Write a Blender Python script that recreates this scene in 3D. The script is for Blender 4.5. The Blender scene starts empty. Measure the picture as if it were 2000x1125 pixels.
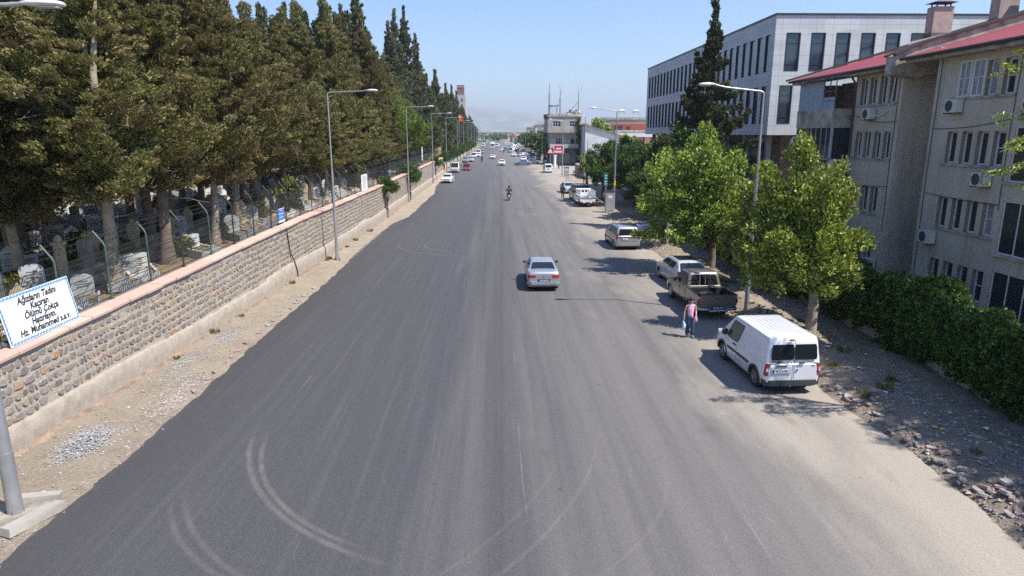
import bpy, math, random
import numpy as np
from mathutils import Vector, Matrix
SC = bpy.context.scene
COL = SC.collection
PI = math.pi
R = math.radians
# ---------------------------------------------------------------- camera, sky, sun, exposure
cam_d = bpy.data.cameras.new('camera'); cam = bpy.data.objects.new('camera', cam_d); COL.objects.link(cam)
cam.location = (0, 0, 8.0)
cam.rotation_euler = (R(90 - 13.099), 0, R(-1.2018))
cam_d.sensor_width = 36; cam_d.lens = 23.4; cam_d.clip_start = .1; cam_d.clip_end = 30000
SC.camera = cam
SUN_EL, SUN_AZ = R(57.5), R(117.2)            # azimuth clockwise from +Y
W = bpy.data.worlds.new('World'); SC.world = W; W.use_nodes = True
wn = W.node_tree.nodes; wl = W.node_tree.links
sky = wn.new('ShaderNodeTexSky'); sky.sky_type = 'NISHITA'; sky.sun_disc = False
sky.sun_elevation = SUN_EL; sky.sun_rotation = SUN_AZ
sky.air_density = 1.2; sky.dust_density = .4; sky.ozone_density = 3.0
tint = wn.new('ShaderNodeMix'); tint.data_type = 'RGBA'; tint.blend_type = 'MULTIPLY'; tint.inputs[0].default_value = 1; tint.inputs[7].default_value = (.80, .90, 1.12, 1)
wl.new(sky.outputs[0], tint.inputs[6]); wl.new(tint.outputs[2], wn['Background'].inputs[0]); wn['Background'].inputs[1].default_value = .098
sun_d = bpy.data.lights.new('sun', 'SUN'); sun_d.energy = 4.8; sun_d.angle = R(.5); sun_d.color = (1, .945, .87)
sun = bpy.data.objects.new('sun', sun_d); COL.objects.link(sun)
sv = Vector((math.sin(SUN_AZ) * math.cos(SUN_EL), math.cos(SUN_AZ) * math.cos(SUN_EL), math.sin(SUN_EL)))
sun.rotation_euler = sv.to_track_quat('Z', 'Y').to_euler(); sun.location = (30, -20, 60)
SC.view_settings.view_transform = 'Standard'; SC.view_settings.look = 'None'
SC.view_settings.gamma = 1; SC.view_settings.exposure = .78
SC.cycles.max_bounces = 6; SC.cycles.diffuse_bounces = 3; SC.cycles.glossy_bounces = 3; SC.cycles.transmission_bounces = 4
SC.cycles.transparent_max_bounces = 8; SC.cycles.volume_bounces = 0; SC.cycles.use_denoising = False; SC.cycles.sample_clamp_indirect = 4
# ---------------------------------------------------------------- materials
MC = {}
class NT:
    def __init__(s, name):
        s.m = bpy.data.materials.new(name); s.m.use_nodes = True
        s.n = s.m.node_tree.nodes; s.l = s.m.node_tree.links; s.b = s.n['Principled BSDF']; s.out = s.n['Material Output']
        s.tc = s.n.new('ShaderNodeTexCoord')
    def lk(s, a, b): s.l.new(a, b)
    def val(s, x, sock):
        if isinstance(x, (int, float)): sock.default_value = x
        elif isinstance(x, (tuple, list)): sock.default_value = tuple(x) + ((1,) if len(x) == 3 and len(sock.default_value) == 4 else ())
        else: s.l.new(x, sock)
    def math(s, op, a, b=0, c=0):
        n = s.n.new('ShaderNodeMath'); n.operation = op
        for i, x in enumerate((a, b, c)): s.val(x, n.inputs[i])
        return n.outputs[0]
    def mapping(s, scale=(1, 1, 1), loc=(0, 0, 0), src='Object', rot=(0, 0, 0)):
        n = s.n.new('ShaderNodeMapping'); s.lk(s.tc.outputs[src], n.inputs[0])
        n.inputs['Scale'].default_value = scale; n.inputs['Location'].default_value = loc; n.inputs['Rotation'].default_value = rot
        return n.outputs[0]
    def noise(s, scale=5, detail=4, vec=None, rough=.55, out=0, dist=0):
        n = s.n.new('ShaderNodeTexNoise'); n.inputs['Scale'].default_value = scale; n.inputs['Detail'].default_value = detail
        n.inputs['Roughness'].default_value = rough; n.inputs['Distortion'].default_value = dist
        s.lk(vec if vec is not None else s.tc.outputs['Object'], n.inputs['Vector']); return n.outputs[out]
    def voro(s, scale=5, vec=None, feat='F1', out='Color', rnd=1):
        n = s.n.new('ShaderNodeTexVoronoi'); n.feature = feat; n.inputs['Scale'].default_value = scale; n.inputs['Randomness'].default_value = rnd
        s.lk(vec if vec is not None else s.tc.outputs['Object'], n.inputs['Vector']); return n.outputs[out]
    def ramp(s, fac, stops, interp='LINEAR'):
        n = s.n.new('ShaderNodeValToRGB'); n.color_ramp.interpolation = interp
        e = n.color_ramp.elements
        while len(e) < len(stops): e.new(.5)
        for i, (p, c) in enumerate(stops):
            e[i].position = p; e[i].color = (c, c, c, 1) if isinstance(c, (int, float)) else tuple(c) + (1,)
        s.val(fac, n.inputs[0]); return n.outputs[0]
    def mix(s, f, a, b, mode='MIX'):
        n = s.n.new('ShaderNodeMix'); n.data_type = 'RGBA'; n.blend_type = mode
        s.val(f, n.inputs[0]); s.val(a, n.inputs[6]); s.val(b, n.inputs[7]); return n.outputs[2]
    def xyz(s, src='Object'):
        n = s.n.new('ShaderNodeSeparateXYZ'); s.lk(s.tc.outputs[src] if isinstance(src, str) else src, n.inputs[0]); return n.outputs
    def geo(s, o):
        n = s.n.new('ShaderNodeNewGeometry'); return n.outputs[o]
    def bump(s, h, strength=.3, dist=.02):
        n = s.n.new('ShaderNodeBump'); n.inputs['Strength'].default_value = strength; n.inputs['Distance'].default_value = dist
        s.lk(h, n.inputs['Height']); s.lk(n.outputs[0], s.b.inputs['Normal'])
    def fin(s, col=None, rough=.8, metal=0, spec=None):
        if col is not None: s.val(col, s.b.inputs['Base Color'])
        s.val(rough, s.b.inputs['Roughness']); s.val(metal, s.b.inputs['Metallic'])
        if spec is not None: s.b.inputs['Specular IOR Level'].default_value = spec
        return s.m
def M(name, col=(.5, .5, .5), rough=.7, metal=0, var=.12, scale=3, bump=0, bs=40, spec=None, coat=0, c2=None, src='Object'):
    """a plain surface with procedural dirt/tone variation"""
    if name in MC: return MC[name]
    t = NT(name); f = t.noise(scale, 4, t.tc.outputs[src])
    c2 = c2 or tuple(max(0, c * (1 - var * 2)) for c in col)
    c = t.mix(t.ramp(f, [(.35, 0), (.68, 1)]), col, c2)
    t.fin(c, rough, metal, spec)
    if coat: t.b.inputs['Coat Weight'].default_value = coat; t.b.inputs['Coat Roughness'].default_value = .06
    if bump: t.bump(t.noise(bs, 3, t.tc.outputs[src]), bump, .02)
    MC[name] = t.m; return t.m
# ---------------------------------------------------------------- mesh helpers
class MB:
    def __init__(s): s.v = []; s.f = []; s.m = []
    def add(s, vs, fs, mi=0):
        o = len(s.v); s.v += [tuple(p) for p in vs]; s.f += [tuple(i + o for i in f) for f in fs]; s.m += [mi] * len(fs); return s
    def box(s, x0, x1, y0, y1, z0, z1, mi=0):
        return s.add([(x0, y0, z0), (x1, y0, z0), (x1, y1, z0), (x0, y1, z0), (x0, y0, z1), (x1, y0, z1), (x1, y1, z1), (x0, y1, z1)],
              [(0, 3, 2, 1), (4, 5, 6, 7), (0, 1, 5, 4), (1, 2, 6, 5), (2, 3, 7, 6), (3, 0, 4, 7)], mi)
    def cbox(s, x, y, z, sx, sy, sz, rz=0, mi=0, rx=0, ry=0):
        m = Matrix.Translation((x, y, z)) @ Matrix.Rotation(rz, 4, 'Z') @ Matrix.Rotation(ry, 4, 'Y') @ Matrix.Rotation(rx, 4, 'X')
        b = MB().box(-sx / 2, sx / 2, -sy / 2, sy / 2, -sz / 2, sz / 2)
        return s.add([m @ Vector(p) for p in b.v], b.f, mi)
    def cyl(s, p0, p1, r0, r1=None, n=8, mi=0, cap=True):
        p0 = Vector(p0); p1 = Vector(p1); r1 = r0 if r1 is None else r1; d = (p1 - p0).normalized()
        u = d.orthogonal().normalized(); w = d.cross(u); vs = []
        for p, r in ((p0, r0), (p1, r1)):
            vs += [p + (u * math.cos(2 * PI * i / n) + w * math.sin(2 * PI * i / n)) * r for i in range(n)]
        fs = [(i, (i + 1) % n, n + (i + 1) % n, n + i) for i in range(n)]
        if cap: fs += [tuple(range(n - 1, -1, -1)), tuple(range(n, 2 * n))]
        return s.add(vs, fs, mi)
    def tube(s, pts, rs, n=7, mi=0):
        pts = [Vector(p) for p in pts]; rs = rs if isinstance(rs, (list, tuple)) else [rs] * len(pts); vs = []; k = len(pts)
        for i, p in enumerate(pts):
            d = (pts[min(i + 1, k - 1)] - pts[max(i - 1, 0)]).normalized(); u = d.cross(Vector((.13, .97, .2))).normalized(); w = d.cross(u)
            vs += [p + (u * math.cos(2 * PI * j / n) + w * math.sin(2 * PI * j / n)) * rs[i] for j in range(n)]
        fs = [(i * n + j, i * n + (j + 1) % n, (i + 1) * n + (j + 1) % n, (i + 1) * n + j) for i in range(k - 1) for j in range(n)]
        fs += [tuple(range(n - 1, -1, -1)), tuple(range((k - 1) * n, k * n))]
        return s.add(vs, fs, mi)
    def loft(s, rings, mi=0, closed=True, caps=True):
        n = len(rings[0]); vs = [p for r in rings for p in r]; k = len(rings); q = n if closed else n - 1
        fs = [(i * n + j, i * n + (j + 1) % n, (i + 1) * n + (j + 1) % n, (i + 1) * n + j) for i in range(k - 1) for j in range(q)]
        if caps: fs += [tuple(range(n - 1, -1, -1)), tuple(range((k - 1) * n, k * n))]
        return s.add(vs, fs, mi)
    def lathe(s, prof, axis='Z', c=(0, 0, 0), n=16, mi=0, caps=True):
        rings = []
        for r, h in prof:
            ring = []
            for i in range(n):
                a = 2 * PI * i / n; x, y = r * math.cos(a), r * math.sin(a)
                p = (x, y, h) if axis == 'Z' else (h, x, y)
                ring.append((p[0] + c[0], p[1] + c[1], p[2] + c[2]))
            rings.append(ring)
        return s.loft(rings, mi, True, caps)
    def prism(s, poly, y0, y1, mi=0):      # polygon in x,z extruded along y
        n = len(poly); vs = [(x, y0, z) for x, z in poly] + [(x, y1, z) for x, z in poly]
        return s.add(vs, [tuple(range(n)), tuple(range(2 * n - 1, n - 1, -1))] + [(i, n + i, n + (i + 1) % n, (i + 1) % n) for i in range(n)], mi)
    def quad(s, a, b, c, d, mi=0): return s.add([a, b, c, d], [(0, 1, 2, 3)], mi)
    def grid(s, P, mi=0):                   # P[i][j]
        n = len(P[0]); vs = [p for r in P for p in r]
        return s.add(vs, [(i * n + j, i * n + j + 1, (i + 1) * n + j + 1, (i + 1) * n + j) for i in range(len(P) - 1) for j in range(n - 1)], mi)
    def mesh(s, name, mats, smooth=None):
        me = bpy.data.meshes.new(name); me.from_pydata(s.v, [], s.f)
        for m in (mats if isinstance(mats, (list, tuple)) else [mats]): me.materials.append(m)
        if any(s.m): me.polygons.foreach_set('material_index', s.m)
        if smooth is not None:
            me.polygons.foreach_set('use_smooth', [True] * len(me.polygons))
            me.set_sharp_from_angle(angle=R(smooth))
        me.update(); return me
    def build(s, name, mats, parent=None, smooth=None, fixn=False):
        me = s.mesh(name, mats, smooth)
        if fixn:
            import bmesh
            b = bmesh.new(); b.from_mesh(me); bmesh.ops.recalc_face_normals(b, faces=b.faces); b.to_mesh(me); b.free()
        return link(name, me, parent)
def link(name, data, parent=None, loc=None):
    o = bpy.data.objects.new(name, data); COL.objects.link(o)
    if parent is not None: o.parent = parent
    if loc is not None: o.location = loc
    return o
def tag(o, label=None, cat=None, group=None, kind=None):
    if label: o['label'] = label
    if cat: o['category'] = cat
    if group: o['group'] = group
    if kind: o['kind'] = kind
    return o
def thing(name, label, cat, loc=(0, 0, 0), rz=0, group=None):
    o = bpy.data.objects.new(name, None); COL.objects.link(o); o.location = loc; o.rotation_euler = (0, 0, rz); o.empty_display_size = .3
    return tag(o, label, cat, group)
def struct(o): o['kind'] = 'structure'; return o
KIDS = {}
def copy_thing(src, loc, rz=0, label=None, group=None, scale=None):
    c = src.copy(); COL.objects.link(c); c.location = loc; c.rotation_euler = (0, 0, rz)
    if scale: c.scale = scale if isinstance(scale, tuple) else (scale,) * 3
    if label: c['label'] = label
    if group: c['group'] = group
    if src.name not in KIDS: KIDS[src.name] = [(k, list(k.children)) for k in src.children]
    for k, sub in KIDS[src.name]:
        d = k.copy(); COL.objects.link(d); d.parent = c
        for g in sub:
            e = g.copy(); COL.objects.link(e); e.parent = d
    return c
def lerp(a, b, t): return a + (b - a) * t
def ip(x, tab):
    if x <= tab[0][0]: return tab[0][1]
    for (a, b), (c, d) in zip(tab, tab[1:]):
        if x <= c: return b + (d - b) * (x - a) / (c - a)
    return tab[-1][1]
def npmesh(name, V, nper, mats, mi=None):
    """V (N,nper,3) separate polygons"""
    N = len(V); me = bpy.data.meshes.new(name); me.vertices.add(N * nper); me.vertices.foreach_set('co', V.reshape(-1).astype(np.float32))
    me.loops.add(N * nper); me.loops.foreach_set('vertex_index', np.arange(N * nper, dtype=np.int32))
    me.polygons.add(N); me.polygons.foreach_set('loop_start', np.arange(0, N * nper, nper, dtype=np.int32))
    for m in mats: me.materials.append(m)
    if mi is not None: me.polygons.foreach_set('material_index', mi)
    me.update(calc_edges=True); return me
# ---------------------------------------------------------------- ground, road, verges
rnd = random.Random(7)
WX = [(-20, -13.5), (0, -13.0), (15.7, -12.35), (29.7, -11.72), (45, -11.2), (61, -10.85), (90, -10.75), (400, -10.75)]
CZ = [(-20, 2.2), (0, 2.3), (15, 2.55), (23, 2.78), (30, 2.98), (40, 3.18), (78, 3.35), (150, 3.35)]
wx = lambda y: ip(y, WX)
cz = lambda y: ip(y, CZ)
LE = [(-20, -9.5), (11, -9.5), (19, -9.35), (27, -9.5), (37, -9.4), (46, -9.75), (59, -9.7), (65, -8.75), (91, -8.6), (104, -9.6), (150, -10), (420, -10)]
RE = [(-20, 10.3), (11, 10.2), (13, 10.5), (16, 10.5), (19, 10.25), (27, 10.5), (40, 10.6), (60, 11.2), (75, 10.8), (110, 10.8), (125, 12.5), (165, 12.8), (172, 11), (420, 11)]
def fnoise(x, y, s=1.0, sd=0):
    from mathutils import noise as N
    return N.noise(Vector((x * s + sd, y * s + 3.7 * sd, sd * 1.3)))
# the far plain, one sheet to the horizon
t = NT('dry_plain'); v = t.mapping((1, 1, 1))
c = t.mix(t.ramp(t.noise(.004, 5), [(.35, 0), (.65, 1)]), (.25, .215, .165), (.15, .16, .09))
c = t.mix(t.ramp(t.noise(.6, 5), [(.4, 0), (.7, 1)]), c, (.21, .18, .14)); t.fin(c, .95)
G0 = MB(); ys = [-80, 0, 200, 600, 1500, 4000, 9000]; xs = [-9000, -2000, -300, 0, 300, 2000, 9000]
G0.grid([[(x, y, -.03) for y in ys] for x in xs]); struct(G0.build('ground', t.m))
# asphalt
t = NT('asphalt'); X, Y, Z = t.xyz()
st = t.noise(1, 3, t.mapping((1.3, .035, 1)), .6); st2 = t.noise(1, 4, t.mapping((4.5, .09, 1)), .65)
blot = t.noise(.3, 6, t.mapping((1, .28, 1)), .62); fine = t.noise(24, 3, None, .85); grain = t.voro(55)
side = t.ramp(t.math('ADD', t.math('MULTIPLY', X, .045), t.math('ADD', .5, t.math('MULTIPLY', t.math('SUBTRACT', st, .5), .35))), [(.40, 0), (.56, .42), (.70, .65), (.97, 1)])
c = t.mix(side, (.050, .050, .055), (.162, .148, .137))
c = t.mix(t.math('MULTIPLY', t.ramp(st2, [(.48, 0), (.75, 1)]), .16), c, (.16, .155, .15))
c = t.mix(t.math('MULTIPLY', t.ramp(st, [(.3, 1), (.55, 0)]), .3), c, (.045, .045, .054))
# the paver seam a little left of the middle
seam = t.ramp(t.math('ABSOLUTE', t.math('SUBTRACT', X, t.math('MULTIPLY', Y, .004))), [(0, 1), (.06, .7), (.45, .35), (.9, 0)])
c = t.mix(t.math('MULTIPLY', seam, .7), c, (.04, .04, .046))
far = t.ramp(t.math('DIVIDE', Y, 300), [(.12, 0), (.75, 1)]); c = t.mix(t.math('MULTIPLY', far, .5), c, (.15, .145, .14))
# dust carried in from the right-hand verge
dst = t.math('ADD', t.math('MULTIPLY', t.math('SUBTRACT', X, 5.9), .27), t.math('MULTIPLY', t.math('SUBTRACT', blot, .5), 2.4))
c = t.mix(t.ramp(dst, [(.1, 0), (.9, .85)]), c, (.30, .262, .212))
c = t.mix(t.math('MULTIPLY', t.ramp(blot, [(.56, 0), (.72, 1)]), t.math('MULTIPLY', side, .45)), c, (.26, .24, .21))
for (a0, b0, b1) in ((-9.9, 1.6, -9.0),):
    e = t.math('ADD', t.math('SUBTRACT', X, a0), t.math('MULTIPLY', t.math('SUBTRACT', t.noise(2.3, 5), .5), .8))
    c = t.mix(t.ramp(e, [(.25, .7), (.42, 0)]), c, (.26, .23, .19))
def arc(cx, cy, r, w, ang0, ang1, amt, col=(.27, .24, .2)):
    global c
    dx = t.math('SUBTRACT', X, cx); dy = t.math('SUBTRACT', Y, cy)
    d = t.math('ABSOLUTE', t.math('SUBTRACT', t.math('SQRT', t.math('ADD', t.math('MULTIPLY', dx, dx), t.math('MULTIPLY', dy, dy))), r))
    a = t.math('DIVIDE', t.math('ARCTAN2', dy, dx), 2 * PI); a = t.math('FRACT', t.math('ADD', a, 1.0))
    A0, A1 = (ang0 % 360) / 360, (ang1 % 360) / 360; m = (A0 + A1) / 2; h = abs(A1 - A0) / 2
    am = t.ramp(t.math('ABSOLUTE', t.math('SUBTRACT', a, m)), [(h * .6, 1), (min(h, .99), 0)])
    rm = t.ramp(t.math('ADD', d, t.math('MULTIPLY', t.noise(9, 3), w * .35)), [(w * .45, 1), (w * 1.15, 0)])
    k = t.math('MULTIPLY', t.math('MULTIPLY', am, rm), t.math('MULTIPLY', t.ramp(t.noise(2.2, 4), [(.25, .35), (.6, 1)]), amt))
    c = t.mix(k, c, col)
arc(.65, 17.97, 7.38, .1, 185, 250, .24); arc(.13, 17.41, 6.42, .09, 183, 246, .24)
arc(-1.99, 15.6, 5.71, .09, 202, 262, .15); arc(-.9, 16.35, 6.73, .09, 200, 262, .15)
arc(-9.2, 18.54, 12.03, .07, 300, 352, .13); arc(-9.2, 18.54, 11.2, .06, 300, 345, .1); arc(-2.08, 15.51, 6.18, .06, 300, 355, .09)
arc(-2.4, 48.3, 3.0, .07, 120, 290, .22); arc(-2.2, 49, 5.2, .08, 175, 275, .25)
# chalk-thin scratches along the road
ln = t.math('ABSOLUTE', t.math('SUBTRACT', t.math('FRACT', t.math('ADD', t.math('MULTIPLY', X, .43), t.math('MULTIPLY', t.noise(.05, 2), .5))), .5))
gate = t.ramp(t.noise(1, 3, t.mapping((3.0, .22, 1), (4, 2, 0))), [(.585, 0), (.63, 1)])
c = t.mix(t.math('MULTIPLY', t.math('MULTIPLY', t.ramp(ln, [(.0024, 1), (.005, 0)]), gate), .26), c, (.4, .38, .36))
sc2 = t.noise(1, 2, t.mapping((2.2, .8, 1), (9, 1, 0), 'Object', (0, 0, .6)), .5)
c = t.mix(t.math('MULTIPLY', t.ramp(t.math('ABSOLUTE', t.math('SUBTRACT', sc2, .5)), [(.0, 1), (.004, 0)]), t.math('MULTIPLY', side, t.ramp(t.noise(.6, 2), [(.55, 0), (.62, .45)]))), c, (.42, .4, .37))
# tar patches
spot = t.voro(.8, None, 'F1', 'Distance')
c = t.mix(t.ramp(spot, [(.03, .7), (.06, 0)]), c, (.035, .034, .034))
c = t.mix(.6, c, t.ramp(fine, [(.25, (.22, .22, .22)), (.75, (.82, .82, .82))]), 'OVERLAY')
c = t.mix(t.ramp(t.noise(110, 1), [(.58, 0), (.72, .45)]), c, (.3, .29, .27))
ck = t.voro(.35, t.mapping((1, .5, 1)), 'DISTANCE_TO_EDGE', 'Distance'); wob = t.noise(.4, 3, t.mapping((1, 1, 1), (3, 8, 0)))
c = t.mix(t.math('MULTIPLY', t.ramp(t.math('ADD', ck, t.math('MULTIPLY', t.noise(6, 3), .012)), [(.004, 1), (.012, 0)]), t.math('MULTIPLY', t.ramp(wob, [(.55, 0), (.65, .35)]), side)), c, (.05, .048, .045))
c = t.mix(t.ramp(t.noise(.9, 5, t.mapping((1, .5, 1), (7, 3, 0))), [(.64, 0), (.74, .3)]), c, (.05, .048, .047))
t.fin(c, t.ramp(fine, [(.3, .62), (.7, .85)]), 0, .35); t.bump(t.math('ADD', fine, t.math('MULTIPLY', t.noise(120, 2), .6)), .35, .012)
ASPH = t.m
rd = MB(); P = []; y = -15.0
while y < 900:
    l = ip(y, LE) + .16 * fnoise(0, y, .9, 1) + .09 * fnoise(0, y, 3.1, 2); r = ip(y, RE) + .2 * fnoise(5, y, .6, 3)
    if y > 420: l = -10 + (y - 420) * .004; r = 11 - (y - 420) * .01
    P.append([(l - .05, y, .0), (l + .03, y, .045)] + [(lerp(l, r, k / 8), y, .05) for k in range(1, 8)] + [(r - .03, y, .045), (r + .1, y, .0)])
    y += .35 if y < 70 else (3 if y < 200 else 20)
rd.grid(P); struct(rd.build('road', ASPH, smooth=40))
# dirt
def dirt(name, a, b, c3, seed, ochre=(.2, .14, .1)):
    t = NT(name); n1 = t.noise(.7, 6, None, .6); n2 = t.noise(9, 4, t.mapping((1, 1, 1), (seed, 0, 0)), .7); vc = t.voro(13); vd = t.voro(13, None, 'F1', 'Distance')
    c = t.mix(t.ramp(n1, [(.35, 0), (.65, 1)]), a, b)
    c = t.mix(t.ramp(n2, [(.5, 0), (.66, .75)]), c, c3)
    s = t.n.new('ShaderNodeSeparateColor'); t.lk(vc, s.inputs[0])
    c = t.mix(t.math('MULTIPLY', t.ramp(s.outputs[0], [(.55, 0), (.6, 1)]), t.ramp(vd, [(.2, .6), (.45, 0)])), c, t.mix(s.outputs[1], (.42, .39, .36), (.2, .17, .15)))
    c = t.mix(t.ramp(t.noise(1.7, 3, t.mapping((1, 1, 1), (0, seed, 5))), [(.62, 0), (.72, .5)]), c, ochre)
    t.fin(c, .95, 0, .15); t.bump(t.math('ADD', n2, t.math('MULTIPLY', t.noise(34, 4, None, .8), .8)), 1.0, .07); return t.m
D_L = dirt('verge_dirt', (.37, .31, .235), (.29, .24, .18), (.44, .38, .3), 1, (.25, .18, .13))
D_R = dirt('rubble_dirt', (.33, .27, .205), (.24, .195, .15), (.42, .36, .28), 7, (.26, .19, .135))
def vz(x, y):
    u = (x - wx(y)) / (ip(y, LE) - wx(y)); u = max(0, min(1.2, u))
    return .03 + .10 * (1 - u) + .07 * fnoise(x, y, 1.1, 5) * (1 - u * .5) + .04 * fnoise(x, y, 4, 6)
g = MB(); P = []; y = -12.0
while y < 150:
    a = wx(y) - .1; b = ip(y, LE) + .5
    P.append([(lerp(a, b, k / 16), y, max(-.01, vz(lerp(a, b, k / 16), y)) if k < 14 else (.01 if k < 16 else -.02)) for k in range(17)]); y += .25 if y < 60 else 1
g.grid(P); struct(g.build('verge', D_L, smooth=80))
HB = lambda y: 15.2 if y < 12 else ip(y, [(12, 14.15), (16, 14.25), (22, 14.6), (27, 14.35), (60, 14.6), (90, 16), (124, 17)])
def bz(x, y):
    u = x - ip(y, RE); k = math.exp(-((u - 1.3) / .9) ** 2)
    return max(-.02, .02 + (.26 if y < 40 else .12) * k * (1 + .6 * fnoise(x, y, .9, 8)) + .09 * min(1, max(0, u)) + .09 * fnoise(x, y, 2.3, 9) + .06 * fnoise(x, y, 5.5, 4)) if u > .1 else -.01
g = MB(); P = []; y = -12.0
while y < 128:
    a = ip(y, RE) - .6; b = HB(y) + 1.0
    P.append([(lerp(a, b, k / 40), y, bz(lerp(a, b, k / 40), y) if k > 0 else -.03) for k in range(41)]); y += .2 if y < 50 else .8
g.grid(P); struct(g.build('rubble_bank', D_R, smooth=80))
# side street and yards at the right beyond the trees
g = MB(); g.grid([[(x, y, .02 + .02 * fnoise(x, y, .2, 3)) for y in (124, 135, 150, 166)] for x in (12, 16, 24, 34, 60)])
struct(g.build('side_street', dirt('street_dust', (.36, .33, .29), (.29, .265, .235), (.4, .37, .33), 4)))
# pale gravel and loose stones: nobody could count them
STONE = NT('loose_stone'); s_ = STONE.n.new('ShaderNodeNewGeometry')
STONE.fin(STONE.ramp(s_.outputs['Random Per Island'], [(0, (.4, .37, .34)), (.3, (.24, .2, .17)), (.55, (.34, .28, .23)), (.8, (.15, .13, .125)), (1, (.5, .47, .44))]), .9); STONE = STONE.m
GRAV = NT('white_gravel'); s_ = GRAV.n.new('ShaderNodeNewGeometry')
GRAV.fin(GRAV.ramp(s_.outputs['Random Per Island'], [(0, (.33, .32, .315)), (.6, (.22, .215, .21)), (1, (.45, .44, .43))]), .9); GRAV = GRAV.m
def rocks(name, pts, mat, label=None, kind='stuff'):
    V = []; base = np.array([[1, 0, 0], [0, 1, 0], [-1, 0, 0], [0, -1, 0], [0, 0, 1], [0, 0, -.6]], float)
    T = [(0, 1, 4), (1, 2, 4), (2, 3, 4), (3, 0, 4), (1, 0, 5), (2, 1, 5), (3, 2, 5), (0, 3, 5)]
    vs = []; fs = []; r = np.random.RandomState(3)
    for i, (x, y, z, s) in enumerate(pts):
        a = r.rand() * 6.28; ca, sa = math.cos(a), math.sin(a)
        b = base * (s * (.6 + .8 * r.rand(6, 1))) * np.array([1, .75, .6])
        b = np.c_[b[:, 0] * ca - b[:, 1] * sa, b[:, 0] * sa + b[:, 1] * ca, b[:, 2]] + (x, y, z + s * .2)
        vs.append(b); fs += [tuple(q + 6 * i for q in f) for f in T]
    me = bpy.data.meshes.new(name); me.from_pydata(np.vstack(vs).tolist(), [], fs); me.materials.append(mat); me.update()
    o = link(name, me); tag(o, label, None, None, kind); return o
pts = []
for i in range(9000):
    y = 10 + 70 * rnd.random() ** 1.6; u = rnd.random(); x = lerp(wx(y) + .05, ip(y, LE) + .15, u); 
    dens = .5 + fnoise(x, y, .5, 11)
    if rnd.random() > dens: continue
    pts.append((x, y, vz(x, y) if u < .93 else .02, .011 + .045 * rnd.random() ** 4))
for i in range(1300):
    y = 19.6 + rnd.gauss(0, .9); x = -9.95 + rnd.gauss(0, .25) - .05 * (y - 19.6); pts.append((x, y, vz(x, y), .014 + .03 * rnd.random()))
rocks('verge_stones', pts, STONE, 'small loose stones scattered over the sandy verge below the stone wall')
pts = []
for i in range(19000):
    y = 8 + 55 * rnd.random() ** 1.5; x = ip(y, RE) - .1 + 3.6 * rnd.random() ** 1.2
    if x > HB(y) - .1 or rnd.random() > .75 + fnoise(x, y, .6, 14): continue
    pts.append((x, y, bz(x, y), .014 + .07 * rnd.random() ** 3.2))
rocks('bank_stones', pts, STONE, 'broken stones and crumbs of the dug-up pavement on the right bank')
pts = []
for (cx, cy, sx, sy, n) in ((-10.85, 16.3, .5, .9, 3400), (-11.1, 22.3, .3, 1.5, 500), (-10.9, 25.5, .45, 1.8, 650), (-10.6, 21.0, .3, .8, 200)):
    for i in range(n):
        a = rnd.gauss(0, .5); b = rnd.gauss(0, .5); x = cx + a * sx; y = cy + b * sy
        h = .16 * math.exp(-(a * a + b * b) * 1.5) if n > 1000 else .02
        pts.append((x, y, vz(x, y) + h * rnd.random(), .014 + .02 * rnd.random()))
rocks('white_gravel', pts, GRAV, 'pale crushed gravel tipped on the sandy verge beside the stone wall')
# bricks and pavers: countable
BRK = [M('paver_pink', (.33, .235, .21), .9, bump=.3), M('paver_grey', (.33, .3, .28), .9, bump=.3), M('kerb_concrete', (.36, .33, .29), .9, bump=.3)]
def brick(seed, s, mat):
    r = random.Random(seed); b = MB(); v = []; sx, sy, sz = s
    for z in (-.5, .5):
        for (x, y) in ((-.5, -.42), (-.42, -.5), (.42, -.5), (.5, -.42), (.5, .42), (.42, .5), (-.36, .5), (-.5, .3)):
            v.append((x * sx + r.uniform(-.01, .01), y * sy + r.uniform(-.01, .01), (z + .5) * sz + r.uniform(-.006, .006)))
    b.add(v, [tuple(range(7, -1, -1)), tuple(range(8, 16))] + [(i, (i + 1) % 8, 8 + (i + 1) % 8, 8 + i) for i in range(8)])
    return b.mesh('paver', mat)
BM = [brick(i, (.2, .1, .06), BRK[i % 2]) for i in range(4)] + [brick(9, (.2, .2, .07), BRK[1]), brick(10, (.4, .2, .1), BRK[2])]
def put_brick(x, y, z, k, lab, grp, tilt=.35):
    o = link('paver', BM[k], None, (x, y, z)); o.rotation_euler = (rnd.uniform(-tilt, tilt), rnd.uniform(-tilt, tilt), rnd.uniform(0, 3.1)); tag(o, lab, 'paver', grp)
    return o
for i in range(52):
    y = 11.5 + 9 * rnd.random() if i < 55 else 20 + 12 * rnd.random(); x = ip(y, RE) + .2 + abs(rnd.gauss(0, .4)) 
    k_ = rnd.choice([0, 1, 2, 3, 0, 2, 4]); put_brick(x, y, bz(x, y) + .01, k_, ('pinkish broken paver lying loose on the right-hand rubble bank', 'grey broken paver lying loose on the right-hand rubble bank', 'pinkish broken paver lying loose on the right-hand rubble bank', 'grey broken paver lying loose on the right-hand rubble bank', 'square grey paver lying loose on the right-hand rubble bank')[k_], 'loose pavers on the right rubble bank')
for i in range(9):
    x = 11.0 + .26 * (i % 3) + .3 * rnd.random(); y = 12.7 + .22 * (i // 3) + .1 * rnd.random(); put_brick(x, y, bz(x, y) + .03 + .03 * (i % 2), 4 if i % 2 else 0, 'square grey paver lying loose on the right-hand rubble bank' if i % 2 else 'pinkish broken paver lying loose on the right-hand rubble bank', 'loose pavers on the right rubble bank')
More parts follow.
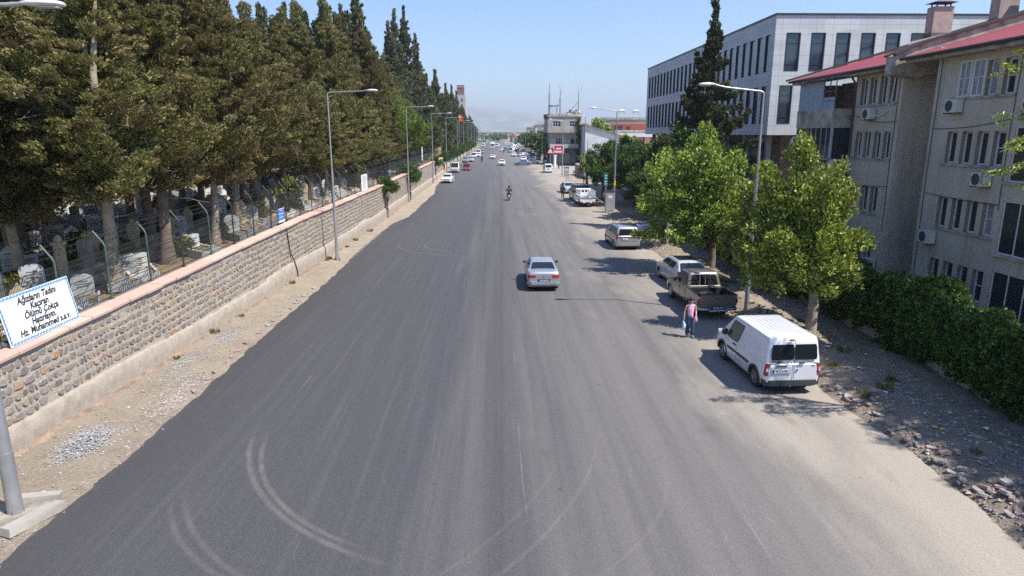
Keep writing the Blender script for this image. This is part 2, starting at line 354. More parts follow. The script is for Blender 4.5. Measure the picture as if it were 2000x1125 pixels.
for i in range(14):
    x = 11.35 + rnd.gauss(0, .3); y = 27.9 + rnd.gauss(0, .5); put_brick(x, y, bz(x, y) + .02 + .05 * rnd.random(), rnd.choice([0, 2, 3]), 'reddish paver tipped at the foot of the near right lamp post', 'pavers heaped round the near right lamp post', .6)
for i in range(16):
    y = 19 + 1.9 * i * .5 + rnd.random(); x = ip(y, LE) - .1 - .3 * rnd.random(); put_brick(x, y, vz(x, y), rnd.choice([4, 4, 0, 2]), 'pale broken block lying on the sandy verge beside the left asphalt edge', 'pale blocks along the left asphalt edge', .2)
# ---------------------------------------------------------------- cemetery terrace
t = NT('cemetery_soil'); c = t.mix(t.ramp(t.noise(.5, 5), [(.4, 0), (.6, 1)]), (.13, .1, .075), (.24, .17, .1)); c = t.mix(t.ramp(t.noise(7, 4), [(.5, 0), (.6, .8)]), c, (.32, .2, .07)); t.fin(c, .95); t.bump(t.noise(9, 4), .7, .08)
g = MB(); P = []
yy = [-15 + 5 * i for i in range(34)] + [170, 220, 300, 420]
for y in yy: P.append([(wx(y) - .75 if k == 0 else wx(y) - .75 - (k ** 1.6) * 3.2, y, cz(min(y, 60)) - .38 + (.25 * fnoise(k * 3, y, .1, 2) if k else 0)) for k in range(10)])
g.grid(P); struct(g.build('terrace_ground', t.m, smooth=80))
cgz = lambda x, y: cz(min(y, 60)) - .38
# ---------------------------------------------------------------- stone wall
WY1 = 133.0
w = MB(); P = []; y = -12.0; MORT = 0
nt = NT('wall_mortar'); nn = nt.noise(14, 5, None, .65)
nt.fin(nt.mix(nt.ramp(nn, [(.35, 0), (.65, 1)]), (.48, .425, .35), (.36, .315, .26)), .95, 0, .15); nt.bump(nt.math('ADD', nn, nt.math('MULTIPLY', nt.noise(50, 3), .6)), .8, .05); MORT = nt.m
st_ = NT('wall_stone'); gi = st_.n.new('ShaderNodeNewGeometry').outputs['Random Per Island']
cc = st_.ramp(gi, [(0, (.19, .17, .16)), (.3, (.29, .255, .22)), (.5, (.15, .14, .14)), (.68, (.35, .29, .215)), (.82, (.22, .195, .175)), (.95, (.34, .26, .16)), (1, (.36, .19, .13))], 'LINEAR')
cc = st_.mix(.6, cc, st_.ramp(st_.noise(18, 4), [(.3, (.3, .3, .3)), (.7, (.75, .75, .75))]), 'OVERLAY'); st_.fin(cc, .9, 0, .2); st_.bump(st_.noise(22, 4), .6, .03); WST = st_.m
y = -12.0
while y < WY1 + .01:
    P.append([(wx(y) - .5, y, 0), (wx(y) - .5, y, cz(y) - .12), (wx(y), y, cz(y) - .12), (wx(y) - .0, y, 0)]); y += 1.0
w.grid(P); wl_ = w.build('stone_wall', MORT, None, 60)
tag(wl_, 'long rubble stone retaining wall with pink coping below the cemetery fence', 'wall')
sm = MB(); y = 8.0; r = random.Random(5)
ph = lambda y: (.78 if y < 33 else .95) + .12 * fnoise(0, y, .25, 31) + .05 * fnoise(0, y, 1.6, 3)      # plinth height
def stone(y0, y1, z0, z1):
    cy, czz = (y0 + y1) / 2, (z0 + z1) / 2; hy, hz = (y1 - y0) / 2, (z1 - z0) / 2; n = 7; ps = []; pr = r.uniform(.012, .04); a0 = r.random()
    for i in range(n):
        a = 2 * PI * (i + a0) / n; k = 1 / max(abs(math.cos(a)), abs(math.sin(a))) ; k = min(k, 1.32) * r.uniform(.8, 1.02)
        ps.append((cy + hy * math.cos(a) * k, czz + hz * math.sin(a) * k))
    rings = []
    for (s, d) in ((1.0, -.01), (.98, pr * .5), (.8, pr)):
        rings.append([(wx(a) + d, a, b) for a, b in [(cy + (p - cy) * s, czz + (q - czz) * s) for p, q in ps]])
    dd = [r.uniform(-.008, .012) for _ in ps]; rings[2] = [(p[0] + e, p[1], p[2]) for p, e in zip(rings[2], dd)]
    sm.loft(rings, 0, True, False); sm.add(rings[2], [tuple(range(n))])
rows = 10
while y < WY1 - .3:
    y += .001
    break
for k in range(11):
    y = 8 + r.random() * .3
    while y < WY1 - .4:
        s = 1 if y < 60 else 1.4
        wd = r.choice([.16, .2, .24, .3, .36, .44]) * r.uniform(.85, 1.1) * s; zt = cz(y) - .2; zb = .35; hh = (3.25 - zb) / 11
        z0 = zt - (k + 1) * hh + .07 * fnoise(k * .3, y, .5, 3); z1 = z0 + hh * r.uniform(.74, 1.02)
        if z0 > ph(y) - .05 and r.random() > .03: stone(y + .012, y + wd - .012, z0 + .012, z1)
        y += wd
so = sm.build('stonework', WST, wl_, 30)
# plinth
p = MB(); P = []; y = -12.0
while y < WY1 - .2:
    h = ph(y); b = .15 + .03 * fnoise(0, y, .8, 4)
    P.append([(wx(y) - .02, y, h + .02), (wx(y) + .05, y, h + .02), (wx(y) + b * .85, y, h - .06), (wx(y) + b, y, h * .5), (wx(y) + b + .03, y, -.02)]); y += .25
p.grid(P); nt = NT('plinth_render'); nn = nt.noise(3, 5, None, .6)
nt.fin(nt.mix(nt.ramp(nn, [(.35, 0), (.68, 1)]), (.41, .355, .29), (.30, .26, .215)), .95, 0, .15); nt.bump(nt.noise(26, 5, None, .7), .9, .04)
p.build('plinth', nt.m, wl_, 60)
b = MB(); P = []; y = 4.0
while y < 110:
    q = wx(y) + .16; w_ = .16 + .1 * fnoise(0, y, 1.3, 41); P.append([(q - .05, y, vz(q, y) + .05), (q + w_ * .6, y, max(.0, vz(q + w_ * .6, y)) + .025), (q + w_ + .05, y, max(0, vz(q + w_, y)) - .02)]); y += .3
b.grid(P); struct(b.build('foot_shadow_strip', M('shadow_line_brown', (.16, .11, .08), .95, 0, .3, 3, .8, 20, c2=(.3, .22, .16))))  # dark strip painting in the shadow and crack line at the wall foot
# coping slabs
cp = MB(); y = -12.0; r = random.Random(8)
while y < WY1:
    L_ = .98; y1 = y + L_; 
    for (a, b, c0, c1) in ((y + .006, y1 - .006, 0, 0),):
        xa, xb, za, zb = wx(a), wx(b), cz(a) + r.uniform(-.004, .004), cz(b)
        vs = []; jx = r.uniform(-.02, .03); za += r.uniform(-.01, .01)
        for (yy_, xx, zz) in ((a, xa, za), (b, xb, zb)): vs += [(xx - .42, yy_, zz - .1), (xx + .09 + jx, yy_, zz - .1), (xx + .09 + jx, yy_, zz - .03), (xx + .075 + jx, yy_, zz), (xx - .42, yy_, zz + .02)]
        cp.add(vs, [(0, 1, 2, 3, 4), (9, 8, 7, 6, 5), (0, 5, 6, 1), (1, 6, 7, 2), (2, 7, 8, 3), (3, 8, 9, 4), (4, 9, 5, 0)], 0)
    y = y1
nt = NT('pink_coping'); gi = nt.n.new('ShaderNodeNewGeometry').outputs['Random Per Island']
c = nt.ramp(gi, [(0, (.5, .29, .235)), (.35, (.52, .38, .30)), (.7, (.46, .25, .205)), (1, (.54, .43, .35))]); c = nt.mix(nt.ramp(nt.noise(4, 5), [(.4, 0), (.7, .6)]), c, (.42, .34, .29)); nt.fin(c, .85); nt.bump(nt.noise(30, 3), .3, .01)
cp.build('coping', nt.m, wl_)
b = MB(); y = -12
while y < WY1: b.add([(wx(y) - .7, y, cz(y) - .6), (wx(y) - .425, y, cz(y) - .6), (wx(y) - .425, y, cz(y) - .02), (wx(y) - .7, y, cz(y) - .02), (wx(y + 1) - .7, y + 1, cz(y + 1) - .6), (wx(y + 1) - .425, y + 1, cz(y + 1) - .6), (wx(y + 1) - .425, y + 1, cz(y + 1) - .02), (wx(y + 1) - .7, y + 1, cz(y + 1) - .02)], [(3, 2, 6, 7), (2, 1, 5, 6), (0, 3, 7, 4)]); y += 1
b.build('back_ledge', M('ledge_concrete', (.36, .31, .27), .95, bump=.5), wl_)
b = MB()
for (yc, z0) in ((36.3, 1.0), (36.3, 1.0)):
    pts = [(wx(36.3) + .03, 36.1, 2.95), (wx(36.3) + .06, 36.2, 2.2), (wx(36.4) + .06, 36.35, 1.6), (wx(36.5) + .13, 36.7, 1.1), (wx(37) + .19, 36.9, .5), (wx(37) + .2, 36.95, .05)]
b.tube(pts, .035, 5); b.build('crack', M('crack_dark', (.05, .045, .04), 1), wl_)
# ---------------------------------------------------------------- fence
GM = M('fence_green', (.022, .075, .055), .5, 0, .2, 6, c2=(.09, .12, .1)); DK = M('fence_dark', (.03, .035, .035), .5)
fx = lambda y: wx(y) - .55
fe = thing('fence', 'green welded mesh fence with bent posts and barbed wire on the stone wall', 'fence', (0, 0, 0))
pm = MB(); pm.cyl((0, 0, -.1), (0, 0, 1.75), .032, n=6); pm.tube([(0, 0, 1.72), (-.05, 0, 1.85), (-.32, 0, 2.22)], [.032, .032, .028], 6); pm.box(-.07, .07, -.07, .07, -.02, .012)
pmesh = pm.mesh('post', GM, 40)
pmesh2 = pm.mesh('post', DK, 40)
PS = 2.36; wire = {}
def wire_mesh(dens, n, dx=0, dz=0):
    b = MB(); hw = .0095
    for i in range(n):
        y = PS * (i + .5) / n; pts = [(0, 0), (0, .42), (.035, .47), (0, .52), (0, 1.12), (.035, 1.17), (0, 1.22), (0, 1.6)]
        for (xa, za), (xb, zb) in zip(pts, pts[1:]): b.add([(xa, y - hw, za), (xa, y + hw, za), (xb, y + hw, zb), (xb, y - hw, zb)], [(0, 1, 2, 3)])
    for z in (.05, .25, .42, .52, .72, .92, 1.12, 1.22, 1.42, 1.58): b.box(-.005, .005, .02, PS - .02, z, z + .02)
    for k, (x, z) in enumerate(((-.08, 1.86), (-.18, 2.0), (-.28, 2.14))):
        b.box(x - .006, x + .006, 0, PS, z, z + .012)
        for i in range(10): b.cbox(x, PS * (i + .5) / 10, z, .05, .004, .05, 0, 0, 0, .7)
    return b
def sheared(b, y, name, mat, parent):
    x0, x1, z0, z1 = fx(y), fx(y + PS), cz(y), cz(y + PS); V = [(lerp(x0, x1, p[1] / PS) + p[0], y + p[1], lerp(z0, z1, p[1] / PS) + p[2]) for p in b.v]
    c = MB(); c.add(V, b.f); return c.build(name, mat, parent)
wb1 = wire_mesh(1, 42); wb2 = wire_mesh(1, 24); y = 9.6; i = 0
while y < 132:
    o = link('post', pmesh if (y < 30 and i % 4 != 3) else pmesh2, fe, (fx(y), y, cz(y))); o.scale = (1, 1, 1)
    sheared(wb1 if y < 60 else wb2, y, 'mesh_panel', GM if y > 70 else DK, fe); y += PS; i += 1
# ---------------------------------------------------------------- signs on the fence
WHT = M('sign_white', (.78, .8, .82), .45, var=.03); BLU = M('sign_blue', (.08, .28, .6), .5); BLK = M('ink_black', (.03, .03, .035), .6); RED = M('sign_red', (.55, .03, .05), .5)
def text(body, size, mat, parent, m, name='lettering', shear=0, off=0, ext=.002, ax='CENTER', sx=1, lw=1):
    c = bpy.data.curves.new(name, 'FONT'); c.body = body; c.size = size; c.shear = shear; c.offset = off; c.extrude = ext; c.align_x = ax; c.align_y = 'CENTER'; c.resolution_u = 2
    t_o = bpy.data.objects.new(name, c); me = bpy.data.meshes.new_from_object(t_o); bpy.data.objects.remove(t_o); bpy.data.curves.remove(c)
    me.materials.clear(); me.materials.append(mat); o = link(name, me, parent); o.matrix_local = m @ Matrix.Diagonal((sx, 1, 1, 1)); return o
RX = Matrix.Rotation(PI / 2, 4, 'X')
FACE_X = Matrix.Rotation(PI / 2, 4, 'Z') @ RX           # text facing +X, reading towards +Y
y0, y1 = 16.55, 19.25; yc = (y0 + y1) / 2
sg = thing('sign', 'large white sign with blue ornamental border and black Turkish lettering leaning on the fence', 'sign', (wx(yc) - .18, yc, cz(yc) + .02), math.atan2(-(wx(y1) - wx(y0)), y1 - y0))
sg.rotation_euler[0] = math.atan2(cz(y1) - cz(y0), y1 - y0) * .9; sg.rotation_euler[1] = R(-9)
b = MB(); b.box(-.025, 0, -1.35, 1.35, 0, 1.28); b.build('board', WHT, sg)
b = MB(); r = random.Random(2)
def band(a0, a1, n, horiz, c0):
    for i in range(n):
        t0 = lerp(a0, a1, i / n); t1 = lerp(a0, a1, (i + 1) / n); m = (t0 + t1) / 2; w_ = (t1 - t0)
        k = .028 if i % 2 else .016
        for (u, vv, s) in ((m, c0, k), (m + w_ * .35, c0 + (.018 if i % 2 else -.018), .013)):
            ring = [(u + s * 1.5 * math.cos(a * PI / 3), vv + s * math.sin(a * PI / 3)) for a in range(6)]
            pts = [(.004, p, q) if horiz else (.004, q, p) for p, q in ring]
            if not horiz: pts = pts[::-1]
            b.add(pts, [tuple(range(6))])
band(-1.3, 1.3, 44, True, .055); band(-1.3, 1.3, 44, True, 1.225); band(.05, 1.23, 20, False, -1.295); band(.05, 1.23, 20, False, 1.295)
for (a, bb, c0, d) in ((-1.33, 1.33, .012, .022), (-1.33, 1.33, 1.258, 1.268), (-1.22, 1.22, .1, .108), (-1.22, 1.22, 1.172, 1.18)): b.add([(.0035, a, c0), (.0035, bb, c0), (.0035, bb, d), (.0035, a, d)], [(0, 1, 2, 3)])
for (a, bb) in ((-1.33, -1.318), (1.318, 1.33), (-1.22, -1.212), (1.212, 1.22)): b.add([(.0045, a, .02), (.0045, bb, .02), (.0045, bb, 1.26), (.0045, a, 1.26)], [(0, 1, 2, 3)])
b.build('border', BLU, sg)
for k, s in enumerate(('Ağızların Tadını', 'Kaçıran', 'Ölümü Çokça', 'Hatırlayın.', 'Hz. Muhammed s.a.v.')):
    text(s, .255, BLK, sg, Matrix.Translation((.006, .02, 1.055 - k * .208)) @ FACE_X, shear=.3, off=.0075, sx=.9)
def small_sign(nm, lab, y, z0, w_, h_, rows, bmat, tmat, size, cat='sign'):
    """too small in the photograph to be read: rows of short dark strokes"""
    s = thing(nm, lab, cat, (fx(y) + .09, y, cz(y) + z0), math.atan2(-(wx(y + 1) - wx(y)), 1))
    b = MB(); b.box(-.012, 0, -w_ / 2, w_ / 2, 0, h_); b.build('board', bmat, s); r = random.Random(int(y)); b = MB()
    for k, f_ in enumerate(rows):
        z = h_ * (.86 - .72 * k / max(1, len(rows) - 1)); x = -f_ * w_ / 2
        while x < f_ * w_ / 2:
            l = size * r.uniform(.3, 1.1); l = min(l, f_ * w_ / 2 - x + .01)
            for q in range(max(1, int(l / (size * .28)))): b.cbox(.002, x + q * size * .28, z + r.uniform(-.008, .008), .004, size * .12, size * r.uniform(.55, .8)); b.cbox(.002, x + q * size * .28, z + r.choice([-.3, 0, .3]) * size, .004, size * .26, size * .14)
            x += l + size * .22
    b.build('lettering', tmat, s); return s
s = small_sign('sign', 'small blue notice panel with white lines of text on the fence foot', 36.9, .08, .95, .78, [.4, .75, .7, .5], M('panel_blue', (.05, .2, .55), .5), WHT, .09)
b = MB(); b.box(.001, .004, -.45, .45, .03, .12); b.box(.001, .004, -.46, .46, .74, .77); b.build('stripe', WHT, s); b = MB(); b.box(.001, .005, .24, .36, .55, .7); b.build('mark', RED, s)
small_sign('sign', 'upright white notice board with black text on the fence beyond the near lamp post', 57.6, .02, 2.3, 1.3, [.6, .8, .8, .45, .55, .6, .7], WHT, M('ink_soft', (.2, .2, .2), .7), .13)
small_sign('sign', 'distant small blue panel on the mesh fence', 70.5, .25, 1.0, .7, [.7, .6], M('panel_blue'), WHT, .12)
small_sign('sign', 'distant narrow white notice high on the mesh fence', 101, .7, 1.3, 2.0, [.6, .7, .6], WHT, BLK, .2)
# ---------------------------------------------------------------- foliage
def leafmat(name, stops, trans=.25, rough=.6, objvar=.15, nz=None):
    t = NT(name); g_ = t.n.new('ShaderNodeNewGeometry'); oi = t.n.new('ShaderNodeObjectInfo')
    c = t.ramp(g_.outputs['Random Per Island'], stops)
    if nz: c = t.mix(t.ramp(t.noise(nz[0], 3), [(.42, 0), (.6, nz[2])]), c, nz[1])
    hv = t.n.new('ShaderNodeHueSaturation'); t.lk(c, hv.inputs['Color']); t.val(t.math('ADD', 1 - objvar, t.math('MULTIPLY', oi.outputs['Random'], objvar * 2)), hv.inputs['Value'])
    t.val(t.math('ADD', .49, t.math('MULTIPLY', oi.outputs['Random'], .02)), hv.inputs['Hue'])
    t.lk(hv.outputs[0], t.b.inputs['Base Color']); t.b.inputs['Roughness'].default_value = rough; t.b.inputs['Specular IOR Level'].default_value = .3
    tr = t.n.new('ShaderNodeBsdfTranslucent'); t.lk(hv.outputs[0], tr.inputs[0]); mx = t.n.new('ShaderNodeMixShader'); mx.inputs[0].default_value = trans
    t.lk(t.b.outputs[0], mx.inputs[1]); t.lk(tr.outputs[0], mx.inputs[2]); t.lk(mx.outputs[0], t.out.inputs[0]); return t.m
def leaves(rs, cen, rad, out, n, L_, Wd, up=.3, ou=.6, rn=.7, shell=.55, flat=0):
    """cen (K,3), rad (K,3) semi-axes, out (K,3) outward dir -> (K*n,4,3) rhombic leaves"""
    K = len(cen); u = rs.normal(size=(K, n, 3)); u /= np.linalg.norm(u, axis=2, keepdims=True)
    rr = (shell + (1 - shell) * rs.rand(K, n, 1)); p = cen[:, None] + u * rr * rad[:, None]
    d = out[:, None] * ou + u * .35 + np.array([0, 0, up]) + rs.normal(size=(K, n, 3)) * rn; d /= np.linalg.norm(d, axis=2, keepdims=True)
    q = rs.normal(size=(K, n, 3)); q[:, :, 2] *= (1 - flat); s = np.cross(d, q); s /= np.linalg.norm(s, axis=2, keepdims=True) + 1e-9
    l = L_ * (.6 + .8 * rs.rand(K, n, 1)); w = Wd * (.6 + .8 * rs.rand(K, n, 1))
    nrm = np.cross(d, s)
    a = p - d * l * .5; b = p + s * w * .5 + nrm * w * .15; c = p + d * l * .5; e = p - s * w * .5 + nrm * w * .15
    return np.stack([a, b, c, e], 2).reshape(-1, 4, 3)
CYP = leafmat('cypress_foliage', [(0, (.05, .075, .016)), (.3, (.11, .135, .026)), (.55, (.18, .19, .045)), (.72, (.25, .205, .09)), (.88, (.36, .275, .15)), (1, (.14, .19, .036))], .32, .7, .2, (.42, (.24, .165, .09), .5))
CYPD = leafmat('far_cypress_foliage', [(0, (.045, .07, .03)), (.4, (.08, .105, .04)), (.7, (.13, .145, .06)), (1, (.17, .155, .09))], .2, .75, .15)
BARK = M('bark', (.22, .17, .125), .95, 0, .25, 2.5, .7, 18, c2=(.12, .09, .07))
BARKP = M('bark_pale', (.4, .34, .25), .95, 0, .25, 2.5, .5, 14, c2=(.24, .2, .14))
def cypress_crown(seed, H, Rm, nb, ncl, npc, L_, Wd, mat=None, ragged=.3, cs=1.0, up=.75, pw=1.7):
    """ascending branches, each carrying a string of foliage tufts: lobed outline with gaps"""
    rs = np.random.RandomState(seed); cen = []; out = []; rad = []
    for b in range(nb):
        t = (b + rs.rand()) / nb; prof = (1 - t ** pw) * (.7 + .3 * min(1, t * 4)) * Rm + .2; ln = prof * rs.uniform(1 - ragged * 1.6, 1 + ragged * .6); a = rs.rand() * 6.283
        z0 = t * H * .97; d = np.array([math.cos(a), math.sin(a), up + .5 * rs.rand()])
        for k in range(ncl):
            f_ = (.25 + .75 * (k + .5) / ncl); sc = (.62 - .3 * f_) * cs * (1 - .4 * t) * rs.uniform(.75, 1.2)
            cen.append(np.array([d[0] * ln * f_, d[1] * ln * f_, z0 + d[2] * ln * f_ ** 1.4 * .8 - .3]) + rs.normal(size=3) * .16); out.append([d[0], d[1], .8]); rad.append([sc, sc, sc * .85])
    V = leaves(rs, np.array(cen), np.array(rad), np.array(out), npc, L_, Wd, .6, .75, .5, .5)
    k = 16; zt = H + np.linspace(-1.0, 1.2, k); cen2 = np.stack([rs.normal(size=k) * .07, rs.normal(size=k) * .07, zt], 1)
    V2 = leaves(rs, cen2, np.full((k, 3), .24), np.tile([[0, 0, 1.]], (k, 1)), npc // 2, L_, Wd, .8, .3, .5)
    return npmesh('crown', np.concatenate([V, V2]), 4, [mat or CYP])
def trunk_mesh(seed, h, r0, r1, lean=.3, fork=False, mat=BARK, stubs=8, name='trunk'):
    r = random.Random(seed); b = MB(); pts = []; rs = []; dx, dy = r.uniform(-lean, lean), r.uniform(-lean, lean); n = 9
    for i in range(n):
        t = i / (n - 1); pts.append((dx * t + .08 * math.sin(5 * t + seed), dy * t + .08 * math.cos(4 * t + seed), h * t - .15)); rs.append(lerp(r0, r1, t ** .8) * r.uniform(.93, 1.07) * (1.3 if i == 0 else 1))
    b.tube(pts, rs, 9)
    if fork: b.tube([(pts[3][0], pts[3][1], pts[3][2]), (pts[3][0] - .55, pts[3][1] + .2, pts[4][2]), (pts[3][0] - .75, pts[3][1] + .3, pts[6][2]), (pts[3][0] - .9, 0, pts[8][2])], [r0 * .7, r0 * .6, r0 * .45, .05], 8)
    for i in range(stubs):
        z = h * r.uniform(.25, .95); k = z / h * (n - 1); j = min(n - 2, int(k)); P_ = Vector(pts[j]).lerp(Vector(pts[j + 1]), k - j); a = r.uniform(0, 6.28); l = r.uniform(.5, 1.6)
        b.tube([P_, P_ + Vector((math.cos(a) * l * .5, math.sin(a) * l * .5, .1 * l)), P_ + Vector((math.cos(a) * l, math.sin(a) * l, .35 * l))], [r1 * .45 + .012, .02, .008], 4)
    return b.mesh(name, mat, 50)
CV = [cypress_crown(11 + i, 12.0, 2.9 + .35 * (i % 3), 140, 6, 96, .19, .075, ragged=.36) for i in range(4)]
CYPG = leafmat('grey_cypress_foliage', [(0, (.05, .07, .03)), (.4, (.105, .125, .055)), (.7, (.18, .185, .10)), (1, (.28, .24, .16))], .25, .75, .15)
CS = [cypress_crown(31 + i, 17.0, 2.4 + .3 * i, 140, 4, 76, .32, .12, CYPG, ragged=.42, cs=1.05) for i in range(3)]
CF = [cypress_crown(51 + i, 14.0, 3.6, 90, 5, 30, .6, .24, CYPD, cs=1.35, ragged=.45) for i in range(3)]
TR = [trunk_mesh(i, 15.5, .22 + .04 * (i % 3), .05, .4, i == 1, BARKP if i < 2 else BARK) for i in range(5)]
def cypress(x, y, z0, kind, scale, cb, lab, grp, k=None, rz=None, tr=True, ti=None):
    arr = {'n': CV, 's': CS, 'f': CF}[kind]; k = rnd.randrange(len(arr)) if k is None else k
    o = thing('cypress_tree', lab, 'tree', (x, y, z0), rnd.uniform(0, 6.28) if rz is None else rz, grp)
    sc3 = scale if isinstance(scale, tuple) else (scale,) * 3; ht = cb + {'n': 12, 's': 17, 'f': 14}[kind] * sc3[2]
    if tr: link('trunk', TR[rnd.randrange(5) if ti is None else ti], o).scale = (1, 1, min(1.3, ht * .93 / 15.5))
    c = link('crown', arr[k], o, (0, 0, cb)); c.scale = sc3
    return o
G1 = 'cypresses along the cemetery wall'; G2 = 'cypresses deeper in the cemetery'; G3 = 'cypresses further down the cemetery edge'
L1 = 'big brownish-green cypress in the near block of trees above the gravestones'
YT = [(-400, -200), (0, -150), (430, -60), (500, 15), (530, -5), (565, 40), (590, -5), (625, 25), (650, -5), (690, 40), (712, -12), (738, 95), (752, 150), (775, 60), (800, 60), (840, 150), (870, 175), (905, 215), (950, 240)]
def cap_z(x, y):
    px = 972 + 1300 * x / y; return 8 + y * math.tan(math.atan((562.5 - ip(px, YT)) / 1300) - R(13.1))
near = [(-14.0, 24.2, 4.4, 1.05, 1), (-18.0, 25.1, 3.6, 1.1, 0), (-14.2, 28.5, 4.2, 1.0, 2), (-13.9, 32.8, 4.1, 1.02, 0), (-14.2, 36.6, 4.0, 1.05, 3), (-16.8, 32.4, 4.3, 1.15, 2),
        (-17.2, 17.5, 3.8, 1.05, 2), (-20.5, 20.5, 3.6, 1.2, 4), (-14.6, 41, 4.0, 1.05, 3), (-16.9, 44.5, 3.8, 1.15, 4), (-14.5, 46, 4.0, 1.08, 2), (-17, 38.5, 4.0, 1.1, 3), (-20.5, 29, 4, 1.2, 4),
        (-24, 25, 3.8, 1.25, 3), (-23.1, 34, 4, 1.3, 2), (-20, 36.5, 4.1, 1.25, 3), (-19.5, 42, 4, 1.2, 4), (-27.5, 30, 3.8, 1.35, 3), (-21.5, 15.5, 3.8, 1.15, 3)]
ORD = ['first', 'second', 'third', 'fourth', 'fifth', 'sixth', 'seventh', 'eighth', 'ninth', 'tenth', 'eleventh', 'twelfth']
frow = sorted([q[1] for q in near if q[0] > -15])
for i, (x, y, cb, s, ti) in enumerate(near):
    lab = {0: 'cypress with a thick pale forked trunk right behind the large white sign', 1: 'cypress with pale trunk behind the left end of the large white sign',
           3: 'cypress whose bare trunk stands against the fence left of the blue notice panel'}.get(i, ('front-row cypress, %s along the fence counted from the large white sign' % ORD[frow.index(y)]) if x > -15 else L1)
    cb -= 1.1; hz_ = min(s * rnd.uniform(.98, 1.12), (cap_z(x, y) - cgz(x, y) - cb) / 13.2); cypress(x, y, cgz(x, y), 'n', (s, s, hz_), cb, lab, G1, ti=ti, rz=(2.6 if i == 0 else None))
r = random.Random(21); cand = []
# second stretch: y 48..150, front row and depth
fr = [(-14.3, 51.2, 1.0), (-15.8, 55.5, 1.1), (-14.4, 60.5, 1.05), (-15.8, 66, 1.1), (-14.6, 76, 1.15), (-15.8, 71, 1.1), (-15, 82, 1.1), (-15.3, 87, 1.15), (-15, 93, 1.2)]
for i, (x, y, s) in enumerate(fr): cypress(x, y, cgz(x, y), 'n', (s, s, (cap_z(x, y) - cgz(x, y) - 2.9) / 13.2), 2.9, 'tall grey-green cypress, %s in the stretch beyond the blue notice panel' % ORD[i], G1)
for (x, y, top, k) in ((-15.2, 77.5, 23.2, 0), (-17.5, 80, 22.0, 1), (-15.5, 101, 23.5, 1), (-15.8, 109, 26.5, 0), (-15.4, 117, 28.3, 2), (-15.2, 131, 26.0, 0)):
    s = (top - 2.9 - 4.5) / 18.3; cypress(x, y, cgz(x, y), 's', (min(s, .95) * 1.05, min(s, .95) * 1.05, s), 4.5, 'slender spire-topped cypress on the skyline, %s of the spires from the left' % ORD[(77.5, 80, 101, 109, 117, 131).index(y)], 'spire-topped cypresses', k=k)
for i in range(75):
    y = 20 + 110 * r.random(); x = -18.5 - 24 * r.random() ** 1.2 
    if any((x - a) ** 2 + (y - b) ** 2 < 7 for a, b in cand) or any((x - q[0]) ** 2 + (y - q[1]) ** 2 < 6 for q in near): continue
    if x < -.95 * y: continue
    cand.append((x, y)); s = r.uniform(1.1, 1.35) * (1 + max(0, y - 50) / 220)
    hz_ = min(s * 1.05, (cap_z(x, y) - .4 - cgz(x, y) - 3.9) / (13.2 if y < 70 else 15.2)); cypress(x, y, cgz(x, y), 'n' if y < 70 else 'f', (s, s, hz_), 3.9, 'cypress standing back among the graves behind the front trees', G2)
far = []
for y in range(96, 165, 6): far.append((-14.9 + r.uniform(-.5, .5), y, 15.5 + r.uniform(-2, 2)))
for y in range(138, 420, 9): far.append((-14.8 - r.uniform(0, 3), y, ip(y, [(138, 18.5), (151, 20), (165, 22), (208, 25), (240, 23), (283, 20.5), (363, 17), (420, 16)]) * r.uniform(.84, 1.04)))
for y in range(140, 420, 14): far.append((-22 - r.uniform(0, 9), y, ip(y, [(140, 21), (280, 20), (420, 17)]) * r.uniform(.8, 1.05)))
for (x, y, top) in far:
    s = (top - .8 - (4.2 if y < 133 else 0)) / 15.3; q = cypress(x, y, cgz(x, y) if y < 133 else .0, 'f', (1.15, 1.15, s), 1.2 if y < 133 else .8, 'small far-off cypress in the row receding along the left side of the road', G3)
for i, (x, y) in enumerate(((-13.6, 53), (-13.9, 59.5), (-13.5, 69), (-13.8, 74.5), (-13.4, 81.5), (-13.6, 97), (-13.5, 104), (-13.8, 112), (-13.5, 121))):
    o = thing('bushy_conifer', 'broad low conifer under the taller cypresses, %s of these along the fence' % ORD[i], 'tree', (x, y, cgz(x, y)), i * 1.3, 'low conifers leaning over the fence'); link('trunk', TR[i % 5], o).scale = (1, 1, .35)
    link('crown', (CV if i < 5 else CF)[i % 3], o, (0, 0, 1.9)).scale = (1.0, 1.0, .48)
b = MB(); r2 = random.Random(6); DB = M('dead_wood', (.3, .26, .22), .95)
for k in range(26):
    p = Vector((0, 0, r2.uniform(-1.2, 1.4))); a = r2.uniform(-1.6, .6); l = r2.uniform(1.2, 2.6); d = Vector((math.cos(a), math.sin(a), r2.uniform(-.15, .4))); b.tube([p, p + d * l * .5 + Vector((0, 0, .1)), p + d * l], [.022, .012, .004], 4)
    for q in range(4): e = p + d * l * r2.uniform(.3, .95); b.tube([e, e + Vector((r2.uniform(-.5, .5), r2.uniform(-.5, .5), r2.uniform(-.2, .5)))], [.008, .003], 3)
dm = b.mesh('dead_branches', DB)
for o_ in [q for q in list(COL.objects) if q.name.startswith('cypress_tree')][:12]:
    link('dead_branches', dm, o_, (0, 0, r2.uniform(3.6, 6.5))).rotation_euler = (0, 0, r2.uniform(0, 6))
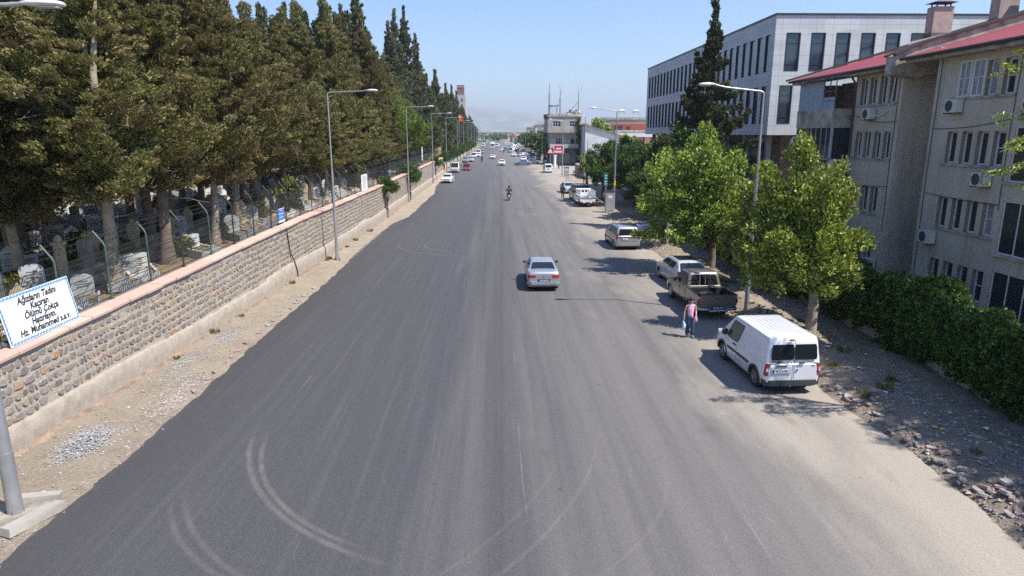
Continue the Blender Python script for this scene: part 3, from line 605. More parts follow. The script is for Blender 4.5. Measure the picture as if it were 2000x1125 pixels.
# ---------------------------------------------------------------- broadleaf trees
PLN = leafmat('plane_leaves', [(0, (.06, .12, .012)), (.25, (.12, .19, .02)), (.5, (.22, .29, .035)), (.78, (.36, .42, .08)), (1, (.55, .53, .19))], .26, .36, .08)
PLD = leafmat('dark_leaves', [(0, (.03, .075, .018)), (.5, (.065, .13, .028)), (.85, (.11, .175, .04)), (1, (.22, .2, .07))], .32, .5, .1)
def leafy(seed, Rx, Rz, nc, npc, L_, Wd, mat, top=.0, droop=0):
    """crown of ascending leader clumps, uneven outline"""
    rs = np.random.RandomState(seed); cs = []; rd_ = []
    nb = 22
    for b in range(nb):
        a = rs.rand() * 6.283; el = rs.uniform(-.12, 1.5); ln = rs.uniform(.72, 1.0) * (1.12 if el > .9 else 1)
        d = np.array([math.cos(a) * math.cos(el) * Rx, math.sin(a) * math.cos(el) * Rx, math.sin(el) * Rz])
        for k in range(nc // nb):
            t = .2 + .8 * (k + rs.rand()) / (nc // nb); c_ = d * ln * t + rs.normal(size=3) * .22 * (1.25 - t) * Rx * .6 - np.array([0, 0, droop * t * t]); cs.append(c_); rd_.append((.62 - .36 * t) * Rx * .42 + .10)
    for k in range(nc // 5):
        a = rs.rand() * 6.283; rr = rs.rand() ** .5; cs.append(np.array([math.cos(a) * rr * Rx * .85, math.sin(a) * rr * Rx * .85, rs.uniform(-.18, .35) * Rz])); rd_.append(.3)
    cen = np.array(cs); cen[:, :2] -= cen[:, :2].mean(0); rad = np.array(rd_)[:, None] * np.ones((1, 3)); out = cen / (np.linalg.norm(cen, axis=1, keepdims=True) + .01); out[:, 2] += .3
    return npmesh('crown', leaves(rs, cen, rad, out, npc, L_, Wd, .1, .7, .6, .3, .4), 4, [mat])
def branchy(seed, h, r0, spread, mat, nb=7, up=1.0):
    r = random.Random(seed); b = MB(); b.tube([(0, 0, -.2), (.03, .02, h * .35), (-.02, .04, h * .7), (0, 0, h)], [r0 * 1.25, r0, r0 * .9, r0 * .8], 10)
    for i in range(nb):
        a = 6.28 * i / nb + r.uniform(-.3, .3); l = spread * r.uniform(.7, 1.05); z = h * r.uniform(.8, 1)
        b.tube([(0, 0, z), (math.cos(a) * l * .35, math.sin(a) * l * .35, z + l * .45 * up), (math.cos(a) * l * .7, math.sin(a) * l * .7, z + l * .95 * up)], [r0 * .55, r0 * .3, .015], 6)
    b.tube([(0, 0, h), (.1, 0, h + spread * .8), (0, .1, h + spread * 1.5)], [r0 * .8, r0 * .4, .015], 6)
    return b.mesh('trunk', mat, 50)
def tree(nm, lab, x, y, z0, cm, cz_, sc, tm, grp=None, rz=0, cat='tree', dx=0, cr=0):
    o = thing(nm, lab, cat, (x, y, z0), rz, grp); link('trunk', tm, o); c = link('crown', cm, o, (dx, 0, cz_)); c.rotation_euler = (0, 0, cr); c.scale = sc if isinstance(sc, tuple) else (sc,) * 3; return o
P1 = leafy(3, 2.35, 4.3, 470, 84, .15, .08, PLN); P2 = leafy(4, 3.1, 4.9, 520, 84, .18, .095, PLN); P3 = leafy(5, 3.2, 4.2, 300, 60, .22, .12, PLD)
P4 = leafy(6, 2.6, 3.8, 150, 30, .4, .25, PLN); P5 = leafy(7, 3.4, 3.8, 110, 24, .8, .5, PLD)
T1 = branchy(1, 3.6, .2, 1.6, BARKP); T2 = branchy(2, 2.7, .2, 3, BARK); T3 = branchy(3, 1.8, .06, 1.2, BARK, 5)
tree('plane_tree', 'plane tree with pale trunk right behind the white van', 12.62, 25.6, .05, P1, 2.9, (1.06, 1.1, 1.09), T1, dx=-.72, cr=PI)
tree('plane_tree', 'bright green plane tree over the silver hatchback, just beyond the near right lamp post', 12.6, 38.4, .05, P2, 2.8, (1.2, 1.12, 1.12), T2, None, 0, dx=-.95)
tree('plane_tree', 'leafy plane tree filling the gap behind the near right lamp post', 13.3, 33.2, .05, P1, 2.3, (.95, .95, .92), T1, None, 2.0)
tree('plane_tree', 'plane tree whose trunk stands in front of the half-hidden silver sedan', 11.9, 47.1, .05, P2, 3.0, (.8, .8, .78), T2, None, 2.9)
tree('plane_tree', 'darker green tree filling the gap below the white office building, behind the low wall', 15.6, 54, .0, P3, 3.4, 1.25, T2, None, .3)
tree('plane_tree', 'dark leafy tree left of the big right-hand cypress, over the low stone wall', 15.2, 63, .0, P3, 2.8, 1.15, T2, None, 2.2)
tree('plane_tree', 'spreading green tree just left of the second right lamp post, beyond the grey cabinet', 12.4, 79, .0, P3, 3.0, (1.0, 1.0, .95), T2, None, 4)
tree('plane_tree', 'green tree behind the second right lamp post, between two other trees', 15, 74, .0, P3, 2.8, (1.1, 1.1, 1.0), T2, None, 5)
tree('plane_tree', 'low green tree growing against the white shed wall', 18.2, 92, .0, P3, 3.0, (1.2, 1.2, 1.0), T2, None, 1)
tree('plane_tree', 'slim dark-trunked tree with a small crown beside the orange cloth', 13.4, 101, .0, P4, 2.6, (.65, .65, .65), T2, None, 1)
tree('plane_tree', 'tree with thin crown in front of the red and concrete houses', 22, 112, .0, P4, 3.6, (1.3, 1.3, 1.1), T2, None, 2)
tree('plane_tree', 'yellowish-green tree showing above the white shed roof', 31, 205, .0, P4, 7.5, (1.9, 1.9, 1.3), T2, None, 2)
for i, (x, y) in enumerate(((14.6, 186), (15.5, 193), (15.0, 203), (14.8, 214), (15.8, 226), (14.5, 240), (15, 258), (15.2, 278), (14.8, 300), (15.3, 325), (15, 352), (15, 385))):
    tree('street_tree', 'bushy green street tree in the row over the parked cars beyond the corner building', x, y, .0, P5 if i % 3 else P4, 3.2, (1.35, 1.35, 1.15 + .1 * (i % 2)), T2, 'street trees beyond the corner building', i)
for i, (x, y, s) in enumerate(((17.5, 50, .7), (19, 66, .8), (17.6, 58, .75), (20, 78, .9))):
    tree('yard_tree', 'dark leafy shrub-like tree in the yard between the low wall and the office building', x, y, .0, P3, 1.6, s * 1.1, T3, 'yard trees in front of the office building', i)
# small verge trees left
SM = leafy(8, 1.7, 1.5, 110, 44, .17, .09, PLD)
for i, (x, y, s) in enumerate(((-10.55, 64, .95), (-10.5, 80.8, 1.1), (-10.6, 116, .8), (-10.8, 135, .95), (-10.9, 160, 1.25), (-11, 172, 1.2), (-11, 186, 1.3), (-11, 202, 1.35), (-11, 220, 1.3), (-11, 240, 1.4), (-11, 262, 1.4), (-11, 290, 1.4))):
    lab = ('small young tree on the left verge nearest the camera, with a thin crooked trunk', 'round-headed young tree, second on the left verge, with a dense dark crown')[i] if i < 2 else 'young roadside tree among the parked cars on the far left verge'
    tree('young_tree', lab, x, y, .02, SM, 2.75 if i < 2 else 2.9, s if i else .8, T3, None if i < 2 else 'young trees on the far left verge', i)
tree('olive_tree', 'bright feathery green tree standing before the dark cypresses beyond the second left lamp post', -12.4, 86, 2.9, leafy(12, 4.2, 5.4, 420, 70, .3, .08, leafmat('feathery_leaves', [(0, (.10, .16, .03)), (.6, (.17, .25, .045)), (1, (.27, .33, .08))], .3)), 4.2, (1, 1, 1), branchy(9, 4, .14, 2, BARK))
# big dark cypress in front of the office block
CB = cypress_crown(77, 13.5, 4.3, 84, 7, 90, .3, .11, leafmat('dark_cypress_foliage', [(0, (.022, .035, .012)), (.5, (.05, .065, .02)), (.85, (.10, .105, .04)), (1, (.16, .15, .07))], .15, .75), .42, .95, .3, .9)
o = thing('cypress_tree', 'tall dark cypress alone in front of the white office building', 'tree', (16.9, 54.6, 0), 1.0); link('trunk', TR[3], o); c = link('crown', CB, o, (0, 0, 3.6)); c.scale = (1.0, 1.0, .98)
# boughs reaching in from a tree outside the frame
rs = np.random.RandomState(5); Vb = []; tw = MB()
TX, TY = 15.0, 16.0
for (ex, ey, ez, n) in ((11.9, 16.2, 9.35, 26), (12.3, 16.6, 8.3, 24), (12.0, 16.0, 7.55, 26), (11.7, 16.0, 6.95, 28), (12.7, 15.8, 6.6, 20), (13, 17, 9.9, 20), (13.2, 16.5, 7.9, 20)):
    s = np.array([TX, TY, ez + .9]); e = np.array([ex, ey, ez]); m = (s + e) / 2 + [0, 0, .25]; tw.tube([s, m, e], [.05, .025, .008], 5)
    for k in range(n):
        t = .3 + .7 * k / n; p = (1 - t) ** 2 * s + 2 * t * (1 - t) * m + t * t * e
        d = rs.normal(size=3) * [1, 1, .3]; d /= np.linalg.norm(d); cen = (p + d * .2)[None]; Vb.append(leaves(rs, cen, np.array([[.2, .2, .07]]), d[None], 26, .11, .035, -.15, .5, .5, .1, .5))
o = thing('tree', 'tree at the right edge whose light green feathery boughs reach into view', 'tree', (0, 0, 0))
for (cx_, cy_, cz2, n_) in ((20.6, 18.0, 14.8, 70), (20.8, 15.4, 15.2, 74), (20.8, 12.6, 15.2, 74), (20.9, 9.8, 15.2, 70), (21, 7.0, 15.2, 60), (21, 4.0, 15.2, 50)):
    cc_ = np.array([cx_, cy_, cz2]) + rs.normal(size=(n_, 3)) * [.6, .9, .55]; Vb.append(leaves(rs, cc_, np.full((n_, 3), .55), np.tile([[0, 0, 1.]], (n_, 1)), 150, .2, .09, 0, .4, .8, .2, .4))
tw.tube([(18.8, 13, 0), (18.9, 13, 5), (19.2, 12.5, 10.5)], [.25, .2, .1], 8); tw.tube([(18.9, 13, 6), (17, 15.5, 8.5), (TX, TY, 8.4)], [.12, .09, .05], 6)
tw.tube([(TX, TY, 6.8), (TX, TY, 8), (TX - .1, TY, 11)], [.03, .07, .04], 8); tw.build('trunk', BARK, o, 50)
link('crown', npmesh('crown', np.concatenate(Vb), 4, [PLN]), o)
# ---------------------------------------------------------------- ivy hedge over a low wall at the right
IVY = leafmat('ivy_leaves', [(0, (.03, .07, .014)), (.5, (.07, .15, .022)), (.85, (.13, .24, .04)), (1, (.24, .34, .07))], .28, .4, .05, (1.1, (.035, .075, .015), .6))
hw = thing('ivy_wall', 'low rendered boundary wall smothered in dark ivy along the right edge', 'hedge', (0, 0, 0))
b = MB(); P = []; y = 5.0
while y < 46.1: xx = HB(y) + .35; P.append([(xx, y, -.1), (xx, y, 1.75), (xx + .22, y, 1.75), (xx + .22, y, -.1)]); y += .5
b.grid(P); RW = M('old_render', (.42, .36, .29), .95, 0, .25, 1.5, .6, 20, c2=(.27, .22, .17)); 
for i in range(14): yy_ = 6 + i * 2.9; b.box(HB(yy_) + .26, HB(yy_) + .4, yy_, yy_ + .3, -.1, 1.7)
b.build('wall', RW, hw)
rs = np.random.RandomState(9); n = 2400; yv = 5 + 41 * rs.rand(n) ** 1.15; u = rs.rand(n)
hb = np.array([HB(v) for v in yv]); ht = 2.5 + .25 * np.sin(yv * .9) + .18 * np.sin(yv * 2.3 + 1); low = .22 + .3 * np.sin(yv * 1.3) + .2 * np.sin(yv * 3.1)
ht = ht * np.clip((47 - yv) / 14, .72, 1)
zz = low + (ht - low) * u ** .8; side = rs.rand(n)
xx = hb + .3 - .22 * np.sin(np.clip(zz / 2.6, 0, 1) * 3.1) + np.where(side > .62, rs.rand(n) * 1.1, rs.normal(size=n) * .1); zz = np.where(side > .62, ht - .15 + rs.rand(n) * .25, zz)
cen = np.stack([xx, yv, zz], 1); out = np.stack([np.where(side > .62, 0, -1.), np.zeros(n), np.where(side > .62, 1., .25)], 1); rad = np.stack([.2 + 0 * xx, .3 + 0 * xx, .26 + 0 * xx], 1)
link('ivy', npmesh('ivy', leaves(rs, cen, rad, out, 66, .13, .1, -.1, .7, .6, .4), 4, [IVY]), hw)
# ---------------------------------------------------------------- gravestones
MARB = [M('marble_white', (.74, .73, .7), .6, 0, .12, 5), M('marble_grey', (.45, .46, .47), .6, 0, .15, 5), M('stone_ochre', (.6, .47, .29), .85, 0, .2, 4), M('stone_buff', (.42, .36, .28), .9, 0, .2, 4), M('stone_dark', (.13, .13, .14), .5, 0, .2, 5)]
INSC = M('inscription', (.12, .11, .1), .9); GRN = leafmat('grave_plants', [(0, (.06, .1, .02)), (.6, (.12, .15, .03)), (1, (.3, .2, .05))], .2)
def head(shape, w_, h, th, mat, lines):
    if shape == 'arch': pts = [(-w_ / 2, 0), (w_ / 2, 0), (w_ / 2, h - w_ * .3)] + [(w_ / 2 * math.cos(a), h - w_ * .3 + w_ * .3 * math.sin(a)) for a in [PI * k / 10 for k in range(1, 10)]] + [(-w_ / 2, h - w_ * .3)]
    elif shape == 'point': pts = [(-w_ / 2, 0), (w_ / 2, 0), (w_ / 2, h * .8), (w_ * .32, h * .88), (0, h), (-w_ * .32, h * .88), (-w_ / 2, h * .8)]
    elif shape == 'ogee': pts = [(-w_ * .36, 0), (w_ * .36, 0), (w_ / 2, h * .72), (w_ * .42, h * .82), (w_ * .2, h * .88), (w_ * .1, h * .95), (0, h), (-w_ * .1, h * .95), (-w_ * .2, h * .88), (-w_ * .42, h * .82), (-w_ / 2, h * .72)]
    elif shape == 'book': pts = [(-w_ / 2, 0), (w_ / 2, 0), (w_ / 2, h * .95), (w_ * .25, h), (0, h * .94), (-w_ * .25, h), (-w_ / 2, h * .95)]
    else: pts = [(-w_ * .5, 0), (w_ * .5, 0), (w_ * .5, h), (-w_ * .5, h)]
    b = MB(); b.prism(pts, -th / 2, th / 2, 0); r = random.Random(int(h * 97))
    for k in range(lines):
        z = h * (.72 - .09 * k); a = w_ * r.uniform(.2, .36)
        b.quad((-a, -th / 2 - .004, z), (a, -th / 2 - .004, z), (a, -th / 2 - .004, z + .035), (-a, -th / 2 - .004, z + .035), 1)
    return b
GK = []
specs = [('arch', .62, 1.15, .1, 0, 4, 'pale arched marble headstone on a kerbed grave'), ('point', .6, 1.35, .1, 0, 5, 'white pointed headstone with lines of writing'), ('ogee', .5, 1.5, .14, 2, 0, 'ochre shouldered old headstone tapering to its foot'),
         ('rect', .34, 1.55, .3, 2, 0, 'square ochre stone pillar over a grave'), ('arch', .7, 1.0, .12, 1, 3, 'grey arched headstone on a low kerbed grave'), ('book', .75, .8, .12, 0, 5, 'low white headstone shaped like an open book'),
         ('point', .55, 1.2, .1, 4, 3, 'dark polished pointed headstone'), ('arch', .5, 1.3, .12, 3, 0, 'buff weathered round-topped headstone'), ('rect', .8, .9, .1, 1, 4, 'grey rectangular headstone slab')]
for (sh, w_, h, th, mi, ln_, lab) in specs:
    g_ = thing('gravestone', lab, 'gravestone', (0, 0, -50), 0)
    head(sh, w_, h, th, None, ln_).build('headstone', [MARB[mi], INSC], g_)
    if sh != 'rect' or w_ > .5:
        b = MB(); kw = .5; b.box(-kw, kw, -2.0, -1.9, 0, .32); b.box(-kw, -kw + .09, -1.9, .15, 0, .32); b.box(kw - .09, kw, -1.9, .15, 0, .32); b.build('kerb', MARB[mi if mi < 2 else 3], g_)
        b = MB(); b.box(-kw + .09, kw - .09, -1.9, .1, 0, .24); b.build('planting_bed', M('grave_soil', (.2, .14, .08), .95, 0, .3, 8, .6, 20, c2=(.12, .13, .05)), g_)
        head('arch' if mi % 2 else 'point', .36, .55, .07, None, 0).build('footstone', MARB[mi if mi < 3 else 3], g_).location = (0, -1.95, 0)
    else:
        b = MB(); b.box(-.24, .24, -.2, .2, 0, .3); b.box(-.21, .21, -.2, .2, h - .05, h + .06); b.lathe([(.12, h + .06), (.15, h + .15), (.05, h + .3)], n=8); b.build('pedestal', MARB[mi], g_)
    GK.append(g_)
r = random.Random(99); used = [False] * len(GK); trees_xy = [(q[0], q[1]) for q in near]; ng = 0
row = 0; gl = {}
x = -14.3
spots = []
while x > -46:
    y = 13.0 + r.random()
    while y < 128:
        if x > -.98 * y - 3 and (x > -22 or y < 85 or r.random() < .4): spots.append((x + r.uniform(-.3, .3), y + r.uniform(-.2, .2)))
        y += r.uniform(1.15, 1.9) * (1 if y < 60 else 1.6)
    x -= 2.35 + .25 * row * .4; row += 1
spots = sorted(spots, key=lambda p: math.hypot(*p) + r.random() * 6)
spots = [p for p in spots if all((p[0] - a) ** 2 + (p[1] - b_) ** 2 > .8 for a, b_ in trees_xy)][:292]
for (x, y) in spots:
    k = r.choice([0, 0, 1, 1, 2, 2, 3, 4, 4, 5, 6, 7, 7, 8]); lab = GK[k]['label']
    rz = R(38) + r.uniform(-.22, .22); s = r.uniform(.85, 1.18)
    g_ = specs[k][6]
    grp = 'gravestones under the cypresses'
    if not used[k]: o = GK[k]; used[k] = True; o.location = (x, y, cgz(x, y) + .02 + .25 * 0); o.rotation_euler = (0, 0, rz); o['group'] = grp
    else: o = copy_thing(GK[k], (x, y, cgz(x, y)), rz, None, grp, s)
    o.location.z = cgz(x, y) + .25 * max(-1, min(1, 0)) - .02
# ornamental shrubs in the cemetery
SH = leafy(15, .6, .7, 50, 22, .16, .07, GRN)
for i in range(34):
    x = -14 - 9 * r.random(); y = 18 + 60 * r.random(); o = link('shrub', SH, None, (x, y, cgz(x, y) + .3)); s = r.uniform(.6, 1.3); o.scale = (s, s, s * r.uniform(.8, 1.4)); tag(o, 'small green and yellow shrub planted between the graves', 'shrub', 'shrubs between the graves')
for (x, y, s) in ((-13.6, 44, 2.2), (-13.4, 63, 2.0), (-13.4, 66.5, 1.8)): o = link('shrub', SH, None, (x, y, cgz(x, y) + .8)); o.scale = (s * .8, s, s); tag(o, 'larger loose shrub pressed against the inside of the mesh fence', 'shrub', 'shrubs against the fence')
# ---------------------------------------------------------------- street lamps
GALV = M('galvanised', (.42, .43, .44), .45, .55, .12, 2.5); LW = M('lamp_housing', (.62, .62, .61), .4, .1)
def lamp_proto(h, arm, rise, nm='street_lamp', r0=.105):
    o = thing(nm, '', 'street lamp', (0, 0, -60)); b = MB()
    b.cyl((0, 0, .02), (0, 0, 1.5), r0 * 1.05, r0, 8); b.cyl((0, 0, 1.5), (0, 0, h * .55), r0 * .92, r0 * .72, 8); b.cyl((0, 0, h * .55), (0, 0, h), r0 * .62, r0 * .45, 8); b.build('pole', GALV, o, 50)
    b = MB(); b.tube([(0, 0, h - .05), (.12, 0, h + .02), (arm * .6, 0, h + rise * .6), (arm - .55, 0, h + rise)], [.045, .045, .04, .035], 8); b.build('arm', GALV, o, 50)
    b = MB(); hr = []
    for (t, w_, zt, zb) in ((0, .05, .03, -.03), (.1, .085, .06, -.045), (.3, .14, .085, -.06), (.55, .15, .075, -.06), (.68, .1, .045, -.045), (.72, .04, .01, -.03)):
        hr.append([(arm - .65 + t, w_ * math.cos(a), h + rise + (zt if math.sin(a) > 0 else -zb) * math.sin(a)) for a in [2 * PI * k / 12 for k in range(12)]])
    b.loft(hr); b.build('lamp_head', LW, o, 50)
    b = MB(); b.cbox(arm - .2, 0, h + rise - .062, .36, .2, .02); b.build('lens', M('lamp_glass', (.5, .5, .46), .2), o)
    b = MB(); b.box(-.2, .2, -.2, .2, 0, .03)
    for a in range(4): b.add([(math.cos(a * PI / 2) * r0 * .9, math.sin(a * PI / 2) * r0 * .9, .35), (math.cos(a * PI / 2) * .19, math.sin(a * PI / 2) * .19, .03), (math.cos(a * PI / 2) * r0 * .9, math.sin(a * PI / 2) * r0 * .9, .03)], [(0, 1, 2), (2, 1, 0)])
    b.build('base_plate', GALV, o); return o
def lamp(src, x, y, rz, lab, grp=None, first=False, s=1):
    if first: src.location = (x, y, .03); src.rotation_euler = (0, 0, rz); src['label'] = lab; return src
    return copy_thing(src, (x, y, .03), rz, lab, grp, (1, 1, s))
LA = lamp_proto(10.35, 3.1, .12); LBf = lamp_proto(10.2, 2.25, .1, r0=.15); LC = lamp_proto(9.65, 2.7, .3)
lamp(LA, -10.32, 42.2, R(-8), 'tall galvanised lamp post on the left verge in front of the stone wall', first=True)
lamp(LBf, -10.3, 12.95, R(12), 'nearest lamp post at the left frame edge, standing on a concrete footing', first=True)
GL = 'lamp posts down the left verge'; GR = 'lamp posts down the right verge'
for i, (y, s) in enumerate(((78.5, 1.045), (109, 1.055), (138.5, 1.06), (178, 1.06), (208, 1.06), (240, 1.06), (272, 1.06), (305, 1.06), (340, 1.06), (378, 1.06), (420, 1.06))):
    lamp(LA, -10.45 if i else -10.4, y, 0, 'lamp post rising behind the second young tree of the left verge' if i == 0 else 'lamp post in the receding row on the far left verge', None if i == 0 else GL, s=s)
lamp(LC, 11.15, 28.75, R(180), 'near right lamp post with a yellow tag, between the pickup and the white van', first=True)
lamp(LC, 11.95, 68.6, R(176), 'right lamp post standing by the grey cabinet', s=1.05)
for (x, y) in ((12.3, 96), (12.4, 130), (11.6, 177.7), (11.8, 250), (11.8, 290), (11.8, 335)):
    lamp(LC, x, y, R(180), {96: 'right lamp post whose arm crosses in front of the corner building, rising from the trees', 130: 'right lamp post in front of the corner building beside the red billboard', 177.7: 'right lamp post with a pale concrete foot left of the corner building'}.get(y, 'small far lamp post among the right street trees'), None if y < 200 else GR, s=1.06)
YEL = M('tag_yellow', (.85, .62, .02), .6)
for (x, y, z, hh, rr) in ((11.15, 28.75, 2.0, .28, .115), (11.95, 68.6, 2.75, .5, .1)):
    b = MB(); b.cyl((0, 0, 0), (0, 0, hh), rr, rr, 10); o = b.build('pole_band', YEL, None, 40); o.location = (x, y, z); tag(o, 'yellow band wrapped round the %s right lamp post' % ('near' if y < 40 else 'second'), 'band')
b = MB(); r = random.Random(4)
b.add([(-.55, -.7, 0), (.5, -.75, 0), (.55, .75, 0), (-.5, .7, 0), (-.5, -.62, .22), (.45, -.68, .19), (.48, .7, .2), (-.46, .64, .24)], [(3, 2, 1, 0), (4, 5, 6, 7), (0, 1, 5, 4), (1, 2, 6, 5), (2, 3, 7, 6), (3, 0, 4, 7)])
o = b.build('concrete_footing', M('rough_concrete', (.34, .3, .25), .95, 0, .3, 3, .9, 14)); o.location = (-10.35, 12.9, -.06); tag(o, 'rough concrete footing under the nearest left lamp post', 'footing')
b = MB(); b.add([(-.45, -.16, 0), (.45, -.14, 0), (.46, .15, 0), (-.44, .17, 0), (-.43, -.13, .17), (.44, -.12, .19), (.43, .12, .17), (-.42, .14, .15)], [(3, 2, 1, 0), (4, 5, 6, 7), (0, 1, 5, 4), (1, 2, 6, 5), (2, 3, 7, 6), (3, 0, 4, 7)])
kb = b.build('kerb_block', BRK[2]); kb.location = (-10.15, 13.45, .09); kb.rotation_euler = (0, .06, .25); tag(kb, 'upper broken kerb block beside the nearest left lamp post', 'kerb block')
k2 = link('kerb_block', kb.data, None, (-9.78, 12.72, .05)); k2.rotation_euler = (0, .05, 1.25); k2.scale = (1.4, 1.1, 1); tag(k2, 'long white-edged kerb block lying at the asphalt edge by the nearest left lamp post', 'kerb block')

WD = leafmat('weed_leaves', [(0, (.1, .12, .03)), (.6, (.2, .17, .06)), (1, (.3, .24, .1))], .2)
WM = npmesh('weed', leaves(np.random.RandomState(2), np.random.RandomState(3).normal(size=(9, 3)) * [.09, .09, .02] + [0, 0, .06], np.full((9, 3), .07), np.tile([[0, 0, 1.]], (9, 1)), 22, .13, .02, .6, .5, .5, .1), 4, [WD])
for i in range(30):
    if i < 10: y = 14 + 45 * rnd.random(); x = wx(y) + .3 + .15 * rnd.random(); z = vz(x, y); g_ = 'dry weeds along the foot of the stone wall'; l_ = 'dry weed tuft at the foot of the stone wall'
    else: y = 12 + 30 * rnd.random(); x = ip(y, RE) + .5 + 2.6 * rnd.random(); z = bz(x, y); g_ = 'weeds on the right rubble bank'; l_ = 'small weed tuft growing on the right rubble bank'
    o = link('weed', WM, None, (x, y, z)); s_ = rnd.uniform(.6, 1.6); o.scale = (s_, s_, s_); o.rotation_euler = (0, 0, rnd.uniform(0, 6)); tag(o, l_, 'weed', g_)
PP = [M('litter_white', (.75, .75, .76), .6), M('litter_yellow', (.6, .5, .05), .6)]
b = MB(); b.grid([[(.07 * i, .06 * j, .015 + .02 * math.sin(i * 2 + j * 3)) for j in range(3)] for i in range(3)])
for i in range(12):
    y = 12 + 14 * rnd.random(); x = ip(y, RE) + .6 + 2.4 * rnd.random(); o = b.build('paper_scrap', PP[i % 4 == 3], None); o.location = (x, y, bz(x, y) + .03); o.rotation_euler = (0, 0, i); tag(o, 'yellow scrap of litter on the right rubble bank' if i % 4 == 3 else 'white scrap of litter on the right rubble bank', 'litter', 'litter on the right rubble bank')
# ---------------------------------------------------------------- vehicles
GLS = M('car_glass', (.015, .018, .022), .08, 0, .05, spec=.7); GLT = M('car_glass_green', (.05, .09, .075), .08, spec=.7); TYR = M('tyre_rubber', (.022, .022, .023), .85); RIM = M('rim_alloy', (.5, .5, .5), .35, .8); RIMD = M('rim_steel', (.28, .28, .28), .5, .6)
PLA = M('trim_plastic', (.045, .047, .05), .6); UND = M('underbody', (.015, .015, .016), .9); SEAM = M('seam_dark', (.03, .03, .03), .8)
RL = M('tail_red', (.42, .015, .015), .2, spec=.7); OL = M('lamp_orange', (.7, .25, .03), .25); HL = M('head_glass', (.62, .65, .68), .12, .3); PLT = M('plate_white', (.8, .8, .78), .5, var=.03); PLB = M('plate_blue', (.03, .1, .5), .5); CHR = M('chrome', (.7, .7, .72), .15, 1)
PLD_ = M('plate_shaded', (.09, .14, .26), .5)
def paint(nm, c, metal=.0, rough=.32): return M('paint_' + nm, c, rough, metal, .06, 1.2, coat=.8, src='Object')
def smooth_ip(x, tab):
    return ip(x, tab)
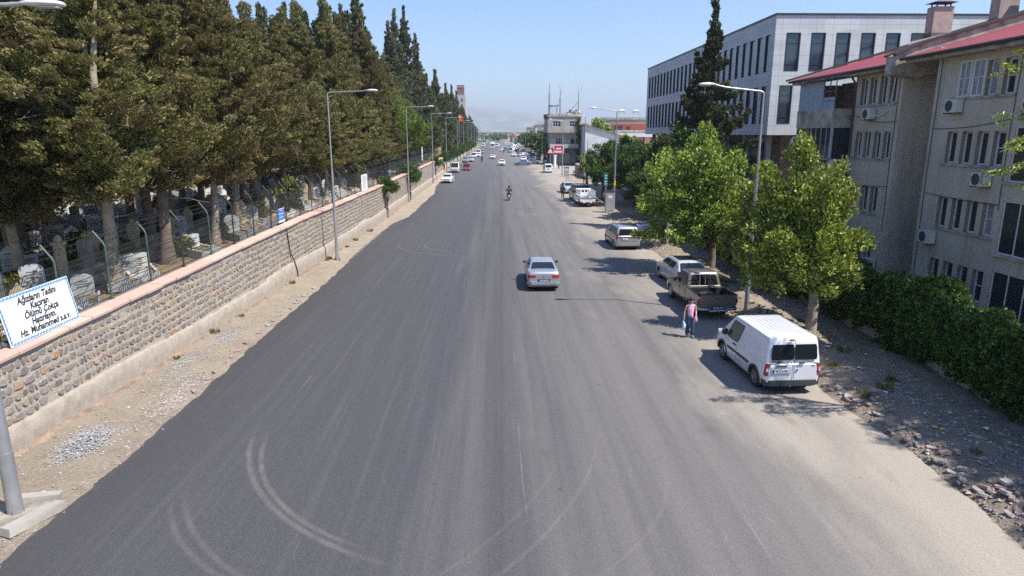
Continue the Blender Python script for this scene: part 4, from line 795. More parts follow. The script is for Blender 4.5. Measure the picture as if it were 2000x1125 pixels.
class Car:
    """body along +Y (front). s: dict L W H wb fo rw sill deck[(y,z)] cab(yb0,yb1,yt0,yt1) belt wb_ wt"""
    def __init__(s, nm, lab, cat, mat, L, W, H, wbase, fo, rw, deck, cab, belt, wt=.78, cabw=.93, sill=.24, grp=None, glass=None, detail=2, nose=.12, rim=None, tailr=.05, cabd=None):
        s.L, s.W, s.H, s.rw, s.mat = L, W, H, rw, mat; s.cab, s.belt = cab, belt; s.root = thing(nm, lab, cat, (0, 0, 0), 0, grp)
        s.yf = L / 2 - fo; s.yr = s.yf - wbase; s.cabw, s.wtop = cabw, wt; s.deck = deck; s.sill = sill; s.nose = nose; s.tailr = tailr
        s.gl = glass or GLS; s.body(); s.cabin(cabd); s.wheels(rim or RIM)
    def w(s, y):
        t = y / (s.L / 2); h = s.W / 2
        k = max(0, (abs(t) - .72) / .28); return h * (1 - (s.nose if t > 0 else s.tailr) * k ** 2.2)
    def zb(s, y):
        for yw in (s.yf, s.yr):
            d = abs(y - yw); ra = s.rw * 1.14
            if d < ra: return max(s.sill, s.rw + math.sqrt(ra * ra - d * d) * .98)
        return s.sill
    def side(s, y, z):                  # half width of the body side at height z
        zt = ip(y, s.deck); t = (z - s.sill) / (zt - s.sill); t = max(0, min(1, t))
        return s.w(y) * ip(t, [(0, .955), (.15, .985), (.45, 1.0), (.7, .992), (.88, .97), (1, .925)])
    def body(s):
        h = s.L / 2; ys = {-h, -h + .03, -h + .09, -h + .2, h, h - .03, h - .1, h - .22}
        for yw in (s.yf, s.yr):
            for k in range(-7, 8): ys.add(yw + s.rw * 1.14 * math.sin(k / 7 * PI / 2))
            ys.add(yw + s.rw * 1.16); ys.add(yw - s.rw * 1.16)
        for y, z in s.deck: ys.add(max(-h, min(h, y)))
        ys = sorted(y for y in ys if -h <= y <= h); out = []
        for y in ys:
            if not out or y - out[-1] > .012: out.append(y)
        rings = []; lv = (0, .1, .25, .45, .65, .8, .9, .97)
        for i, y in enumerate(out):
            zb = s.zb(y); zt = ip(y, s.deck); e = h - abs(y); sh = 1 if e > .09 else ip(e, [(0, .90), (.03, .955), (.09, 1)]); dz = 0 if e > .09 else ip(e, [(0, .07), (.03, .025), (.09, 0)])
            zb = zb + dz * .6; zt = zt - dz; half = []
            for t in lv: z = lerp(zb, zt, t); half.append((s.side(y, z) * sh, z))
            ww = half[-1][0]; half += [(ww * .93, zt + .012), (ww * .6, zt + .03), (ww * .25, zt + .038)]
            rings.append([(x, y, z) for x, z in half] + [(-x, y, z) for x, z in reversed(half)])
        b = MB(); n = len(rings[0])
        b.loft(rings, 0, False, False); b.add(rings[0], [tuple(range(n))]); b.add(rings[-1], [tuple(range(n - 1, -1, -1))])
        s.bodyo = b.build('body', s.mat, s.root, 35, True)
        u = MB(); u.box(-s.W / 2 + .2, s.W / 2 - .2, -h + .1, h - .1, s.sill - .06, min(s.belt - .08, .72)); 
        u.box(-s.W / 2 + .05, s.W / 2 - .05, s.yr + s.rw * 1.2, s.yf - s.rw * 1.2, s.sill - .04, .4); u.build('underbody', UND, s.root)
    def cabin(s, extra=None):
        yb0, yb1, yt0, yt1 = s.cab; H = s.H; zb = s.belt; wb, wt = s.W / 2 * s.cabw, s.W / 2 * s.wtop
        def ring(y0, y1, w_, z, rad):
            pts = []; w_ = max(w_, .1)
            for (cx, cy, a0) in ((w_ - rad, y1 - rad, 0), (-w_ + rad, y1 - rad, 90), (-w_ + rad, y0 + rad, 180), (w_ - rad, y0 + rad, 270)):
                for k in range(4): a = R(a0 + 30 * k); pts.append((cx + rad * math.cos(a), cy + rad * math.sin(a), z))
            return pts
        d = H - zb; f = lambda t: (lerp(yb0, yt0, t), lerp(yb1, yt1, t), lerp(wb, wt, t))
        rings = []
        for t in (0, .5, .86, ): a, bb, c_ = f(t); rings.append(ring(a, bb, c_, zb - .03 + (d - .02) * t, .09))
        a, bb, c_ = f(.97); rings.append(ring(a + .02, bb - .03, c_ - .015, H - .055, .12)); rings.append(ring(a + .08, bb - .12, c_ - .07, H - .02, .14)); rings.append(ring(a + .25, bb - .35, c_ - .28, H, .14))
        b = MB(); b.loft(rings); b.build('roof', s.mat, s.root, 40)
        s.f = f
    def sp(s, sd, u, v, off=.008):      # point on cabin side
        a, bb, c_ = s.f(v); return (sd * (c_ + off), lerp(a, bb, u), s.belt - .03 + (s.H - s.belt - .02) * v)
    def ep(s, end, u, v, off=.01):      # point on the cabin's end
        a, bb, c_ = s.f(v); y = bb + off if end > 0 else a - off; return (u * (c_ - .05), y, s.belt - .03 + (s.H - s.belt - .02) * v)
    def patch(s, nm, fn, us, vs, mat, parent=None, rad=.0, flip=False, th=.006):
        """rounded quad patch: us/vs = ranges; us may be 4 numbers (bottom u0,u1, top u0,u1)"""
        if len(us) == 2: us = (us[0], us[1], us[0], us[1])
        n = 6; P = []
        for i in range(n + 1):
            v = lerp(vs[0], vs[1], i / n); a = lerp(us[0], us[2], i / n); bb = lerp(us[1], us[3], i / n)
            e = .04 * (bb - a) if i in (0, n) else 0
            P.append([fn(lerp(a + e, bb - e, k / 6), v) for k in range(7)])
        b = MB(); b.grid(P); o = b.build(nm, mat, parent or s.root, 60)
        return o
    def window(s, sd, us, vs=(.1, .84), mat=None, nm='side_window'):
        return s.patch(nm, lambda u, v: s.sp(sd, u, v), us, vs, mat or s.gl)
    def ends(s, front=(.12, .88), rear=(.12, .86), fu=.96, ru=.94, rmat=None):
        if front: s.patch('windscreen', lambda u, v: s.ep(1, u, v), (-fu, fu), front, s.gl)
        if rear: s.patch('rear_window', lambda u, v: s.ep(-1, u, v), (-ru, ru), rear, rmat or s.gl)
    def bodyp(s, sd, y, z, off=.006): return (sd * (s.side(y, z) + off), y, z)
    def door(s, sd, y0, y1, z0=.3, z1=None, handle=True, hy=None):
        z1 = z1 or s.belt - .02
        s.patch('door_seam', lambda u, v: s.bodyp(sd, u, v, .002), (y0, y1), (z0, z1), SEAM)
        o = s.patch('door', lambda u, v: s.bodyp(sd, u, v, .005), (y0 + .012, y1 - .012), (z0 + .012, z1 - .002), s.mat)
        if handle:
            hy = hy or y0 + .1; x = s.side(hy, z1 - .14) + .02; b = MB(); b.cbox(sd * x, hy + .06, z1 - .13, .03, .2, .035); b.build('door_handle', PLA if s.mat.name.endswith('white') else s.mat, o)
    def arch(s, mat):
        for sd in (-1, 1):
            for yw in (s.yf, s.yr):
                b = MB(); ra = s.rw * 1.14; r0 = []; r1 = []; P = []
                for k in range(13):
                    a = PI * k / 12; row = []
                    for q in (ra - .005, ra + .06): y, z = yw + q * math.cos(a), s.rw + q * math.sin(a) * .98; row.append((sd * (s.side(y, max(z, s.sill)) + .022), y, max(z, s.sill)))
                    P.append([(sd * (abs(row[0][0]) - .07), row[0][1], row[0][2])] + row + [(sd * (abs(row[1][0]) - .03), row[1][1], row[1][2])])
                b.grid(P); b.build('arch_trim', mat, s.root, 50)
    def strip(s, z, hh, y0, y1, mat, sides=(-1, 1), off=.012, nm='side_moulding'):
        for sd in sides: s.patch(nm, lambda u, v: s.bodyp(sd, u, v, off), (y0, y1), (z, z + hh), mat)
    def wheels(s, rim):
        r = s.rw; tw = .2 if s.W > 1.6 else .17
        me = MB().lathe([(r * .62, -tw / 2), (r * .93, -tw / 2), (r, -tw / 2 + .03), (r, tw / 2 - .03), (r * .93, tw / 2), (r * .64, tw / 2), (r * .6, tw / 2 - .07)], 'X', n=20, caps=False).mesh('tyre', TYR, 40)
        b = MB(); b.lathe([(r * .64, tw / 2 - .03), (r * .64, tw / 2 + .004), (r * .56, tw / 2 + .004), (r * .5, tw / 2 - .05), (.001, tw / 2 - .055)], 'X', n=20, caps=False); b.lathe([(r * .18, tw / 2 - .055), (r * .15, tw / 2 - .005), (.001, tw / 2)], 'X', n=10)
        for k in range(6): a = k * PI / 3; b.cbox(tw / 2 - .025, math.cos(a) * r * .33, math.sin(a) * r * .33, .025, r * .46, .055, 0, 0, a)
        rm = b.mesh('rim', rim, 40)
        dk = MB().lathe([(r * .52, tw / 2 - .046), (.001, tw / 2 - .046)], 'X', n=16, caps=False).mesh('brake_disc', UND)
        for sd in (-1, 1):
            for yw in (s.yf, s.yr):
                o = link('wheel', me, s.root, (sd * (s.W / 2 - tw / 2 - .03), yw, r)); q = link('rim', rm, o); q.scale = (sd, 1, 1); q2 = link('brake_disc', dk, o); q2.scale = (sd, 1, 1)
    def endbox(s, nm, mat, x0, x1, z0, z1, end=-1, wrap=.0, off=.012, parent=None, d=.05):
        """lamp / plate / bumper strip hugging the front or rear face; x0..x1 on +x, mirrored by caller"""
        h = s.L / 2; P = []; n = 8
        for k in range(n + 1):
            x = lerp(x0, x1, k / n); ye = h + off; lim = s.w(end * h) * .9
            y = ye - (max(0, abs(x) - lim) * 1.3 if abs(x) > lim else 0) ; P.append([(x, end * y, z0), (x, end * (y + .006), (z0 + z1) / 2), (x, end * y, z1)])
        top = [(p[2][0], p[2][1] - end * d, z1) for p in P]; bot = [(p[0][0], p[0][1] - end * d, z0) for p in P]
        b = MB(); b.grid([[bo, *p, t_] for p, t_, bo in zip(P, top, bot)])
        b.quad(*[P[0][0], P[0][2], top[0], bot[0]]); b.quad(*[P[-1][0], P[-1][2], top[-1], bot[-1]])
        return b.build(nm, mat, parent or s.root, 30)
    def lampwrap(s, nm, mat, z0, z1, xin, ylen, end=-1, taper=0):
        """corner lamp: covers end face from |x|=xin outward and wraps ylen along the side"""
        h = s.L / 2
        for sd in (-1, 1):
            P = []
            for v in range(5):
                z = lerp(z0, z1, v / 4); row = []; xe = s.side(end * (h - .09), z) + .008
                row.append((sd * xin, end * (h + .008), z)); row.append((sd * (xe * .93 - .05), end * (h + .006), z)); row.append((sd * (xe * .955), end * (h - .012), z)); row.append((sd * (xe - .012), end * (h - .05), z)); row.append((sd * xe, end * (h - .1), z)); row.append((sd * (s.side(end * (h - ylen), z) + .006), end * (h - ylen - taper * (v / 4)), z))
                P.append(row)
            b = MB(); b.grid(P); b.build(nm, mat, s.root, 60)
    def plate(s, body, z, end=-1, x=0, off=.02, dark=False, w_=.52):
        h = s.L / 2 + off; b = MB(); b.cbox(x, end * h, z, w_, .012, .115); b.box(x - w_ / 2 + (0 if end < 0 else w_ - .05), x - w_ / 2 + (.05 if end < 0 else w_), end * h - .008 if end < 0 else h - .006, end * h + .006 if end < 0 else h + .008, z - .055, z + .055, 1)
        o = b.build('number_plate', [PLT if not dark else PLD_, PLB], s.root)
        if body: text(body, .105, BLK if not dark else PLT, o, Matrix.Translation((x + .02 * -end, end * (h + .0075), z)) @ (RX if end < 0 else Matrix.Rotation(PI, 4, 'Z') @ RX), off=.001, sx=.95 if len(body) < 10 else .8)
        return o
    def mirrors(s, z=None, y=None, mat=None, sz=(.18, .1, .13)):
        z = z or s.belt + .08; y = y if y is not None else s.cab[1] - .35
        for sd in (-1, 1): b = MB(); b.loft([[(sd * (s.W / 2 - .06 + q), y + k * sz[1] * w_, z + v * sz[2] * .5 * w_) for k, v in ((-.5, -1), (.5, -.8), (.6, .2), (.3, 1), (-.5, 1))] for q, w_ in ((0, .3), (.05, .9), (.15, 1), (sz[0], .8))]); b.build('mirror', mat or s.mat, s.root, 50)
    def at(s, x, y, rz=0): s.root.location = (x, y, .052); s.root.rotation_euler = (0, 0, R(rz)); return s
def box_part(nm, mat, parent, *boxes, sm=None):
    b = MB()
    for q in boxes: b.cbox(*q)
    return b.build(nm, mat, parent, sm)
SIL = paint('silver', (.42, .44, .47), .55, .34); WHI = paint('white', (.74, .75, .76), 0, .3); GLD = paint('bronze_grey', (.21, .195, .17), .5, .36); WGN = paint('wagon_silver', (.40, .40, .41), .5, .36)
# silver saloon driving away
c = Car('saloon_car', 'silver saloon car driving away alone in the middle of the road', 'car', SIL, 4.4, 1.69, 1.4, 2.65, .85, .3,
        [(-2.2, .95), (-2.12, .99), (-1.35, 1.03), (-.9, 1.0), (.9, .97), (1.3, .9), (2.05, .72), (2.2, .62)], (-1.62, 1.15, -.82, .28), 1.0, .71, .9)
c.ends((.08, .9), (.1, .88)); 
for sd in (-1, 1):
    c.window(sd, (.22, .55, .07, .52), (.1, .84)); c.window(sd, (.58, .9, .55, .96), (.1, .84)); c.door(sd, -1.05, -.1); c.door(sd, -.08, 1.0)
c.lampwrap('tail_lamp', RL, .72, .86, .42, .2); c.endbox('number_plate_recess', PLA, -.32, .32, .52, .66, -1, off=.004)
c.plate('46 LR 815', .58, dark=True); c.endbox('bumper', SIL, -.84, .84, .36, .52, -1, off=.07, d=.14); c.endbox('bumper_strip', PLA, -.8, .8, .33, .37, -1, off=.06); c.mirrors(1.06, .5, PLA)
c.strip(.5, .05, -2.0, 1.9, PLA, off=.008); b = MB(); b.cyl((0, -.5, 1.4), (-.02, -.75, 1.75), .008, .004, 4); b.build('aerial', PLA, c.root)
b = MB(); b.tube([(-.03, -2.215, .8), (.01, -2.215, .87), (.03, -2.215, .83), (0, -2.215, .8), (.03, -2.215, .76), (.02, -2.215, .74)], .008, 4); b.build('emblem', CHR, c.root)
b = MB(); b.box(-.62, .62, -2.16, -1.6, .975, .985); 
c.at(2.33, 35.5, 0)
# silver estate with roof rails
c = Car('estate_car', 'light silver estate car with black roof rails parked with its tail to the camera', 'car', WGN, 4.45, 1.74, 1.6, 2.9, .8, .31,
        [(-2.22, .98), (-2.1, 1.0), (-1, .99), (1.0, .97), (1.35, .93), (2.05, .8), (2.22, .66)], (-2.17, 1.35, -1.98, .45), .98, .8, .95, tailr=.03)
c.ends((.08, .9), (.12, .82), ru=.86)
for sd in (-1, 1):
    c.window(sd, (.06, .26, .09, .27), (.12, .8)); c.window(sd, (.29, .52, .3, .55), (.1, .82)); c.window(sd, (.56, .84, .59, .93), (.1, .82)); c.door(sd, -.95, -.02); c.door(sd, 0, 1.0)
    b = MB(); b.tube([(sd * .62, -1.75, 1.6), (sd * .63, -1.6, 1.66), (sd * .63, .1, 1.66), (sd * .62, .25, 1.6)], .022, 6); b.build('roof_rail', PLA, c.root, 50)
c.lampwrap('tail_lamp', RL, .78, 1.16, .72, .1, taper=-.02); c.plate('46 AAZ 12', .78, x=-.22, w_=.48); c.endbox('tailgate_strip', PLA, -.68, .68, .86, .92, -1); c.endbox('bumper', WGN, -.85, .85, .34, .56, -1, off=.06, d=.14)
for sd in (-1, 1): box_part('reflector', RL, c.root, (sd * .68, -2.295, .4, .12, .01, .03))
c.strip(.52, .09, -1.25, 1.1, PLA, off=.01); c.mirrors(None, .75); b = MB(); b.tube([(.25, -2.2, 1.02), (.0, -2.17, 1.1)], .012, 5); b.build('rear_wiper', PLA, c.root); c.endbox('tailgate_seam', SEAM, -.6, .6, .6, .606, -1, off=.004)
c.at(8.95, 47.85, 2)
# saloon parked across, half hidden
def generic_saloon(nm, lab, mat, grp=None, det=True, L=4.4, W=1.72, H=1.44):
    c = Car(nm, lab, 'car', mat, L, W, H, 2.6, .86, .31, [(-L / 2, .88), (-L / 2 + .1, .98), (-1.4, 1.02), (-.9, .98), (.9, .95), (1.3, .9), (L / 2 - .15, .76), (L / 2, .62)], (-1.7, 1.22, -.95, .3), .97, .73, .91, grp=grp)
    c.ends()
    for sd in (-1, 1):
        c.window(sd, (.2, .54, .1, .52)); c.window(sd, (.57, .9, .55, .95))
        if det: c.door(sd, -1.0, -.05); c.door(sd, -.03, 1.0)
    c.lampwrap('tail_lamp', RL, .7, .88, .45, .18); c.lampwrap('headlamp', HL, .6, .72, .4, .22, 1); c.endbox('grille', PLA, -.36, .36, .5, .68, 1, off=.01); c.endbox('lower_intake', PLA, -.55, .55, .3, .4, 1, off=.012); c.plate('', .47, 1, off=.03); c.plate('', .56, -1); c.mirrors(1.03, .65)
    c.endbox('bumper', mat, -.8, .8, .33, .5, -1, off=.05, d=.12); return c
c = generic_saloon('saloon_car', 'silver saloon parked across the bank behind the estate car, half hidden by the tree', SIL); c.at(13.35, 53.1, 90)
# hatchback
HGR = paint('grey_silver', (.55, .57, .59), .3, .3)
c = Car('hatchback_car', 'silver-grey hatchback with big red tail lamps parked in front of the pickup', 'car', HGR, 4.18, 1.71, 1.46, 2.6, .85, .31,
        [(-2.09, .9), (-2.02, .98), (-1.7, 1.0), (-.9, .97), (.9, .95), (1.25, .9), (1.95, .74), (2.09, .6)], (-2.04, 1.25, -1.35, .3), .97, .72, .92, tailr=.07)
c.ends((.08, .9), (.1, .86))
for sd in (-1, 1): c.window(sd, (.3, .58, .12, .5)); c.window(sd, (.61, .9, .53, .95)); c.door(sd, -1.0, -.05); c.door(sd, -.03, 1.0)
c.lampwrap('tail_lamp', RL, .76, 1.0, .46, .2); c.patch('roof_reflection_panel', lambda u, v: (u * (1 - .0 * v), v, 1.466 + .004 * math.cos(u)), (-.48, .48), (-1.2, .05), GLS); c.plate('', .62); c.endbox('bumper', HGR, -.82, .82, .32, .52, -1, off=.07, d=.14); c.mirrors(1.03, .65, HGR); b = MB(); b.tube([(.0, -2.12, 1.0), (-.35, -1.96, 1.13)], .013, 5); b.build('rear_wiper', PLA, c.root)  # dark glassy roof panel, its darkness standing for the trees mirrored in the roof
c.at(9.95, 35.4, 3)
# pickup
c = Car('pickup_truck', 'bronze-grey double-cab pickup with an open bed parked beside the walking woman', 'pickup', GLD, 4.95, 1.76, 1.74, 2.95, .9, .36,
        [(-2.47, .66), (-.86, .66), (-.8, 1.08), (.9, 1.06), (1.3, 1.04), (2.3, .94), (2.47, .78)], (-.78, 1.28, -.55, .45), 1.08, .78, .93, sill=.42, tailr=.0, rim=RIM)
c.ends((.08, .9), (.18, .88), ru=.88)
for sd in (-1, 1):
    c.window(sd, (.05, .42, .08, .4), (.12, .84)); c.window(sd, (.47, .86, .45, .95), (.12, .84)); c.door(sd, -.72, .1, .5); c.door(sd, .12, 1.15, .5)
c.arch(GLD)
bed = MB(); bed.box(-.88, -.82, -2.46, -.82, .64, 1.08); bed.box(.82, .88, -2.46, -.82, .64, 1.08); bed.box(-.82, .82, -.9, -.84, .64, 1.08); bo = bed.build('bed', GLD, c.root)
bl = MB(); bl.box(-.815, .815, -2.4, -.9, .70, .72); bl.box(-.82, -.80, -2.4, -.9, .72, 1.06); bl.box(.80, .82, -2.4, -.9, .72, 1.06); bl.box(-.8, .8, -.92, -.90, .72, 1.06); bl.box(-.8, .8, -2.4, -2.38, .72, 1.06); bl.build('bed_liner', UND, bo)
b = MB()
for sd in (-1, 1): b.tube([(sd * .85, -2.46, 1.09), (sd * .85, -.85, 1.09)], .03, 6)
b.tube([(-.85, -2.46, 1.09), (.85, -2.46, 1.09)], .03, 6); b.build('bed_rail', PLA, bo, 50)
b = MB(); b.box(-.8, .8, -2.5, -2.44, .62, 1.09); tg = b.build('tailgate', GLD, c.root); b = MB(); b.box(-.72, .72, -2.507, -2.499, .98, .99); b.box(-.72, .72, -2.507, -2.499, .7, .706); b.cbox(0, -2.51, .95, .2, .02, .05); b.build('tailgate_handle', PLA, tg)
for sd in (-1, 1): box_part('tail_lamp', RL, c.root, (sd * .84, -2.47, .84, .09, .07, .22)); box_part('lamp_strip', HL, c.root, (sd * .84, -2.472, .99, .085, .07, .08))
b = MB(); b.tube([(-.86, -2.42, .5), (-.8, -2.56, .48), (-.42, -2.58, .48), (-.36, -2.6, .42), (.36, -2.6, .42), (.42, -2.58, .48), (.8, -2.56, .48), (.86, -2.42, .5)], .055, 7); b.build('bumper', CHR, c.root, 50)
c.plate('46 PZ 111', .54, -1, x=0, off=.1, dark=True)
b = MB(); fr = [(-.72, -.88, 1.08), (-.6, -.76, 1.66), (.6, -.76, 1.66), (.72, -.88, 1.08)]; b.tube(fr, .022, 6); b.tube([(-.7, -.87, 1.14), (.7, -.87, 1.14)], .022, 6)
for x in (-.24, .0, .24): b.tube([(x * 1.1, -.87, 1.12), (x, -.76, 1.66)], .02, 5)
b.build('window_guard', paint('guard', (.3, .28, .25), .5), c.root, 50)
b = MB(); b.lathe([(.22, .74), (.36, .74), (.4, .8), (.4, .88), (.36, .94), (.22, .94)], 'Z', (-.1, -1.45, 0), 18); b.build('spare_tyre', TYR, c.root, 40)
b = MB(); b.cbox(.4, -1.9, .76, .5, .3, .06, .4); b.cbox(-.35, -2.1, .76, .3, .25, .08, .9); b.build('bed_clutter', M('clutter_dark', (.12, .12, .12), .8), bo)
c.mirrors(1.16, .72, PLA, (.2, .1, .2)); c.at(9.42, 30.35, 2.5)
# white panel van
c = Car('panel_van', 'white panel van with ribbed roof and dark rear windows parked nearest on the right', 'van', WHI, 4.28, 1.8, 1.86, 2.66, .86, .33,
        [(-2.14, 1.0), (-1, 1.02), (1.0, 1.02), (1.4, 1.02), (2.0, .86), (2.14, .7)], (-2.12, 1.52, -2.03, .62), 1.04, .86, .975, sill=.28, tailr=.02, rim=RIMD)
c.ends((.08, .9), None)
for sd in (-1, 1):
    c.window(sd, (.6, .835, .63, .9), (.02, .8), GLT); c.door(sd, .08, 1.12, .36, 1.02, hy=.22)
    c.patch('side_window_rim', lambda u, v: c.sp(sd, u, v, .003), (.59, .85, .62, .925), (-.01, .84), SEAM)
c.arch(PLA)
for (y0, y1) in ((-.95, .05), (.1, .85)): c.strip(.62, .09, y0, y1, PLA, off=.014)
for z in (.34, .4, .46, .52): c.strip(z, .012, -.9, 1.0, M('groove_shade', (.45, .45, .46), .5), off=.004, nm='sill_groove')
yb = -2.12
for k, (x0, x1) in enumerate(((-.92, -.02), (.02, .92))):
    c.patch('rear_window', lambda u, v: (u, lerp(-2.142, -2.055, (v - 1.04) / .78) - .022, v), (x0 * .80, x1 * .80 if k else -.012, x0 * .77, x1 * .77 if k else -.012) if k == 0 else (.012, x1 * .8, .012, x1 * .77), (1.14, 1.62), GLS)
b = MB(); b.cbox(.02, -2.165, 1.0, .012, .012, .95); b.cbox(.02, -2.095, 1.64, .012, .012, .2, 0, 0, -.11); b.build('door_gap', SEAM, c.root)
c.endbox('bumper', PLA, -.89, .89, .3, .48, -1, off=.06, d=.18)
c.lampwrap('tail_lamp', RL, .62, 1.0, .79, .06)
for sd in (-1, 1): box_part('reversing_lamp', HL, c.root, (sd * .835, -2.158, .82, .07, .02, .1))
box_part('brake_lamp', RL, c.root, (-.1, -2.092, 1.755, .16, .03, .04)); b = MB(); b.cbox(-.4, -2.15, .79, .62, .02, .25); pr = b.build('plate_recess', M('recess_white', (.6, .6, .61), .4), c.root)
c.plate('46 F 6492', .78, -1, x=-.4, off=.032)
box_part('door_handle', CHR, c.root, (.24, -2.165, 1.03, .2, .03, .045)); box_part('door_handle', PLA, c.root, (.68, -2.165, 1.02, .1, .02, .035)); box_part('lock', PLA, c.root, (.12, -2.16, .8, .05, .02, .05)); box_part('plate_lamp', PLA, c.root, (-.4, -2.17, .94, .36, .03, .03))
text('TRANSIT', .085, BLK, c.root, Matrix.Translation((-.57, -2.157, 1.09)) @ RX, shear=.3, off=.003); text('CONNECT', .05, BLK, c.root, Matrix.Translation((-.45, -2.157, 1.045)) @ RX, shear=.2, off=.002)
for i in range(8):
    x = -.56 + .16 * i; dz = -.11 * max(0, abs(x) - .45); b = MB(); b.add([(x - .012, -1.75, 1.84), (x + .012, -1.75, 1.84), (x + .012, .45, 1.84), (x - .012, .45, 1.84)], [(0, 1, 2, 3)]); b.cbox(x, -.72, 1.864 + dz, .045, 2.0, .014); b.build('roof_rib', WHI, c.root); b = MB(); b.cbox(x + .032, -.72, 1.864 + dz, .018, 2.0, .007); b.build('roof_groove', M('groove_dark', (.3, .3, .31), .5), c.root)
box_part('tow_eye', CHR, c.root, (-.1, -2.2, .3, .06, .08, .03)); c.mirrors(1.14, 1.0, PLA, (.2, .14, .22)); c.lampwrap('headlamp', HL, .72, .9, .5, .3, 1)
c.at(9.0, 21.45, 3.0)
# small white flatbed truck with slatted cage sides
t_ = thing('flatbed_truck', 'small white flatbed truck with tall open cage sides and red tail lamps', 'truck'); b = MB()
b.box(-.85, .85, -2.3, .5, .62, .70); b.box(-.85, -.81, -2.3, .5, .7, 1.02); b.box(.81, .85, -2.3, .5, .7, 1.02); b.box(-.81, .81, -2.34, -2.3, .62, 1.02); b.build('flatbed', WHI, t_)
b = MB()
for sd in (-1, 1):
    x = sd * .83
    for y in (-2.28, -1.3, -.4, .48): b.cbox(x, y, 1.4, .035, .05, .82)
    for z in (1.15, 1.42, 1.66, 1.78): b.cbox(x, -.9, z, .02, 2.8, .17 if z < 1.7 else .04)
for z in (1.12, 1.32, 1.74): b.cbox(0, .48, z, 1.66, .025, .22 if z < 1.5 else .14)
for x in (-.55, -.3, .1, .45): b.cbox(x, .47, 1.45, .12, .03, .7)
b.build('cage', WHI, t_); b = MB(); b.cbox(0, -2.345, 1.0, 1.72, .03, .05)
for sd in (-1, 1): b.cbox(sd * .845, -.9, 1.05, .012, 2.8, .05); b.cbox(sd * .85, -.9, .82, .01, 2.8, .02)
b.build('rail_strip', PLA, t_)
b = MB(); b.loft([[(-.84, y, z) for y, z in ((.6, .4), (2.25, .4), (2.3, .9), (1.85, 1.75), (.75, 1.85), (.6, 1.7))], [(.84, y, z) for y, z in ((.6, .4), (2.25, .4), (2.3, .9), (1.85, 1.75), (.75, 1.85), (.6, 1.7))]]); cb_ = b.build('cab', WHI, t_, None, True)
box_part('rear_window', GLS, t_, (0, .59, 1.5, 1.2, .02, .35)); 
for sd in (-1, 1): box_part('side_window', GLS, t_, (sd * .845, 1.3, 1.4, .02, .8, .4)); box_part('tail_lamp', RL, t_, (sd * .66, -2.36, .55, .26, .05, .12)); box_part('mirror', PLA, t_, (sd * .98, 1.9, 1.4, .2, .06, .25))
box_part('bumper', WHI, t_, (0, -2.34, .55, 1.0, .04, .14)); box_part('number_plate', PLB, t_, (0, -2.37, .55, .5, .02, .12)); b = MB(); b.box(-.4, .4, -2.2, 2.2, .35, .62); b.build('chassis', UND, t_)
for k in range(6): box_part('lettering', PLA, t_, (-.42 + .17 * k, -2.343, .85, .1, .008, .06))
wm = MB().lathe([(.15, -.09), (.27, -.09), (.3, -.06), (.3, .06), (.27, .09), (.15, .09), (.13, .04), (.001, .04)], 'X', n=16).mesh('wheel', TYR, 40)
for (x, y) in ((-.72, -1.4), (.72, -1.4), (-.72, 1.5), (.72, 1.5)): link('wheel', wm, t_, (x, y, .3))
t_.location = (9.75, 75.4, .05); t_.rotation_euler = (0, 0, R(2))
# dark minibus in front of it
DGR = paint('dark_grey', (.07, .08, .09), .3)
c = Car('minibus', 'dark grey minibus parked in front of the small white flatbed truck', 'van', DGR, 4.9, 1.9, 1.96, 3.0, .9, .34, [(-2.45, 1.1), (1.5, 1.1), (2.3, .95), (2.45, .75)], (-2.42, 1.7, -2.3, .9), 1.1, .84, .97, tailr=.02)
c.ends((.08, .9), (.1, .82))
for sd in (-1, 1):
    for a in ((.03, .24), (.27, .5), (.53, .74)): c.window(sd, a, (.08, .8))
    c.window(sd, (.77, .9, .78, .94), (.08, .8)); c.door(sd, .4, 1.3, .35)
c.lampwrap('tail_lamp', RL, .8, 1.2, .75, .08); c.mirrors(1.25, 1.2, PLA); c.plate('', .6); c.at(9.9, 81.6, 3)
LBL = paint('pale_blue', (.5, .58, .66), .3)
c = generic_saloon('saloon_car', 'pale saloon facing the camera beyond the dark grey minibus', LBL); c.at(9.65, 92, 184)
# white compact van far right
def mpv(nm, lab, mat, cat='van', grp=None, L=4.1, W=1.72, H=1.8, two=True):
    c = Car(nm, lab, cat, mat, L, W, H, 2.7, .8, .31, [(-L / 2, 1.0), (.9, 1.0), (1.35, .98), (L / 2 - .15, .82), (L / 2, .66)], (-L / 2 + .04, 1.35, -L / 2 + .14, .6), 1.0, .85, .96, tailr=.02, grp=grp)
    c.ends((.08, .9), (.14, .82), ru=.85)
    for sd in (-1, 1): c.window(sd, (.06, .3)); c.window(sd, (.33, .56)); c.window(sd, (.6, .84, .6, .92)); c.door(sd, .1, 1.1)
    c.lampwrap('tail_lamp', RL, .7, 1.05, .74, .07); c.lampwrap('headlamp', HL, .66, .82, .45, .22, 1); c.endbox('grille', PLA, -.4, .4, .55, .72, 1); c.endbox('bumper', mat, -.82, .82, .3, .5, -1, off=.05, d=.12); c.endbox('lower_intake', PLA, -.6, .6, .3, .42, 1, off=.012); c.plate('', .75, -1, x=-.1, dark=True); c.plate('', .5, 1, off=.03); c.mirrors(1.12, .8, PLA); return c
c = mpv('compact_van', 'white compact van parked alone on the dusty bay before the corner building', WHI); box_part('door_gap', SEAM, c.root, (0, -2.07, 1.2, .03, .03, .9)); c.at(10.35, 140.3, 1)
